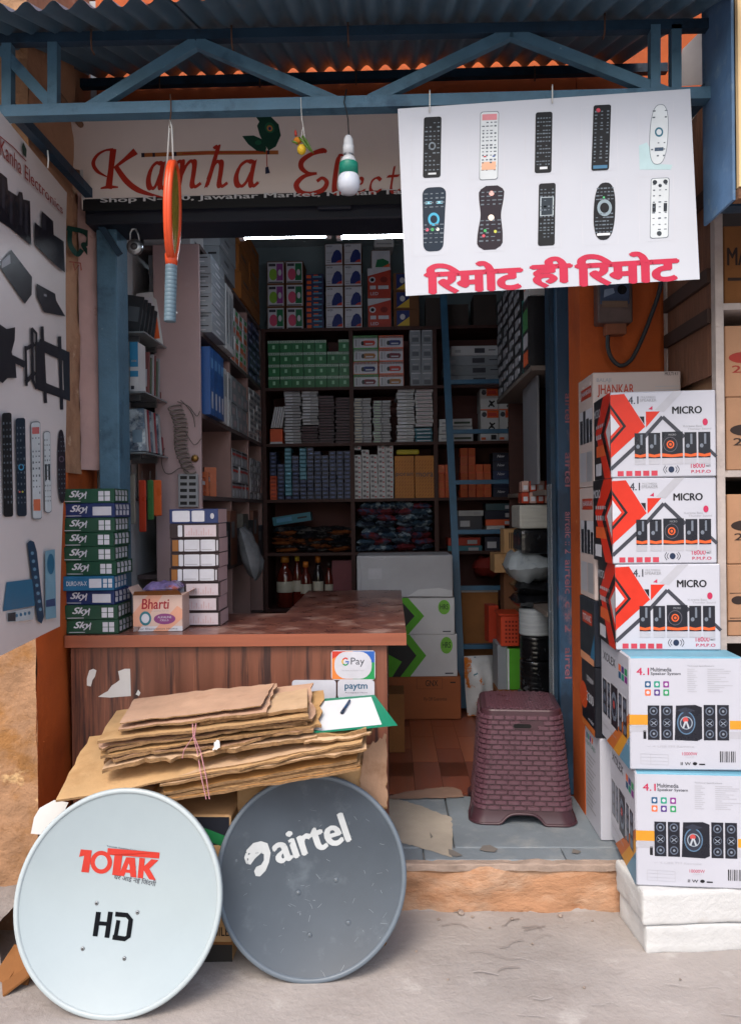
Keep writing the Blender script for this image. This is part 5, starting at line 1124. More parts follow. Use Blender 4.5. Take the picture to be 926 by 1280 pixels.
# ================================================================== boxes on the counter
bz = cz + .0015
GRB = mat('green_box_print', '#16402f', rough=.4, var=.1, vs=9, spec=.4, rv=.06); BLB = mat('blue_box_print', '#1c2c58', rough=.4, var=.1, vs=9, spec=.4)
TEB = mat('teal_box_print', '#1a5a80', rough=.4, var=.08, vs=9, spec=.4)
x0 = WY(82, 785, 2.845).x; x1 = WY(147, 785, 2.845).x; sw = x1 - x0
def skyl(ch_lab=False):
    L = [[('t', 'Sky', .12, .28, .42, .86, WHI, .15, .022), ('l', [(.47, .8), (.45, .3)], .02, WHI), ('r', .05, .1, .36, .15, LGR)] + [('r', .70 + .12 * i, .14 + .36 * j, .80 + .12 * i, .46 + .36 * j, WHI) for i in range(2) for j in range(2)]]
    if ch_lab: L[0][-4:] = [('r', .58, .15, .94, .75, WHI)]
    return L
SR = [[('r', .08 + .22 * i, .15, .22 + .22 * i, .48, WHI) for i in range(4)] + [('p', [(.1 + .22 * i, .55), (.25 + .22 * i, .55), (.2 + .22 * i, .9), (.06 + .22 * i, .9)], LGR) for i in range(4)]]
hh = .0545
green = None; zc = bz
spec = ['g', 'g', 'b', 't', 'g', 'g', 'g', 'g', 'b', 'g']
OFF = [(.004, 0, 0), (.002, -.004, 2), (-.012, .006, -3), (-.014, -.012, 2.5), (-.003, .004, -2), (-.008, 0, 2), (-.01, .003, -1.5), (-.006, .0, 1.8), (-.005, .002, -1), (-.006, 0, 1.5)]
names = {'g': 'green_box', 'b': 'blue_box', 't': 'teal_box'}; proto = {}
order = ['bottom', 'second from the bottom', 'third from the bottom', 'fourth', 'fifth', 'sixth', 'seventh', 'eighth', 'ninth', 'top']
for i, k in enumerate(spec):
    lx = {'g': skyl(), 'b': skyl(True), 't': [[('t', 'DURO-MA-X', .16, .34, .52, .66, WHI, 0, .006), ('r', .56, .2, .78, .82, WHI)] + [('r', .81 + .09 * a, .2 + .33 * b, .88 + .09 * a, .48 + .33 * b, WHI) for a in range(2) for b in range(2)]]}[k]
    lab = '%s carton, %s, in the leaning stack of ten on the counter' % ({'g': 'green', 'b': 'dark blue', 't': 'teal'}[k], order[i] if i in (0, 9) else order[i] + (' from the bottom' if i > 2 else ''))
    loc = ((x0 + x1) / 2 + OFF[i][0], 2.845 + OFF[i][1], zc); rot = (0, 0, rad(OFF[i][2]))
    if k not in proto: proto[k] = carton(names[k], lab, 'box', sw * (1.06 if k == 't' else 1), .17, hh - .0008, {'g': GRB, 'b': BLB, 't': TEB}[k], loc, rot[2], lx, None, None, 'set top box cartons on the counter', .0015, SR)
    else: dup(proto[k], loc, rot, lab)
    zc += hh
# second stack, behind
y2 = 3.02; x0 = WY(213, 700, y2).x; x1 = WY(274, 700, y2).x; zc = bz + .0; pk = None; MAR = mat('brown_black_box', '#2a1c20', rough=.4, var=.1, rv=.1); PNK = ink('#b59a9c', .5)
lz = [[('r', .04, .12, .16, .88, ink('#8a5a2c')), ('rr', .17, .1, .26, .9, .04, WHI), ('rr', .28, .1, .60, .9, .04, WHI), ('rr', .62, .1, .92, .9, .04, WHI), ('r', .94, .15, .98, .85, LGR)], [('r', .3, .2, .55, .24, GRY), ('r', .64, .2, .85, .24, GRY)]]
lz2 = [[('rr', .06, .12, .42, .88, .05, WHI), ('rr', .46, .12, .72, .88, .05, WHI), ('e', .88, .5, .04, .2, LGR)]]
lz3 = [[('r', .3, .1, .95, .9, ink('#b9adb4')), ('rr', .17, .1, .26, .9, .04, WHI)], [('r', .34 + .05 * i, .2, .36 + .05 * i, .2 + .5 * ((i * 7) % 5) / 5 + .1, PNK) for i in range(11)]]
bh = (WY(240, 636, y2).z - bz) / 8
order8 = ['bottom', 'second from the bottom', 'third from the bottom', 'fourth from the bottom', 'fifth from the bottom', 'sixth from the bottom', 'seventh from the bottom', 'topmost']
for i in range(8):
    pr = lz2 if i == 7 else lz3 if i in (0, 1, 2, 6) else lz
    carton('decoder_box', '%s box, %s, in the stack behind the opened carton' % ('navy blue' if i == 7 else 'dark brown white labelled', order8[i]), 'box', (x1 - x0) * 1.0, .15, bh - .0008, {'': BLB if i == 7 else MAR, 'right': PNK}, ((x0 + x1) / 2 + RND.uniform(-.004, .004), y2 + RND.uniform(-.003, .003), bz + i * bh), rad(RND.uniform(-2, 2)), pr, None, None, 'label fronted boxes stacked on the counter', .0015)
# opened pink and white carton
y3 = 2.90; x0 = WY(167, 770, y3).x; x1 = WY(228, 770, y3).x; bh = WY(200, 744, y3).z - bz
BXW = mat('cream_pink_carton', '#c2a79c', rough=.55, var=.06); q_ = lambda x: x
bh_c = carton('opened_carton', 'opened pink and cream carton with red script lettering on the counter', 'carton', x1 - x0, .15, bh, BXW, ((x0 + x1) / 2, y3, bz), rad(2), [[('p', [(0, .5), (.3, 1), (.6, 1), (.1, 0), (0, 0)], ink('#c9937c')), ('p', [(.4, 0), (.9, .7), (1, .6), (1, .35), (.7, 0)], ink('#c9937c')), ('r', .0, .0, 1, .14, WHI)],
     [('t', 'Bharti', .18, .62, .72, .9, ink('#8f1d2c'), .06, .016), ('e', .25, .36, .12, .2, ink('#2c6a78')), ('e', .64, .34, .22, .15, ink('#7a3a70')), ('t', 'For Electronics Home', .1, .045, .9, .095, DGR), ('t', 'Remote quality for all', .22, .54, .72, .58, GRY)], [('e', .25, .36, .08, .13, WHI), ('t', 'ALKALINE', .5, .36, .78, .42, WHI), ('t', 'CELLS', .55, .28, .72, .33, WHI)]], None, None, None, .002)
q = MB(); w_ = x1 - x0
q.T = Matrix.Translation((0, 0, bh)) 
q.add([(-w_ / 2, .0, 0), (w_ / 2, .0, 0), (w_ / 2 - .01, -.03, .022), (-w_ / 2 + .015, -.03, .018)], [(0, 1, 2, 3)], CARDD); q.add([(-w_ / 2, 0, 0), (-w_ / 2, .15, 0), (-w_ / 2 - .02, .14, .03), (-w_ / 2 - .02, .01, .03)], [(0, 1, 2, 3)], BXW); q.add([(w_ / 2, 0, 0), (w_ / 2, .15, 0), (w_ / 2 + .03, .14, .015), (w_ / 2 + .03, .015, .012)], [(0, 1, 2, 3)], CARDD)
q.build('flaps', bh_c)
POUCH = mat('purple_plastic_film', '#5f5580', rough=.22, var=.5, vs=30, spec=.6, bump=.6, bs=40, col2='#8a4a40', s2=20, lo=.55, hi=.62)
def pouch(name, label, cat, group, c, w, d, h, m, seed, rz=0, tilt=0, parent=None):
    """a soft filled bag, pinched to a crimped edge all round"""
    nu, nv = 10, 7; vs = []; fs = []
    for s in (1, -1):
        for i in range(nu + 1):
            for j in range(nv + 1):
                a, b = i / nu * 2 - 1, j / nv * 2 - 1
                e = (max(0, 1 - abs(a) ** 3) * max(0, 1 - abs(b) ** 3)) ** .6
                z = s * h / 2 * e * (1 + .5 * noise.noise(Vector((a * 2.3 + seed, b * 2.3, s + seed)))) + .12 * h * noise.noise(Vector((a * 5, b * 5, seed)))
                vs.append((a * w / 2 * (1 - .05 * abs(b) ** 2), b * d / 2, z + h / 2))
    k = (nu + 1) * (nv + 1)
    for o_ in (0, k):
        for i in range(nu):
            for j in range(nv): q0 = o_ + i * (nv + 1) + j; fs.append((q0, q0 + nv + 1, q0 + nv + 2, q0 + 1) if o_ == 0 else (q0 + 1, q0 + nv + 2, q0 + nv + 1, q0))
    q = MB(); q.add(vs, fs, m, True)
    return q.build(name, parent, label, cat, group, None, c, (tilt, RND.uniform(-.1, .1), rz))
pouch('plastic_packet', 'shiny purple plastic packet sticking out of the opened carton', 'packet', None, ((x0 + x1) / 2 + .005, y3 + .075, bz + bh - .004), .145, .12, .05, POUCH, 3)
# ================================================================== shelving inside
FY = 5.35
BZ = [WY(440, v, FY).z for v in (411, 485, 555, 625, 692)] + [.75]
back = thing('wall_shelf', 'tall dark brown shelf unit across the back of the shop', 'shelf', (0, FY, PZ))
bx0 = WY(331, 600, FY).x; bx1 = .94
ups = [WY(u, 600, FY).x for u in (331, 440.5, 545, 652)]
for x in ups: part('upright', MB().box(x - .014, x + .014, FY, 5.72, PZ + .002, BZ[0], SHELFW), back)
for zz in BZ: part('shelf_board', MB().box(bx0 - .012, bx1, FY - .004, 5.72, zz - .012, zz + .009, SHELFW), back)
part('back_panel', MB().box(bx0 - .012, bx1, 5.722, 5.735, PZ + .002, BZ[0] + .05, SHELFB), back)
LX = -.886
left = thing('wall_shelf', 'long shelf unit with a pinkish end panel along the counter side wall inside', 'shelf', (LX, 4.4, PZ))
PANEL = mat('pinkish_end_panel', '#a08a8c', rough=.6, var=.07, vs=4, bump=.05)
PANI = mat('inner_pink_board', '#8f716c', rough=.65, var=.1)
px0 = WY(195, 500, 3.62).x
part('end_panel', MB().box(px0, LX - .002, 3.6, 3.622, PZ + .002, WY(220, 305, 3.6).z, PANEL, .002), left)
for Y in (4.28, 4.82, 5.3): part('upright', MB().box(-1.2, LX - .002, Y - .011, Y + .011, PZ + .002, BZ[0], PANI), left)
for zz in BZ: part('shelf_board', MB().box(-1.205, LX, 3.624, 5.335, zz - .012, zz + .009, mat('grey_shelf_edge', '#55494a', rough=.6, var=.15)), left)
RX = .66
right = thing('wall_shelf', 'shelf unit with grey boards along the ladder side wall inside', 'shelf', (RX, 4.2, PZ))
RZ = [2.1, 1.52, .95]
for zz in RZ: part('shelf_board', MB().box(RX + (.06 if zz < 2 else 0), .945, 3.6, 4.75, zz - .014, zz + .008, mat('grey_wood_board', '#6b625c', rough=.7, var=.15)), right)
for Y in (4.15, 4.75): part('upright', MB().box(RX + .07, .945, Y - .012, Y + .012, PZ + .002, 2.7, SHELFW), right)
for i, y in enumerate((3.78, 3.93, 4.08)): part('panel', MB().box(RX + .045 + .006 * i, RX + .058 + .006 * i, y - .07, y + .073, 1.56, 2.08, mat('grey_hanging_board', '#6f7076', rough=.6, var=.12, vs=4)), right)

# ------------------------------------------------------------------ items: one mesh per kind, then copies
PROTO = {}
def sbox(key, name, label, cat, group, w, d, h, body, prints, loc, rz=0.0, bev=0.0, right=None):
    if key in PROTO:
        o = PROTO[key].copy(); COL.objects.link(o); o.location = loc; o.rotation_euler = (0, 0, rz); o['label'] = label
        if group: o['group'] = group
        return o
    m = MB(); m.box(-w / 2, w / 2, 0, d, 0, h, body, bev)
    if prints: m.paint(box_frame(w, h), prints, off=.0008, step=.0006)
    if right: m.paint(flat_frame((w / 2, 0, 0), (0, d, 0), (0, 0, h), (1, 0, 0)), right, off=.0008, step=.0006)
    PROTO[key] = m.build(name, None, label, cat, group, None, loc, (0, 0, rz)); return PROTO[key]
def grid(key, name, label, cat, group, u0, v0, u1, v1, cols, rows, row, body, prints, d=.2, Y=None, skip=(), gap=.96, jit=.6, alt=None, yj=.006, xj=.0015, cycle=None, hg=.985):
    Y = Y or FY + .03; x0, x1 = WY(u0, (v0 + v1) / 2, Y).x, WY(u1, (v0 + v1) / 2, Y).x
    zb = BZ[row] + .0095 if row is not None else WY((u0 + u1) / 2, v1, Y).z; zt = WY((u0 + u1) / 2, v0, Y).z
    w, h = (x1 - x0) / cols, (zt - zb) / rows
    for i in range(cols):
        for j in range(rows):
            if (i, j) in skip: continue
            k, b, p, lb = key, body, prints, label
            if cycle: k, b, p, lb = cycle(i, j)
            sbox(k, name, lb, cat, group, w * gap, d, h * hg, b, p, (x0 + w * (i + .5) + RND.uniform(-xj, xj), Y + RND.uniform(0, yj), zb + h * j), rad(RND.uniform(-jit, jit)))
KW = mat('shelf_white', '#b9babd', rough=.5, var=.06, rv=.05); KG = mat('shelf_green', '#1c6a3c', rough=.45, var=.1, rv=.1); KS = mat('shelf_silver', '#8f8f94', rough=.4, var=.15, rv=.12)
KM = mat('shelf_maroon', '#33202a', rough=.5, var=.2, rv=.2); KBL = mat('shelf_blue', '#1c2748', rough=.4, var=.2, rv=.25); KO = mat('shelf_orange', '#c4502a', rough=.5, var=.1, rv=.12); KN = mat('shelf_navy', '#161c34', rough=.4, var=.15, rv=.1)
KR = mat('shelf_red', '#a83220', rough=.45, var=.1); KY = mat('shelf_amber', '#b0702a', rough=.55, var=.15); KGR = mat('shelf_grey', '#7f858c', rough=.5, var=.1, rv=.08); KT = mat('shelf_teal', '#2a6a7c', rough=.45, var=.1)
GRN = ink('#2f9a52'); PUR = ink('#8a3f86'); IB = ink('#1c2a6a'); IR = ink('#b8382e'); YL = ink('#c9a93a'); SKY_ = ink('#4d86a8'); PKR = ink('#c24a6a'); CRM = ink('#b9b2a2')
# top of the back shelf
def pk(i, j):
    p = (i == 0 and j > 0)
    L = [[('r', .04, .04, .96, .96, WHI)], [('r', .55, .15, .92, .9, PUR if p else ink('#1f6a44')), ('e', .36, .42, .24, .26, ink('#7fae3c') if p else PKR), ('r', .1, .78, .5, .9, DGR), ('r', .08, .05, .9, .1, DGR)], [('e', .74, .5, .1, .14, WHI)]]
    return ('bulbp' if p else 'bulbg', KRAFT, L, 'white fronted bulb carton with %s on top of the back shelf' % ('purple print and green spot' if p else 'green print and pink spot'))
grid('', 'bulb_carton', '', 'carton', 'bulb cartons on top of the back shelf', 333, 326, 380, 410, 2, 3, 0, None, None, .2, cycle=pk, gap=.92, jit=2)
grid('flat', 'cable_box', 'flat blue and orange box in a pile on top of the back shelf', 'box', 'flat blue and orange boxes in one pile', 382, 342, 405, 410, 1, 10, 0, mat('blue_orange', '#2c2f52', rough=.4, var=.3, vs=30), [[('r', .05, .2, .3, .8, ORD), ('r', .4, .3, .9, .6, SKY_), ('r', .45, .65, .7, .85, ORD)]], .18, jit=4)
grid('arc', 'lamp_carton', 'white carton with a dark blue arch print on top of the back shelf', 'carton', 'white cartons with blue arch print', 406, 304, 453, 409, 2, 4, 0, KRAFT, [[('r', .02, .02, .98, .98, WHI)], [('p', [(.35, .1), (.35, .3), (.5, .62), (.65, .72), (.82, .68), (.94, .5), (.94, .1)], IB), ('p', [(.6, .1), (.94, .1), (.94, .25), (.75, .2)], IR), ('t', 'surya', .08, .82, .4, .92, DGR, 0, .01), ('r', .08, .1, .3, .14, GRY), ('r', .08, .2, .3, .23, GRY), ('r', .08, .55, .4, .6, LGR)]], .2, gap=.93, jit=1.4)
rl = [[('p', [(0, .75), (1, .95), (1, 1), (0, 1)], WHI), ('e', .2, .62, .14, .1, WHI), ('e', .7, .62, .16, .1, ink('#7a2016')), ('r', .1, .3, .35, .42, WHI), ('r', .45, .3, .9, .42, WHI), ('t', 'LED', .12, .1, .45, .2, WHI, 0, .01)], [('e', .2, .62, .08, .06, KBLK)]]
grid('redc', 'red_carton', 'red carton with white round prints on top of the back shelf', 'carton', 'red cartons with round prints', 459, 335, 489, 408, 1, 2, 0, KR, rl, .2)
zt = WY(475, 335, FY).z
a, b = WY(464, 333, FY + .03), WY(488, 309, FY + .03); sbox('wg', 'white_green_carton', 'white carton with green and orange corner print on the red cartons', 'carton', None, b.x - a.x, .18, b.z - a.z, KRAFT, [[('r', .03, .03, .97, .97, WHI)], [('p', [(.2, .1), (.9, .1), (.9, .4), (.6, .55), (.3, .5)], ink('#1f6a44')), ('p', [(.55, .1), (.95, .1), (.95, .3)], ORD)]], ((a.x + b.x) / 2, FY + .03, zt + .002))
a, b = WY(468, 308, FY + .03), WY(492, 298, FY + .03); sbox('wf', 'flat_white_box', 'flat white box lying topmost above the red cartons', 'box', None, b.x - a.x, .18, b.z - a.z, KW, [[('r', .1, .3, .9, .5, GRY)]], ((a.x + b.x) / 2, FY + .03, WY(475, 308.5, FY + .03).z), rad(4))
grid('ky', 'kraft_lamp_carton', 'kraft carton with a blue and yellow label on top of the back shelf', 'carton', 'kraft cartons with blue and yellow labels', 491, 341, 524, 408, 1, 3, 0, KRAFT, [[('r', .12, .1, .62, .95, IB)], [('p', [(.12, .1), (.62, .1), (.62, .6)], YL), ('e', .35, .6, .1, .16, WHI)]], .2, jit=2)
for k_, (u0, u1, v0) in enumerate(((532, 552, 372), (556, 585, 380), (592, 620, 368))):
    a, b = WY(u0, 408, FY + .04), WY(u1, v0, FY + .04); sbox('dk%d' % k_, 'dark_carton', ('small', 'middle sized', 'tall')[k_] + ' dark carton in the shade on the back shelf behind the ladder', 'carton', None, b.x - a.x, .2, b.z - BZ[0] - .01, mat('dark_carton_board', '#3a3230', rough=.8), None, ((a.x + b.x) / 2, FY + .04, BZ[0] + .0095), 0)  # cartons in one even dark grey-brown
# second shelf
grid('gb', 'green_bulb_box', 'small green box with a pale top edge on the back shelf', 'box', 'small green boxes in rows', 335, 425, 438, 484, 7, 4, 1, KG, [[('r', 0, .78, 1, 1, ink('#9fb5a8')), ('r', .4, .3, .62, .6, ink('#8fbfa0'))], [('t', 'Philips' if False else 'LED', .15, .82, .85, .95, ink('#1c4a30'))]], .2, skip=((5, 3),), jit=.8)
def tor(i, j):
    g_ = (i == 0 and j != 1); c = [ink('#6a2030'), IR, ink('#9a6a3a'), IB][(i * 2 + j * 3) % 4]
    L = [[('r', .02, .05, .98, .95, WHI), ('r', .02, .78, .98, .97, ink('#5aa05a') if g_ else ORD)], [('p', [(.35, .25), (.5, .2), (.85, .22), (.9, .45), (.85, .6), (.5, .62), (.35, .55)], c), ('r', .08, .15, .16, .7, GRY), ('r', .2, .15, .28, .7, LGR)], [('p', [(.5, .3), (.8, .3), (.8, .4), (.5, .4)], WHI), ('e', .38, .4, .06, .18, KBLK)]]
    return ('tor%d%d' % (i, j), ink('#5aa05a') if g_ else ORD, L, 'torch box with %s edge and %s torch picture on the back shelf' % ('green' if g_ else 'orange', {0: 'maroon', 1: 'red', 2: 'tan', 3: 'blue'}[(i * 2 + j * 3) % 4]))
grid('', 'torch_box', '', 'box', 'torch boxes', 441, 419, 505, 483, 2, 4, 1, None, None, .2, cycle=tor, jit=.7)
grid('gy', 'grey_box', 'grey box with faint label beside the torch boxes', 'box', 'grey boxes beside the torch boxes', 512, 412, 541, 483, 2, 4, 1, KGR, [[('r', .2, .15, .8, .45, ink('#5a6068')), ('r', .1, .9, .9, .97, WHI), ('r', .25, .55, .75, .6, LGR)]], .2, jit=.8)
for j, (u0, u1) in enumerate(((556, 626), (554, 627), (555, 625), (564, 622))):
    h = (WY(590, 430, 5.3).z - BZ[1]) / 4.1; a, b = WY(u0, 460, FY + .02).x, WY(u1, 460, FY + .02).x
    sbox('long%d' % j, 'long_white_box', 'long flat white box, %s in the pile behind the ladder' % ('bottom', 'second', 'third', 'topmost')[j], 'box', None, b - a, .22, h * .97, KGR if j < 3 else KW, [[('r', .5, .25, .72, .75, DGR), ('r', .08, .3, .2, .6, GRY), ('r', .8, .5, .95, .6, DGR)]], ((a + b) / 2, FY + .015, BZ[1] + .0095 + j * h), rad(RND.uniform(-1, 1)))
# third shelf: piles of slim packets
def pile(tag_, u0, u1, v0, v1, n, m, lab, prints, name='slim_packet', row=2):
    grid(tag_, name, lab, 'packet', lab, u0, v0, u1, v1, 1, n, row, m, prints, .16, jit=5, xj=.006, yj=.012, hg=.8)
pr1 = [[('r', .05, .2, .5, .8, WHI), ('r', .55, .3, .95, .6, GRY)]]
pile('s1', 355, 376, 488, 553, 18, KS, 'slim silver packet in the tall pile beside the maroon packets', pr1)
pile('m0', 376, 398, 532, 553, 7, KM, 'slim maroon packet beneath the pale silver pile', [[('r', .1, .3, .8, .6, ink('#5a3a44'))]])
grid('s2', 'slim_packet', 'slim pale packet resting on slim maroon packets', 'packet', 'slim pale packets on maroon packets', 377, 488, 398, 531, 1, 11, None, KS, pr1, .16, jit=5, xj=.006, hg=.8)
pile('m1', 398, 418, 494, 553, 17, KM, 'slim maroon packet in the pile beside the silver packets', [[('r', .1, .3, .8, .6, ink('#5a3a44'))]])
pile('m2', 419, 439, 496, 553, 16, KM, 'slim maroon packet in the pile against the shelf upright', [[('r', .1, .3, .8, .6, ink('#5a3a44'))]])
pile('s3', 442, 464, 497, 553, 16, KS, 'slim silver packet in the pile by the upright beside a dark band', [[('r', .05, .2, .4, .7, CRM), ('r', .48, 0, .53, 1, KBLK), ('r', .6, .3, .9, .6, GRY)]])
pile('s4', 466, 488, 500, 553, 15, KS, 'slim silver packet in the pile with a green tinted edge', [[('r', .05, .2, .4, .7, ink('#9ab09a')), ('r', .48, 0, .53, 1, KBLK), ('r', .6, .3, .9, .6, GRY)]])
pile('w1', 496, 518, 485, 553, 15, KW, 'slim white packet in the tall pile beside the teal based pile', pr1)
grid('w2', 'slim_packet', 'slim white packet standing on teal packets', 'packet', 'slim white packets on teal packets', 519, 485, 541, 533, 1, 10, None, KW, [[('r', .1, .2, .9, .7, ink('#b0a0a6'))]], .16, jit=4, xj=.005, hg=.82)
pile('t1', 519, 541, 534, 553, 4, KT, 'slim teal packet at the foot of the white pile', [[('r', .1, .3, .9, .6, WHI)]])
a, b = WY(338, 553, FY + .03), WY(353, 534, FY + .03); sbox('ob', 'orange_box', 'small orange box with a white base beside the silver packets', 'box', None, b.x - a.x, .15, b.z - a.z, KO, [[('r', 0, 0, 1, .15, WHI)]], ((a.x + b.x) / 2, FY + .03, BZ[2] + .0095))
a, b = WY(337, 520, FY + .03), WY(353, 491, FY + .03)
for k_ in range(5):
    o = sbox('lean', 'slim_case', 'slim white case leaning above the orange box', 'case', 'slim cases leaning above the orange box', .012, .12, .15, KW, [[('r', .2, .05, .8, .95, WHI)]], (a.x + .012 + k_ * .016, FY + .04, BZ[2] + .125)); o.rotation_euler = (0, rad(12), 0)
def fan(i, j):
    return ('fanb', KW, [[('r', .35, .66, 1, 1, ORD), ('e', .2, .82, .14, .12, DGR), ('r', 0, .0, 1, .05, ORD)], [('r', .42, .74, .9, .9, IR), ('e', .62, .3, .07, .12, KBLK), ('l', [(.45, .15), (.6, .3), (.8, .42)], .08, KBLK), ('l', [(.5, .45), (.62, .3), (.78, .15)], .08, KBLK)]], 'white carton with orange top and black fan picture behind the ladder')
grid('', 'fan_carton', '', 'carton', 'fan cartons behind the ladder', 600, 485, 646, 540, 2, 2, None, None, None, .2, Y=FY + .06, cycle=fan, jit=.5)
grid('fl', 'flat_fan_box', 'flat white box with a fan print beneath the fan cartons', 'box', 'flat boxes under the fan cartons', 600, 541, 646, 553, 2, 1, 2, KW, [[('r', .6, .2, .9, .8, KBLK), ('r', .05, .2, .3, .5, ORD)]], .2, Y=FY + .06)
for j in range(3):
    a, b = WY(548, 540, FY + .02).x, WY(591, 540, FY + .02).x
    sbox('wl%d' % j, 'white_long_box', 'white box with green print, %s of three behind the ladder rail' % ('lowest', 'middle', 'uppermost')[j], 'box', None, (b - a) * (1 - .03 * j), .2, .05, KW, [[('r', .45, .3, .95, .6, ink('#3a4a3c')), ('r', .08, .3, .3, .55, GRY)]], ((a + b) / 2, FY + .03, BZ[2] + .0095 + j * .054), rad(RND.uniform(-3, 3)))
# fourth shelf
def blu(i, j):
    tl = (i in (2, 4) and j > (0 if i == 2 else 4)); rd = (i == 0 and j < 6)
    if rd: return ('bred', KO, [[('r', .1, .3, .9, .6, ink('#7a2016'))]], 'tiny red orange box at the end of the blue columns')
    if tl: return ('bteal', KT, [[('r', .1, .2, .9, .75, ink('#6a9ab0'))]], 'tiny teal box among the blue columns')
    return ('bblue', KBL, [[('e', .5, .5, .34, .26, ink('#56628a')), ('r', .1, .05, .9, .14, ink('#141a30'))]], 'tiny dark blue box in the columns on the back shelf')
sk_set = tuple((i, j) for i in range(11) for j in range(13) if j >= (12, 9, 13, 11, 13, 13, 12, 11, 12, 12, 12)[i])
grid('', 'tiny_box', '', 'box', 'tiny boxes in columns on the back shelf', 337, 559, 439, 623, 11, 13, 3, None, None, .14, skip=sk_set, cycle=blu, jit=4, gap=.88, hg=.92)
grid('tw', 'tiny_white_box', 'tiny white box with grey print beside the amber boxes', 'box', 'tiny white boxes in columns', 442, 556, 492, 623, 5, 11, 3, KW, [[('r', .15, .3, .55, .8, ink('#6f6a70')), ('r', .6, .2, .85, .5, ink('#a04a50'))]], .14, skip=((2, 9), (2, 10), (0, 9), (1, 10)), jit=4, gap=.92)
def mor(i, j): return ('mora%d' % i, KY, [[('l', [(.05 + .15 * (k % 7), .04 + .08 * (k // 7)), (.13 + .15 * (k % 7), .09 + .08 * (k // 7))], .02, ink('#8a4a1c')) for k in range(77)], [('t', 'mora' if i else 'poran', .06, .5, .94, .6, DGR, 0, .008)]], 'tall amber patterned box with dark lettering on the back shelf')
grid('', 'amber_box', '', 'box', 'tall amber boxes', 493, 569, 543, 622, 2, 1, 3, None, None, .2, cycle=mor, jit=.5)
sbox('ytube', 'yellow_roll', 'yellow roll lying on the amber boxes', 'roll', None, .16, .04, .035, ink('#a89a2c'), None, (WY(510, 566, FY).x, FY + .04, WY(510, 568, FY + .03).z), rad(4), .012)
os_ = tuple((i, j) for i in range(7) for j in range(6) if j >= (4, 4, 0, 6, 6, 4, 4)[i])
grid('oc', 'orange_cube', 'small orange cube box stacked behind the ladder', 'box', 'small orange cube boxes', 546, 560, 614, 623, 7, 6, 3, KO, [[('r', .1, .1, .9, .9, ink('#b8582c'))]], .09, skip=os_, jit=5, gap=.9, yj=.02)
nv_ = [[('t', 'New', .15, .45, .4, .75, WHI, .1, .01), ('r', .8, .3, .95, .75, GRY)]]
for j in range(5):
    a, b = WY(616, 600, FY + .03).x, WY(651, 600, FY + .03).x
    sbox('nvb%d' % (j == 2), 'navy_box', 'navy box with white lettering in the pile of five behind the ladder', 'box', 'navy boxes behind the ladder', b - a, .2, .06, KN if j != 2 else KBL, nv_, ((a + b) / 2, FY + .03, BZ[3] + .0095 + j * .062), rad(RND.uniform(-2, 2)))
# fifth shelf: loose packets
FILM = [mat('film_%d' % i, c, rough=.2, var=.5, vs=30, spec=.6, bump=.5, bs=30, col2=c2, s2=14, lo=.5, hi=.6) for i, (c, c2) in enumerate((('#232a38', '#5f6f7c'), ('#35485a', '#93a0a8'), ('#7a4424', '#2c2220'), ('#1d1c22', '#54504e'), ('#6a2a30', '#3a4a66')))]
PP = [pouch('plastic_packet', 'blue tinted plastic packet in the heap on the back shelf', 'packet', 'blue tinted packets heaped on the back shelf', (0, 0, 0), .16, .14, .055, FILM[i], i * 3.7) for i in (0, 1, 4)]
PQ = [pouch('plastic_packet', 'brown and black plastic packet in the heap on the back shelf', 'packet', 'brown and black packets heaped on the back shelf', (0, 0, 0), .18, .12, .035, FILM[i], i * 2.3 + 1) for i in (2, 3)]
def heap(protos, u0, u1, n, layers, z, dz, sp=.12):
    k = 0; x0, x1 = WY(u0, 660, FY).x, WY(u1, 660, FY).x
    for l in range(layers):
        for i in range(n):
            o = protos[k] if k < len(protos) else RND.choice(protos).copy()
            if k >= len(protos): COL.objects.link(o)
            k += 1
            o.location = (x0 + (x1 - x0) * (i + .5 + RND.uniform(-.25, .25)) / n, FY + .09 + RND.uniform(-.01, .03), z + l * dz); o.rotation_euler = (rad(RND.uniform(-4, 14)), rad(RND.uniform(-7, 7)), rad(RND.uniform(-30, 30)))
heap(PP, 449, 539, 4, 8, BZ[4] + .012, .042); heap(PQ, 344, 434, 4, 7, BZ[4] + .012, .024)
a = WY(365, 646, FY + .03); o = sbox('tealb', 'blue_box', 'pale blue long box tilted on the brown packets', 'box', None, .27, .12, .06, KT, [[('r', .1, .3, .5, .8, SKY_), ('r', .65, .4, .9, .6, KBLK)]], (a.x, FY + .05, a.z - .045)); o.rotation_euler = (0, rad(-8), 0)
q = MB(); q.prism([(400, 630), (438, 630), (438, 652)], plane((0, FY + .12, 0), (0, -1, .2)), .004, KGR); q.build('grey_card', None, 'grey triangular board leaning in the corner above the brown packets', 'board')
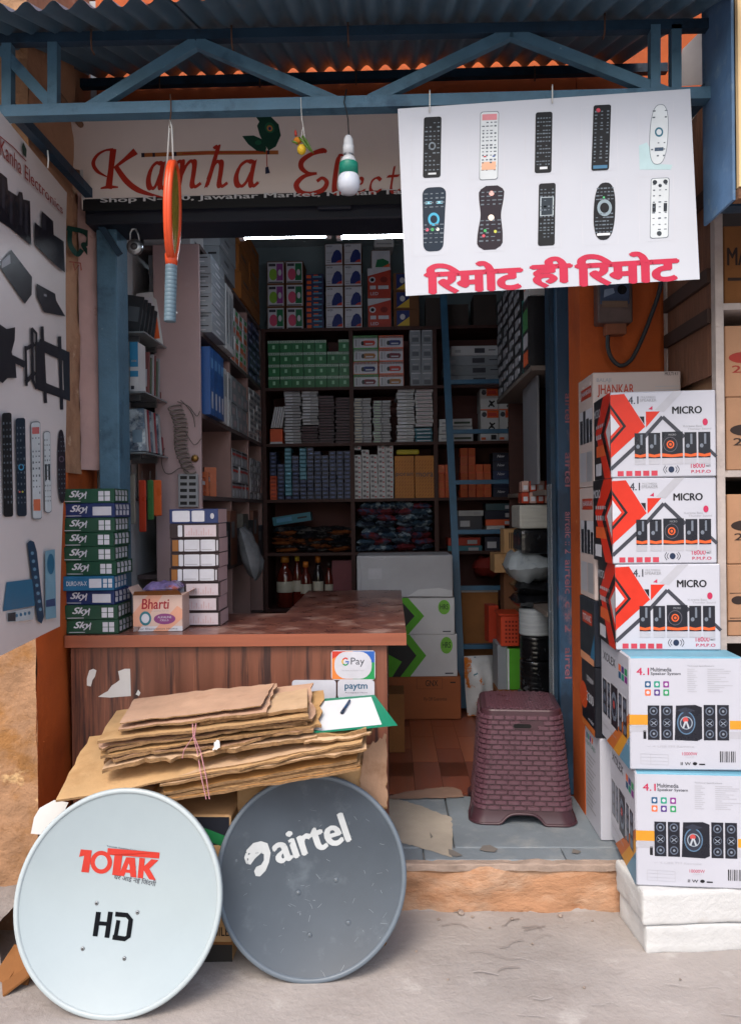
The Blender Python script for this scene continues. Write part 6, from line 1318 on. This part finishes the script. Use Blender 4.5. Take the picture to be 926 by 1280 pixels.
for (u0, v0, u1, v1, m_, nm, lb) in ((573, 638, 604, 645, KW, 'silver_box', 'flat silver box on top of the navy boxes behind the ladder'), (572, 645, 602, 664, KN, 'navy_carton', 'navy carton with a white top under the flat silver box'), (560, 672, 600, 682, KR, 'red_box', 'flat red box on the teal box behind the ladder'), (560, 682, 602, 690, KT, 'teal_box', 'flat teal box at the bottom behind the ladder'),
                               (607, 629, 647, 638, mat('dk_teal', '#163a44', rough=.4), 'dark_teal_box', 'flat dark teal box beside the silver box behind the ladder'), (606, 638, 648, 649, KN, 'navy_flat_box', 'flat navy box over the orange one behind the ladder'), (607, 649, 646, 657, KO, 'orange_flat_box', 'flat orange box between the navy and white ones'), (608, 657, 630, 663, KW, 'white_flat_box', 'flat white box under the orange one behind the ladder'), (606, 671, 634, 691, KN, 'dark_blue_carton', 'dark blue carton with white arrow label behind the ladder')):
    a, b = WY(u0, v1, FY + .04), WY(u1, v0, FY + .04); sbox(nm + '_s', nm, lb, 'box', None, b.x - a.x, .2, b.z - a.z, m_, [[('r', .1, .3, .5, .7, WHI)]] if nm in ('dark_blue_carton', 'navy_carton') else [[('r', .6, .2, .9, .7, LGR)]], ((a.x + b.x) / 2, FY + .04, a.z), rad(RND.uniform(-2, 2)))
# bottles on the lowest shelf
GLB = mat('brown_bottle', '#5a1f16', rough=.12, var=.2, spec=.6, coat=.4)
def bottle(u, w, v0, m, label, capc):
    p = WY(u, 740, 5.2); h = WY(u, v0, 5.2).z - .76; r = w * 5.2 / 960 / 2
    t = thing('bottle', label, 'bottle', (p.x, 5.42, .761), 'bottles on the low back shelf')
    MB().lathe([(r * .9, 0), (r, .01), (r, h * .6), (r * .8, h * .72), (r * .42, h * .8), (r * .4, h * .9)], m, 18).build('glass', t)
    MB().lathe([(r * .5, h * .88), (r * .5, h)], ink(capc), 14).build('cap', t)
    MB().lathe([(r * 1.01, h * .3), (r * 1.015, h * .31), (r * 1.015, h * .5), (r * 1.01, h * .51)], CRM, 18).build('paper_label', t)
for a in ((351, 22, 698, GLB, 'wide dark red bottle with cream label on the low back shelf', '#b0702a'), (367, 12, 696, GLB, 'slim dark bottle with yellow cap on the low back shelf', '#c9a93a'), (378, 15, 705, GLB, 'small red bottle with orange cap between the slim ones', '#c4702a'), (394, 14, 698, mat('dark_bottle', '#241c1e', rough=.12, spec=.6), 'slim black bottle with orange cap on the low back shelf', '#c4702a'), (408, 11, 706, GLB, 'narrow brown bottle with dark cap on the low back shelf', '#2a1c18')): bottle(*a)
a, b = WY(415, 725, 5.4), WY(440, 701, 5.4); sbox('pinkb', 'pink_box', 'dusty pink box beside the bottles', 'box', None, b.x - a.x, .15, b.z - .76, ink('#7a4248', .6), None, ((a.x + b.x) / 2, 5.42, .761))

# ------------------------------------------------------------------ counter side shelf goods (facing right)
Q90 = math.pi / 2
slot = [[('r', .3, .55, .7, .68, KBLK), ('r', .05, .1, .3, .2, LGR)]]
def lgrid(key, name, label, cat, group, Y0, Y1, cols, z0, z1, rows, m, prints, X=LX + .03, d=.24, jit=1, endp=None, skip=()):
    w, h = (Y1 - Y0) / cols, (z1 - z0) / rows
    for i in range(cols):
        for j in range(rows):
            if (i, j) in skip: continue
            sbox(key, name, label, cat, group, w * .96, d, h * .985, m, prints, (X + RND.uniform(-.008, .004), Y0 + w * (i + .5), z0 + h * j), Q90 + rad(RND.uniform(-jit, jit)))
def endslot(key, name, label, cat, group, X0, X1, Y0, d, z0, z1, rows, m, prints, right_):
    h = (z1 - z0) / rows
    for j in range(rows): sbox(key, name, label, cat, group, X1 - X0, d, h * .98, m, prints, ((X0 + X1) / 2 + RND.uniform(-.004, .004), Y0 + RND.uniform(0, .01), z0 + h * j), rad(RND.uniform(-.6, .6)), 0, right_)
B0, B1, B2, B3 = [z + .0095 for z in BZ[:4]]
endslot('wh', 'handled_box', 'flat white box with a hand slot in the pile past the end panel', 'box', 'white slotted boxes past the end panel', -1.14, LX + .045, 3.64, .3, B1, BZ[0] - .03, 8, KGR, [[('r', .82, .62, .95, .72, KBLK), ('r', .8, .2, .9, .3, LGR)]], [[('r', .1, .1, .9, .2, LGR), ('r', .3, .5, .6, .7, WHI)]])
lgrid('wl', 'tall_white_box', 'tall pale box standing behind the slotted boxes', 'box', 'tall pale boxes behind the slotted boxes', 3.96, 4.25, 4, B1, BZ[0] - .05, 1, KW, [[('r', .2, .1, .8, .9, KGR), ('r', .3, .3, .6, .7, WHI)]])
endslot('wt', 'grey_carton', 'grey white carton with a hand slot on top of the counter side shelf', 'carton', 'grey cartons on top of the counter side shelf', -1.15, LX + .02, 3.95, .4, B0, 3.25, 5, KGR, [[('r', .8, .6, .95, .7, KBLK)]], [[('r', .3, .55, .6, .68, DGR), ('r', .1, .15, .5, .22, LGR)]])
endslot('wt2', 'white_long_carton', 'long white carton under the ceiling above the counter side shelf', 'carton', 'white cartons under the ceiling', -1.17, LX - .06, 3.66, .28, B0, 2.98, 3, KW, [[('r', .8, .6, .95, .7, KBLK)]], [[('r', .3, .55, .6, .68, DGR)]])
lgrid('bc', 'brown_top_carton', 'orange brown carton on top of the counter side shelf near the back', 'carton', 'brown cartons on top of the counter side shelf', 4.55, 5.25, 2, B0, 3.2, 3, mat('orange_brown_carton', '#8a5424', rough=.8, rv=.08), [[('r', .0, .48, 1, .52, KRAFT), ('r', .2, .65, .7, .8, ink('#5a3416'))]], LX + .01, .28)
lgrid('bf', 'blue_box_file', 'tall blue box standing on the counter side shelf past the end panel', 'box', 'tall blue boxes on the counter side shelf', 3.66, 3.98, 4, B2, B2 + .33, 1, mat('blue_file', '#1f4a86', rough=.45, rv=.15), [[('r', .3, .1, .7, .35, WHI), ('r', .2, .7, .8, .85, ink('#5a86b8'))]], LX + .035)
lgrid('wbx', 'tall_white_box', 'tall white box standing between the blue boxes and the divider', 'box', 'tall white boxes by the divider', 3.99, 4.25, 4, B2, B2 + .3, 1, KW, [[('r', .2, .5, .8, .9, KGR)]], LX + .01)
lgrid('gz', 'grey_stock_box', 'grey box in the shelf bay past the divider', 'box', 'grey boxes past the divider', 4.31, 4.79, 3, B2, B2 + .3, 4, KGR, [[('r', .2, .2, .7, .7, ink('#a89aa0'))]], LX)
lgrid('or', 'orange_stock_box', 'orange and white box above the grey boxes past the divider', 'box', 'orange and white boxes past the divider', 4.31, 4.79, 4, B1, B1 + .32, 4, KW, [[('r', .1, .1, .9, .5, ORD), ('r', .3, .6, .8, .9, GRN)]], LX)
lgrid('bs', 'dark_blue_stock_box', 'small dark blue box on the counter side shelf near the back corner', 'box', 'dark blue boxes by the back corner', 4.86, 5.27, 3, B1, BZ[0] - .03, 7, KBL, [[('r', .15, .3, .85, .6, ink('#8f9ac0'))]], LX)
lgrid('ws', 'white_stock_box', 'small white box on the counter side shelf near the back corner', 'box', 'white boxes by the back corner', 4.86, 5.27, 3, B2, B2 + .32, 8, KW, [[('r', .1, .2, .9, .7, ink('#6f747c'))]], LX)
lgrid('rs', 'striped_packet', 'red striped packet on the counter side shelf beside the divider', 'packet', 'red striped packets on the counter side shelf', 4.31, 4.79, 5, B3, B3 + .28, 3, KS, [[('r', 0, .6, 1, .75, IR), ('r', .1, .1, .5, .5, WHI), ('r', 0, .85, 1, .95, KBLK)]], LX)
lgrid('rs2', 'silver_packet', 'silver packet on the counter side shelf next to the back corner', 'packet', 'silver packets by the back corner', 4.86, 5.27, 3, B3, B3 + .26, 6, KS, [[('r', .1, .2, .6, .8, WHI), ('r', .7, .2, .9, .8, DGR)]], LX)
for k_ in range(3): sbox('op%d' % k_, 'orange_packet', 'clear orange packet in the low bay past the end panel, %s of three' % ('first', 'second', 'third')[k_], 'packet', None, .1, .06, .09 + .03 * k_, ink('#a8502a', .25), [[('r', .1, .6, .9, .8, WHI)]], (LX - .02, 3.7 + .13 * k_, B3), Q90 + rad(10 * k_))
part('inner_lining', MB().box(-1.2, -1.195, 3.63, 4.26, BZ[3] + .012, BZ[2] - .014, ink('#a08078', .7)), left)
# dim goods low on the left
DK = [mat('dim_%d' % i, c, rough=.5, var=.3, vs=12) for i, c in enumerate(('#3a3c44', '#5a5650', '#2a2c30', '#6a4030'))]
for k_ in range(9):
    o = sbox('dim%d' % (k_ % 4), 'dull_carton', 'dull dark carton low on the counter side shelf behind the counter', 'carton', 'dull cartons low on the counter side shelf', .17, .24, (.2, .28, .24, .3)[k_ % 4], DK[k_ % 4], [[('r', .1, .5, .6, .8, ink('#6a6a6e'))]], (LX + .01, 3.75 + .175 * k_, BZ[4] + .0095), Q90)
DIMB = pouch('grey_bag', 'crumpled grey plastic bag hanging by the counter side shelf', 'bag', None, (LX + .06, 4.25, 1.2), .16, .3, .09, mat('grey_film', '#6a6c70', rough=.3, var=.4, vs=9, spec=.5), 7.7, Q90, rad(75))

# ------------------------------------------------------------------ glass shelves on the wall by the counter side post
GLASS = mat('glass_shelf', '#6c7478', rough=.15, var=.1, spec=.6)
gx0 = XL + .012; gx1 = -1.045
GZ = [WY(170, v, 3.27).z for v in (414, 489, 565)]
for k_, zz in enumerate(GZ):
    t = thing('glass_shelf', 'small wall shelf %s' % ('holding leaning black cases by the counter side post', 'holding blue and white boxes by the counter side post', 'holding slanted silver sleeves by the counter side post')[k_], 'shelf', (gx0, 3.27, zz))
    MB().box(0, gx1 - gx0, 0, .36, -.007, 0, GLASS).build('plate', t)
    for y in (.06, .3): MB().box(.0, .12, y, y + .012, -.03, -.0075, CHROME).build('bracket', t)
for i in range(5):
    o = sbox('blk', 'black_case', 'tall black case leaning on the uppermost wall shelf', 'case', 'black cases on the wall shelf', .12, .014, .2, mat('black_case', '#33383d', rough=.35, var=.3, rv=.3), [[('r', .1, .1, .4, .9, ink('#6f767d')), ('r', .5, .3, .9, .7, ink('#4f575e'))]], (gx0 + .068, 3.30 + .05 * i, GZ[0] + .006)); o.rotation_euler = (rad(-24), rad(6), rad(14))
o = sbox('wor', 'white_orange_case', 'white and orange blister case leaning behind the black cases', 'case', None, .09, .02, .26, KW, [[('r', .1, .1, .9, .55, ORD), ('r', .2, .7, .8, .9, WHI)]], (gx0 + .11, 3.56, GZ[0] + .005)); o.rotation_euler = (rad(-10), rad(-8), rad(10))
for i in range(3): sbox('bwb', 'blue_white_box', 'upright blue and white box on the wall shelf', 'box', 'blue and white boxes on the wall shelf', .036, .1, .215, KW, [[('r', 0, .5, 1, 1, ink('#2f7aa4')), ('r', 0, .3, 1, .42, ink('#2f7aa4')), ('r', .1, .05, .5, .12, DGR), ('r', .2, .6, .8, .64, WHI)]], (gx0 + .03 + .04 * i, 3.29, GZ[1] + .001), 0)
for i in range(7): 
    o = sbox('thin%d' % (i % 3), 'thin_case', 'thin upright case behind the blue and white boxes, %s' % ('maroon', 'green', 'pale grey')[i % 3], 'case', 'thin cases behind the blue and white boxes', .1, .012, .2 - .02 * (i % 2), [ink('#6a3a3a'), ink('#4a5a4a'), KS][i % 3], [[('r', .1, .2, .9, .6, LGR)]], (gx0 + .085, 3.41 + .03 * i, GZ[1] + .004)); o.rotation_euler = (rad(-7), 0, rad(6))
for i in range(9):
    o = sbox('slv%d' % (i % 3), 'disc_sleeve', 'slanted %s sleeve on the lowest wall shelf' % ('silver', 'grey', 'red edged')[i % 3], 'sleeve', 'slanted sleeves on the lowest wall shelf', .135, .01, .2, [FILM[1], KS, ink('#7a2c34', .25)][i % 3], [[('r', .1, .1, .5, .8, LGR), ('r', .6, .2, .9, .5, ink('#5a7080'))]], (gx0 + .085, 3.30 + .033 * i, GZ[2] + .004)); o.rotation_euler = (rad(-16), rad(-4), rad(12))
# hanging packets and coiled wire below
for k_, (u, v0, v1, w, c, lb) in enumerate(((164, 592, 655, 9, '#8f8a80', 'pale grey plastic strip hanging on the wall by the counter side post'), (178, 600, 665, 8, '#b8402a', 'orange handled tool hanging below the wall shelves'), (188, 600, 650, 7, '#3a6a3c', 'green packet hanging between orange packets'), (196, 600, 645, 11, '#c0582a', 'bright orange packet hanging below the wall shelves'), (160, 600, 650, 6, '#6a7a3a', 'olive packet hanging behind the pale grey strip'))):
    a, b = WY(u - w / 2, v1, 3.4 + .015 * k_), WY(u + w / 2, v0, 3.4 + .015 * k_)
    q = MB(); q.box(a.x, b.x, a.y, a.y + .012, a.z, b.z, ink(c, .3), .004); q.tube([((a.x + b.x) / 2, a.y + .006, b.z), ((a.x + b.x) / 2, a.y + .006, b.z + .04)], .002, CHROME, 5)
    q.build('hanging_packet', None, lb, 'packet')
coil = thing('wire_coil', 'bundle of coiled grey wire hanging from the end panel', 'wire', tuple(WY(232, 590, 3.58)))
pts = []
for i in range(150):
    t = i / 149; a = t * 2 * math.pi * 15; c = WY(218 + 18 * t + 3 * math.sin(t * 7), 508 + 82 * t, 3.575); pts.append(c + Vector((.034 * math.cos(a) * (1 - .2 * t), .012 * math.sin(a), .012 * math.sin(a))))
part('coil', MB().tube(pts, .0035, ink('#6f6660', .6), 6), coil)
for e in ([(222, 502), (236, 508), (246, 520), (250, 514)], [(226, 500), (240, 516), (244, 534)], [(232, 540), (243, 556), (252, 548)], [(238, 592), (226, 585), (214, 592), (206, 590), (202, 575), (206, 560)]):
    part('loose_end', MB().tube([WY(u, v, 3.578) for u, v in catmull(e, 5)], .002, ink('#4a4440', .6), 5), coil)
sw_ = thing('switch_board', 'grey vented socket board on the end panel below the wire coil', 'switch board', tuple(WY(236, 632, 3.59)))
part('plate', pxbox(223, 592, 247, 634, 3.575, 3.598, mat('grey_plastic', '#8b8d92', rough=.45, var=.08), .003), sw_)
fsw = plane((0, 3.5745, 0), (0, -1, 0))
for r in range(5):
    for c in range(2): part('vent', MB().paint(fsw, [[('r', 225.5 + c * 11, 595 + r * 8, 234 + c * 11, 599 + r * 8, KBLK)]]), sw_)
kn = MB().lathe([(.001, -.016), (.012, -.015), (.017, -.008), (.018, 0)], mat('brass', '#8a6a3a', rough=.35, metal=.8), 16, WY(244, 573, 3.597), 'y'); kn.build('brass_knob', None, 'round brass knob on the pinkish end panel', 'knob')

# ------------------------------------------------------------------ ladder side shelf goods
lr = -Q90
def rgrid(key, name, label, cat, group, Y0, Y1, cols, z0, z1, rows, m, prints, X=RX, d=.2, jit=1):
    w, h = (Y1 - Y0) / cols, (z1 - z0) / rows
    for i in range(cols):
        for j in range(rows): sbox(key, name, label, cat, group, w * .95, d, h * .97, m, prints, (X + RND.uniform(-.003, .006), Y0 + w * (i + .5), z0 + h * j), lr + rad(RND.uniform(-jit, jit)))
rgrid('rb', 'black_white_box', 'small black and white box in the columns on the ladder side shelf', 'box', 'black and white boxes on the ladder side shelf', 3.86, 4.7, 4, RZ[0] + .0085, 2.68, 9, mat('black_small_box', '#26262a', rough=.45, rv=.2), [[('r', .1, .15, .6, .85, GRY), ('r', .65, .3, .9, .7, WHI)]])
sbox('tf', 'teal_folder', 'tall teal folder on the ladder side shelf beside the black box', 'folder', None, .05, .2, .36, ink('#1f6a66', .4), None, (RX + .005, 3.82, RZ[0] + .0085), lr)
sbox('bo', 'black_orange_box', 'tall black box with green and orange side labels on the ladder side shelf', 'box', None, .15, .2, .33, ink('#1a1a1e', .35), [[('r', .1, .55, .9, .85, ink('#3f7a4a')), ('r', .1, .3, .9, .5, LGR), ('r', .1, .05, .9, .25, ORD)]], (RX - .005, 3.7, RZ[0] + .0085), lr)
sbox('wo', 'white_packet', 'white and orange packet on top of the tall black box', 'packet', None, .13, .16, .12, KW, [[('r', .1, .4, .9, .9, ORD)]], (RX, 3.7, RZ[0] + .0085 + .335), lr)
# tower of wrapped packs on the floor by the ladder side wall
TX = RX - .01; TYc = 3.9
BAGW = mat('white_polybag', '#8f979c', rough=.3, var=.2, vs=9, spec=.5, bump=.5, bs=14); BAGK = mat('black_shrink_wrap', '#141518', rough=.18, var=.4, vs=12, spec=.6, bump=.4, bs=16, col2='#4a4d52', s2=14, lo=.6, hi=.66)
tz = lambda v: WY(670, v, TYc).z
def drum(label, v0, v1, u0, u1, m, name, cat='roll', sq=True, bands=0, bev=.02):
    a, b = WY(u0, v1, TYc).x, WY(u1, v0, TYc).x; q = MB()
    z0, z1 = tz(v1) + .001, tz(v0)
    if sq: q.box(a, b, TYc, TYc + .26, z0, z1, m, bev); return q.build(name, None, label, cat)
    r = (b - a) / 2; pr = [(r * .96, z0), (r, z0 + .006)]
    for i in range(1, bands): zz = z0 + (z1 - z0) * i / bands; pr += [(r, zz - .004), (r * .985, zz), (r, zz + .004)]
    pr += [(r, z1 - .006), (r * .96, z1)]; q.lathe(pr, m, 28, ((a + b) / 2, TYc + r, 0)); return q.build(name, None, label, cat)
drum('black shrink wrapped cable drum standing on the floor by the ladder side wall', 868, 1000, 652, 696, BAGK, 'cable_drum', 'drum', False, 6)
drum('black wound cable roll on the floor drum by the ladder side wall', 828, 866, 653, 694, BAGK, 'cable_roll', 'roll', False, 6)
drum('black wrapped roll under the white roll by the ladder side wall', 797, 827, 653, 693, BAGK, 'cable_roll', 'roll', False, 5)
drum('white wound cable roll between the black rolls by the ladder side wall', 763, 796, 652, 692, mat('white_cable', '#9aa0a4', rough=.5, var=.15, stretch=(1, 1, 20)), 'cable_roll', 'roll', False, 8)
def bagpack(label, v0, v1, u0, u1, m, seed, name='wrapped_pack'):
    a, b = WY(u0, v1, TYc).x, WY(u1, v0, TYc).x; h = tz(v0) - tz(v1)
    pouch(name, label, 'pack', None, ((a + b) / 2, TYc + .14, tz(v1)), b - a, .28, h * 1.15, m, seed)
bagpack('black plastic pack on the white cable roll by the ladder side wall', 746, 762, 645, 694, BAGK, 1.2); bagpack('black glossy pack under the white poly bag', 730, 746, 644, 694, BAGK, 2.6)
bagpack('white poly bag sagging over the black packs', 694, 731, 636, 694, BAGW, 4.4, 'poly_bag')
drum('black shrink wrapped carton on the white poly bag', 662, 693, 651, 690, BAGK, 'wrapped_carton', 'carton', True)
drum('white wrapped bundle under the orange packets by the ladder side wall', 631, 661, 649, 690, mat('white_wrap', '#a3a39c', rough=.4, var=.15, stretch=(1, 1, 14), bump=.3), 'wrapped_bundle', 'bundle', True, 0, .012)
for i in range(4):
    for j in range(2):
        a = WY(653 + 9.6 * i, 630 - 15 * j, TYc); sbox('rpk%d' % ((i + j) % 2), 'orange_sachet', 'shiny %s sachet on the white wrapped bundle' % ('red orange', 'pale')[(i + j) % 2], 'sachet', 'shiny sachets on the wrapped bundle', .036, .12, .056, [ink('#a8402c', .25), ink('#b09088', .25)][(i + j) % 2], [[('r', .2, .2, .8, .6, WHI)]], (a.x + .018, TYc + .02, tz(630) + .004 + .058 * j), rad(RND.uniform(-5, 5)), .004)

# ------------------------------------------------------------------ ladder
lad = thing('ladder', 'blue painted steel ladder leaning on the back shelf', 'ladder', tuple(WY(610, 888, 4.85)))
LB = mat('blue_ladder_paint', '#2f5a78', rough=.45, var=.15, vs=9, spec=.45)
l0 = WZ(578, 889, PZ + .004); l1 = WY(553, 352, 5.28); r0 = l0 + Vector((.42, 0, 0)); r1 = l1 + Vector((.47, 0, 0))
part('rail', MB().bar(l0 + Vector((0, 0, .02)), l1, .045, .03, LB), lad); part('rail', MB().bar(r0 + Vector((0, 0, .02)), r1, .045, .03, LB), lad)
for v in (478, 540, 603, 665, 735, 808, 878):
    t = None; lo_, hi_ = 0.0, 1.0
    for _ in range(30):
        t = (lo_ + hi_) / 2; p = l0.lerp(l1, t); d = p - CAM; uv = CROT.inverted() @ d; vv = 640 - 960 * uv.y / -uv.z
        if vv > v: lo_ = t
        else: hi_ = t
    part('rung', MB().bar(l0.lerp(l1, t) + Vector((.02, 0, 0)), r0.lerp(r1, t) - Vector((.02, 0, 0)), .04, .028, LB), lad)

# ------------------------------------------------------------------ cartons on the floor beside the counter
gx1_ = WY(576, 880, 4.62).x; gx0_ = -.12
GY = 4.62
hz = lambda v: WY(530, v, GY).z
carton('brown_carton', 'orange brown carton with printed name on the floor under the white and green cartons', 'carton', gx1_ - gx0_, .36, hz(846) - .178, mat('orange_brown_card', '#8f5230', rough=.8, var=.1), ((gx0_ + gx1_) / 2, GY, .178), 0, [[('t', 'GNX', .6, .78, .74, .92, BK, 0, .012), ('l', [(.5, .72), (.79, .72), (.79, .96), (.5, .96), (.5, .72)], .004, BK), ('t', 'Fly Off Guarantee', .58, .42, .84, .52, BK), ('r', .88, .85, .94, .88, BK)]], None, None, None, .004)
hx0, hx1 = -.1, WY(571, 800, GY).x
HL = [[('p', [(0, 0), (.34, 0), (.52, .5), (.34, 1), (0, 1)], KBLK)], [('p', [(.3, 0), (.42, 0), (.62, .5), (.42, 1), (.3, 1), (.5, .5)], ink('#4f9a22')), ('p', [(0, 0), (.2, 0), (.32, .36), (0, .7)], ink('#4f9a22')), ('e', .87, .74, .075, .2, ink('#6aa83a')), ('r', .85, .06, .95, .09, DGR)], [('t', 'HRS', .82, .68, .92, .82, ink('#1c3a1c'), 0, .012)]]
h1 = hz(793) - hz(846); h2 = hz(747) - hz(793)
carton('green_white_carton', 'white carton with green chevrons on the orange brown carton', 'carton', hx1 - hx0, .34, h1 - .002, KW, ((hx0 + hx1) / 2, GY, hz(846) + .001), rad(.6), HL, None, None, 'white cartons with green chevrons', .003)
carton('green_white_carton', 'white carton with green chevrons below the battered white carton', 'carton', hx1 - hx0 - .01, .34, h2 - .002, KW, ((hx0 + hx1) / 2 - .008, GY, hz(793) + .001), rad(-.8), HL, None, None, 'white cartons with green chevrons', .003)
wx0, wx1 = WY(446, 720, GY).x, WY(566, 720, GY).x
wb = carton('battered_carton', 'battered white carton taped shut topmost beside the counter', 'carton', wx1 - wx0, .34, hz(694) - hz(747), mat('battered_white', '#9b9ca2', rough=.6, var=.1, vs=4, bump=.15, bs=10), ((wx0 + wx1) / 2, GY - .01, hz(747) + .001), rad(1), [[('l', [(.1, .98), (.28, .9), (.3, .98)], .02, LGR), ('r', .12, .45, .26, .7, LGR)], [('l', [(.02, 1), (.05, .5), (.03, 0)], .008, GRY)]], None, None, None, .012)
part('packing_tape', MB().paint(plane((0, GY - .017, 0), (0, -1, 0)), [[('p', [(510, 745), (523, 737), (548, 735), (565, 738), (565, 746)], mat('clear_tape', '#b4b6ba', rough=.15))]]), wb)
sbox('smallb', 'small_brown_carton', 'small brown carton on the floor at the corner of the counter', 'carton', None, .12, .2, WY(495, 868, 4.0).z - .178, CARDD, None, (WY(491, 900, 4.0).x, 4.0, .178))
# goods around the ladder foot
for (u0, v0, u1, v1, Y, d, m_, nm, lb, pr) in (
    (577, 735, 622, 808, 4.98, .2, CARDD, 'brown_carton', 'brown carton with a pale tape line behind the ladder', [[('r', 0, .93, 1, .96, WHI)]]),
    (577, 810, 618, 850, 4.98, .2, CARDD, 'brown_carton', 'low brown carton under the taped one behind the ladder', None),
    (630, 715, 650, 768, 4.5, .16, KRAFT, 'narrow_carton', 'narrow upright brown carton above the orange basket', None),
    (630, 661, 650, 692, 4.5, .16, CARD, 'printed_small_carton', 'small upright carton with printed lines over the narrow carton', [[('r', .3 + .1 * i, .2, .35 + .1 * i, .85, BK) for i in range(5)]]),
    (618, 692, 650, 716, 4.45, .2, CARD, 'wide_small_carton', 'short wide brown carton on the narrow upright carton', [[('r', .48, 0, .52, 1, KRAFT)]]),
    (634, 811, 651, 862, 4.3, .2, ink('#4f9a2c', .4), 'green_box', 'bright green box standing under the orange basket', [[('r', 0, 0, .14, 1, WHI)]]),
    (622, 806, 634, 862, 4.32, .2, KGR, 'grey_box', 'grey box standing beside the bright green one', None)):
    a, b = WY(u0, v1, Y), WY(u1, v0, Y); sbox(nm + lb, nm, lb, 'carton', None, b.x - a.x, d, b.z - a.z, m_, pr, ((a.x + b.x) / 2, Y, a.z), 0, .002)
for (u0, v0, u1, v1, Y, d, nm, lb) in ((622, 863, 652, 905, 4.3, .2, 'low_carton', 'brown carton on the floor under the green and grey boxes'), (577, 851, 620, 885, 4.98, .2, 'low_carton', 'dark brown carton on the floor behind the ladder foot')):
    a, b = WY(u0, v1, Y), WY(u1, v0, Y); sbox(lb, nm, lb, 'carton', None, b.x - a.x, d, b.z - .178, CARDD, None, ((a.x + b.x) / 2, Y, .178), 0, .002)
bk_ = thing('basket', 'orange plastic basket with holes beside the wrapped packs', 'basket', tuple(WY(636, 808, 4.3)))
a, b = WY(624, 808, 4.3), WY(650, 767, 4.3); OB = mat('orange_basket', '#b83c1c', rough=.45)
part('body', MB().box(a.x + .008, b.x - .008, 4.3, 4.48, a.z, b.z - .012, OB, .004), bk_); part('rim', MB().box(a.x - .004, b.x + .004, 4.29, 4.49, b.z - .012, b.z, OB, .003), bk_)
m = MB(); m.paint(plane((0, 4.2995, 0), (0, -1, 0)), [[('r', 631 + 4.2 * i, 776 + 5 * j, 633.6 + 4.2 * i, 778.5 + 5 * j, ink('#6a2010', .8)) for i in range(4) for j in range(6)]]); o = part('holes', m, bk_); o['kind'] = 'stuff'
a, b = WY(617, 768, 4.36), WY(630, 757, 4.36); sbox('redb2', 'red_packet', 'small red packet leaning by the orange basket', 'packet', None, b.x - a.x, .1, .22, ink('#a83a24', .4), None, ((a.x + b.x) / 2, 4.6, a.z - .2), rad(8))
o = pouch('poly_bag', 'white and orange printed poly bag slumped at the ladder foot', 'bag', None, (WY(598, 880, 4.75).x, 4.78, .2), .2, .36, .13, mat('printed_bag', '#b9bcbe', rough=.3, var=.2, vs=7, col2='#b86a24', s2=5, lo=.52, hi=.55, col3='#2a5a6a', s3=7, lo3=.6, hi3=.63), 5.1); o.rotation_euler = (rad(80), 0, rad(10)); o.location.z = .178 + .17
o = pouch('red_bag', 'dark red bag lying on the shelf behind the ladder', 'bag', None, (WY(610, 735, 5.3).x, 5.4, BZ[5] + .01 + .2), .2, .18, .14, mat('red_bag_film', '#7a2a24', rough=.35, var=.2), 8.8)
# the clear wrap of the door post
part('clear_wrap', MB().box(qxl - .03, qxl - .024, 3.43, 3.5, .5, 1.55, mat('dusty_clear_wrap', '#8f9aa2', rough=.2, var=.2, alpha=.35)), shop)
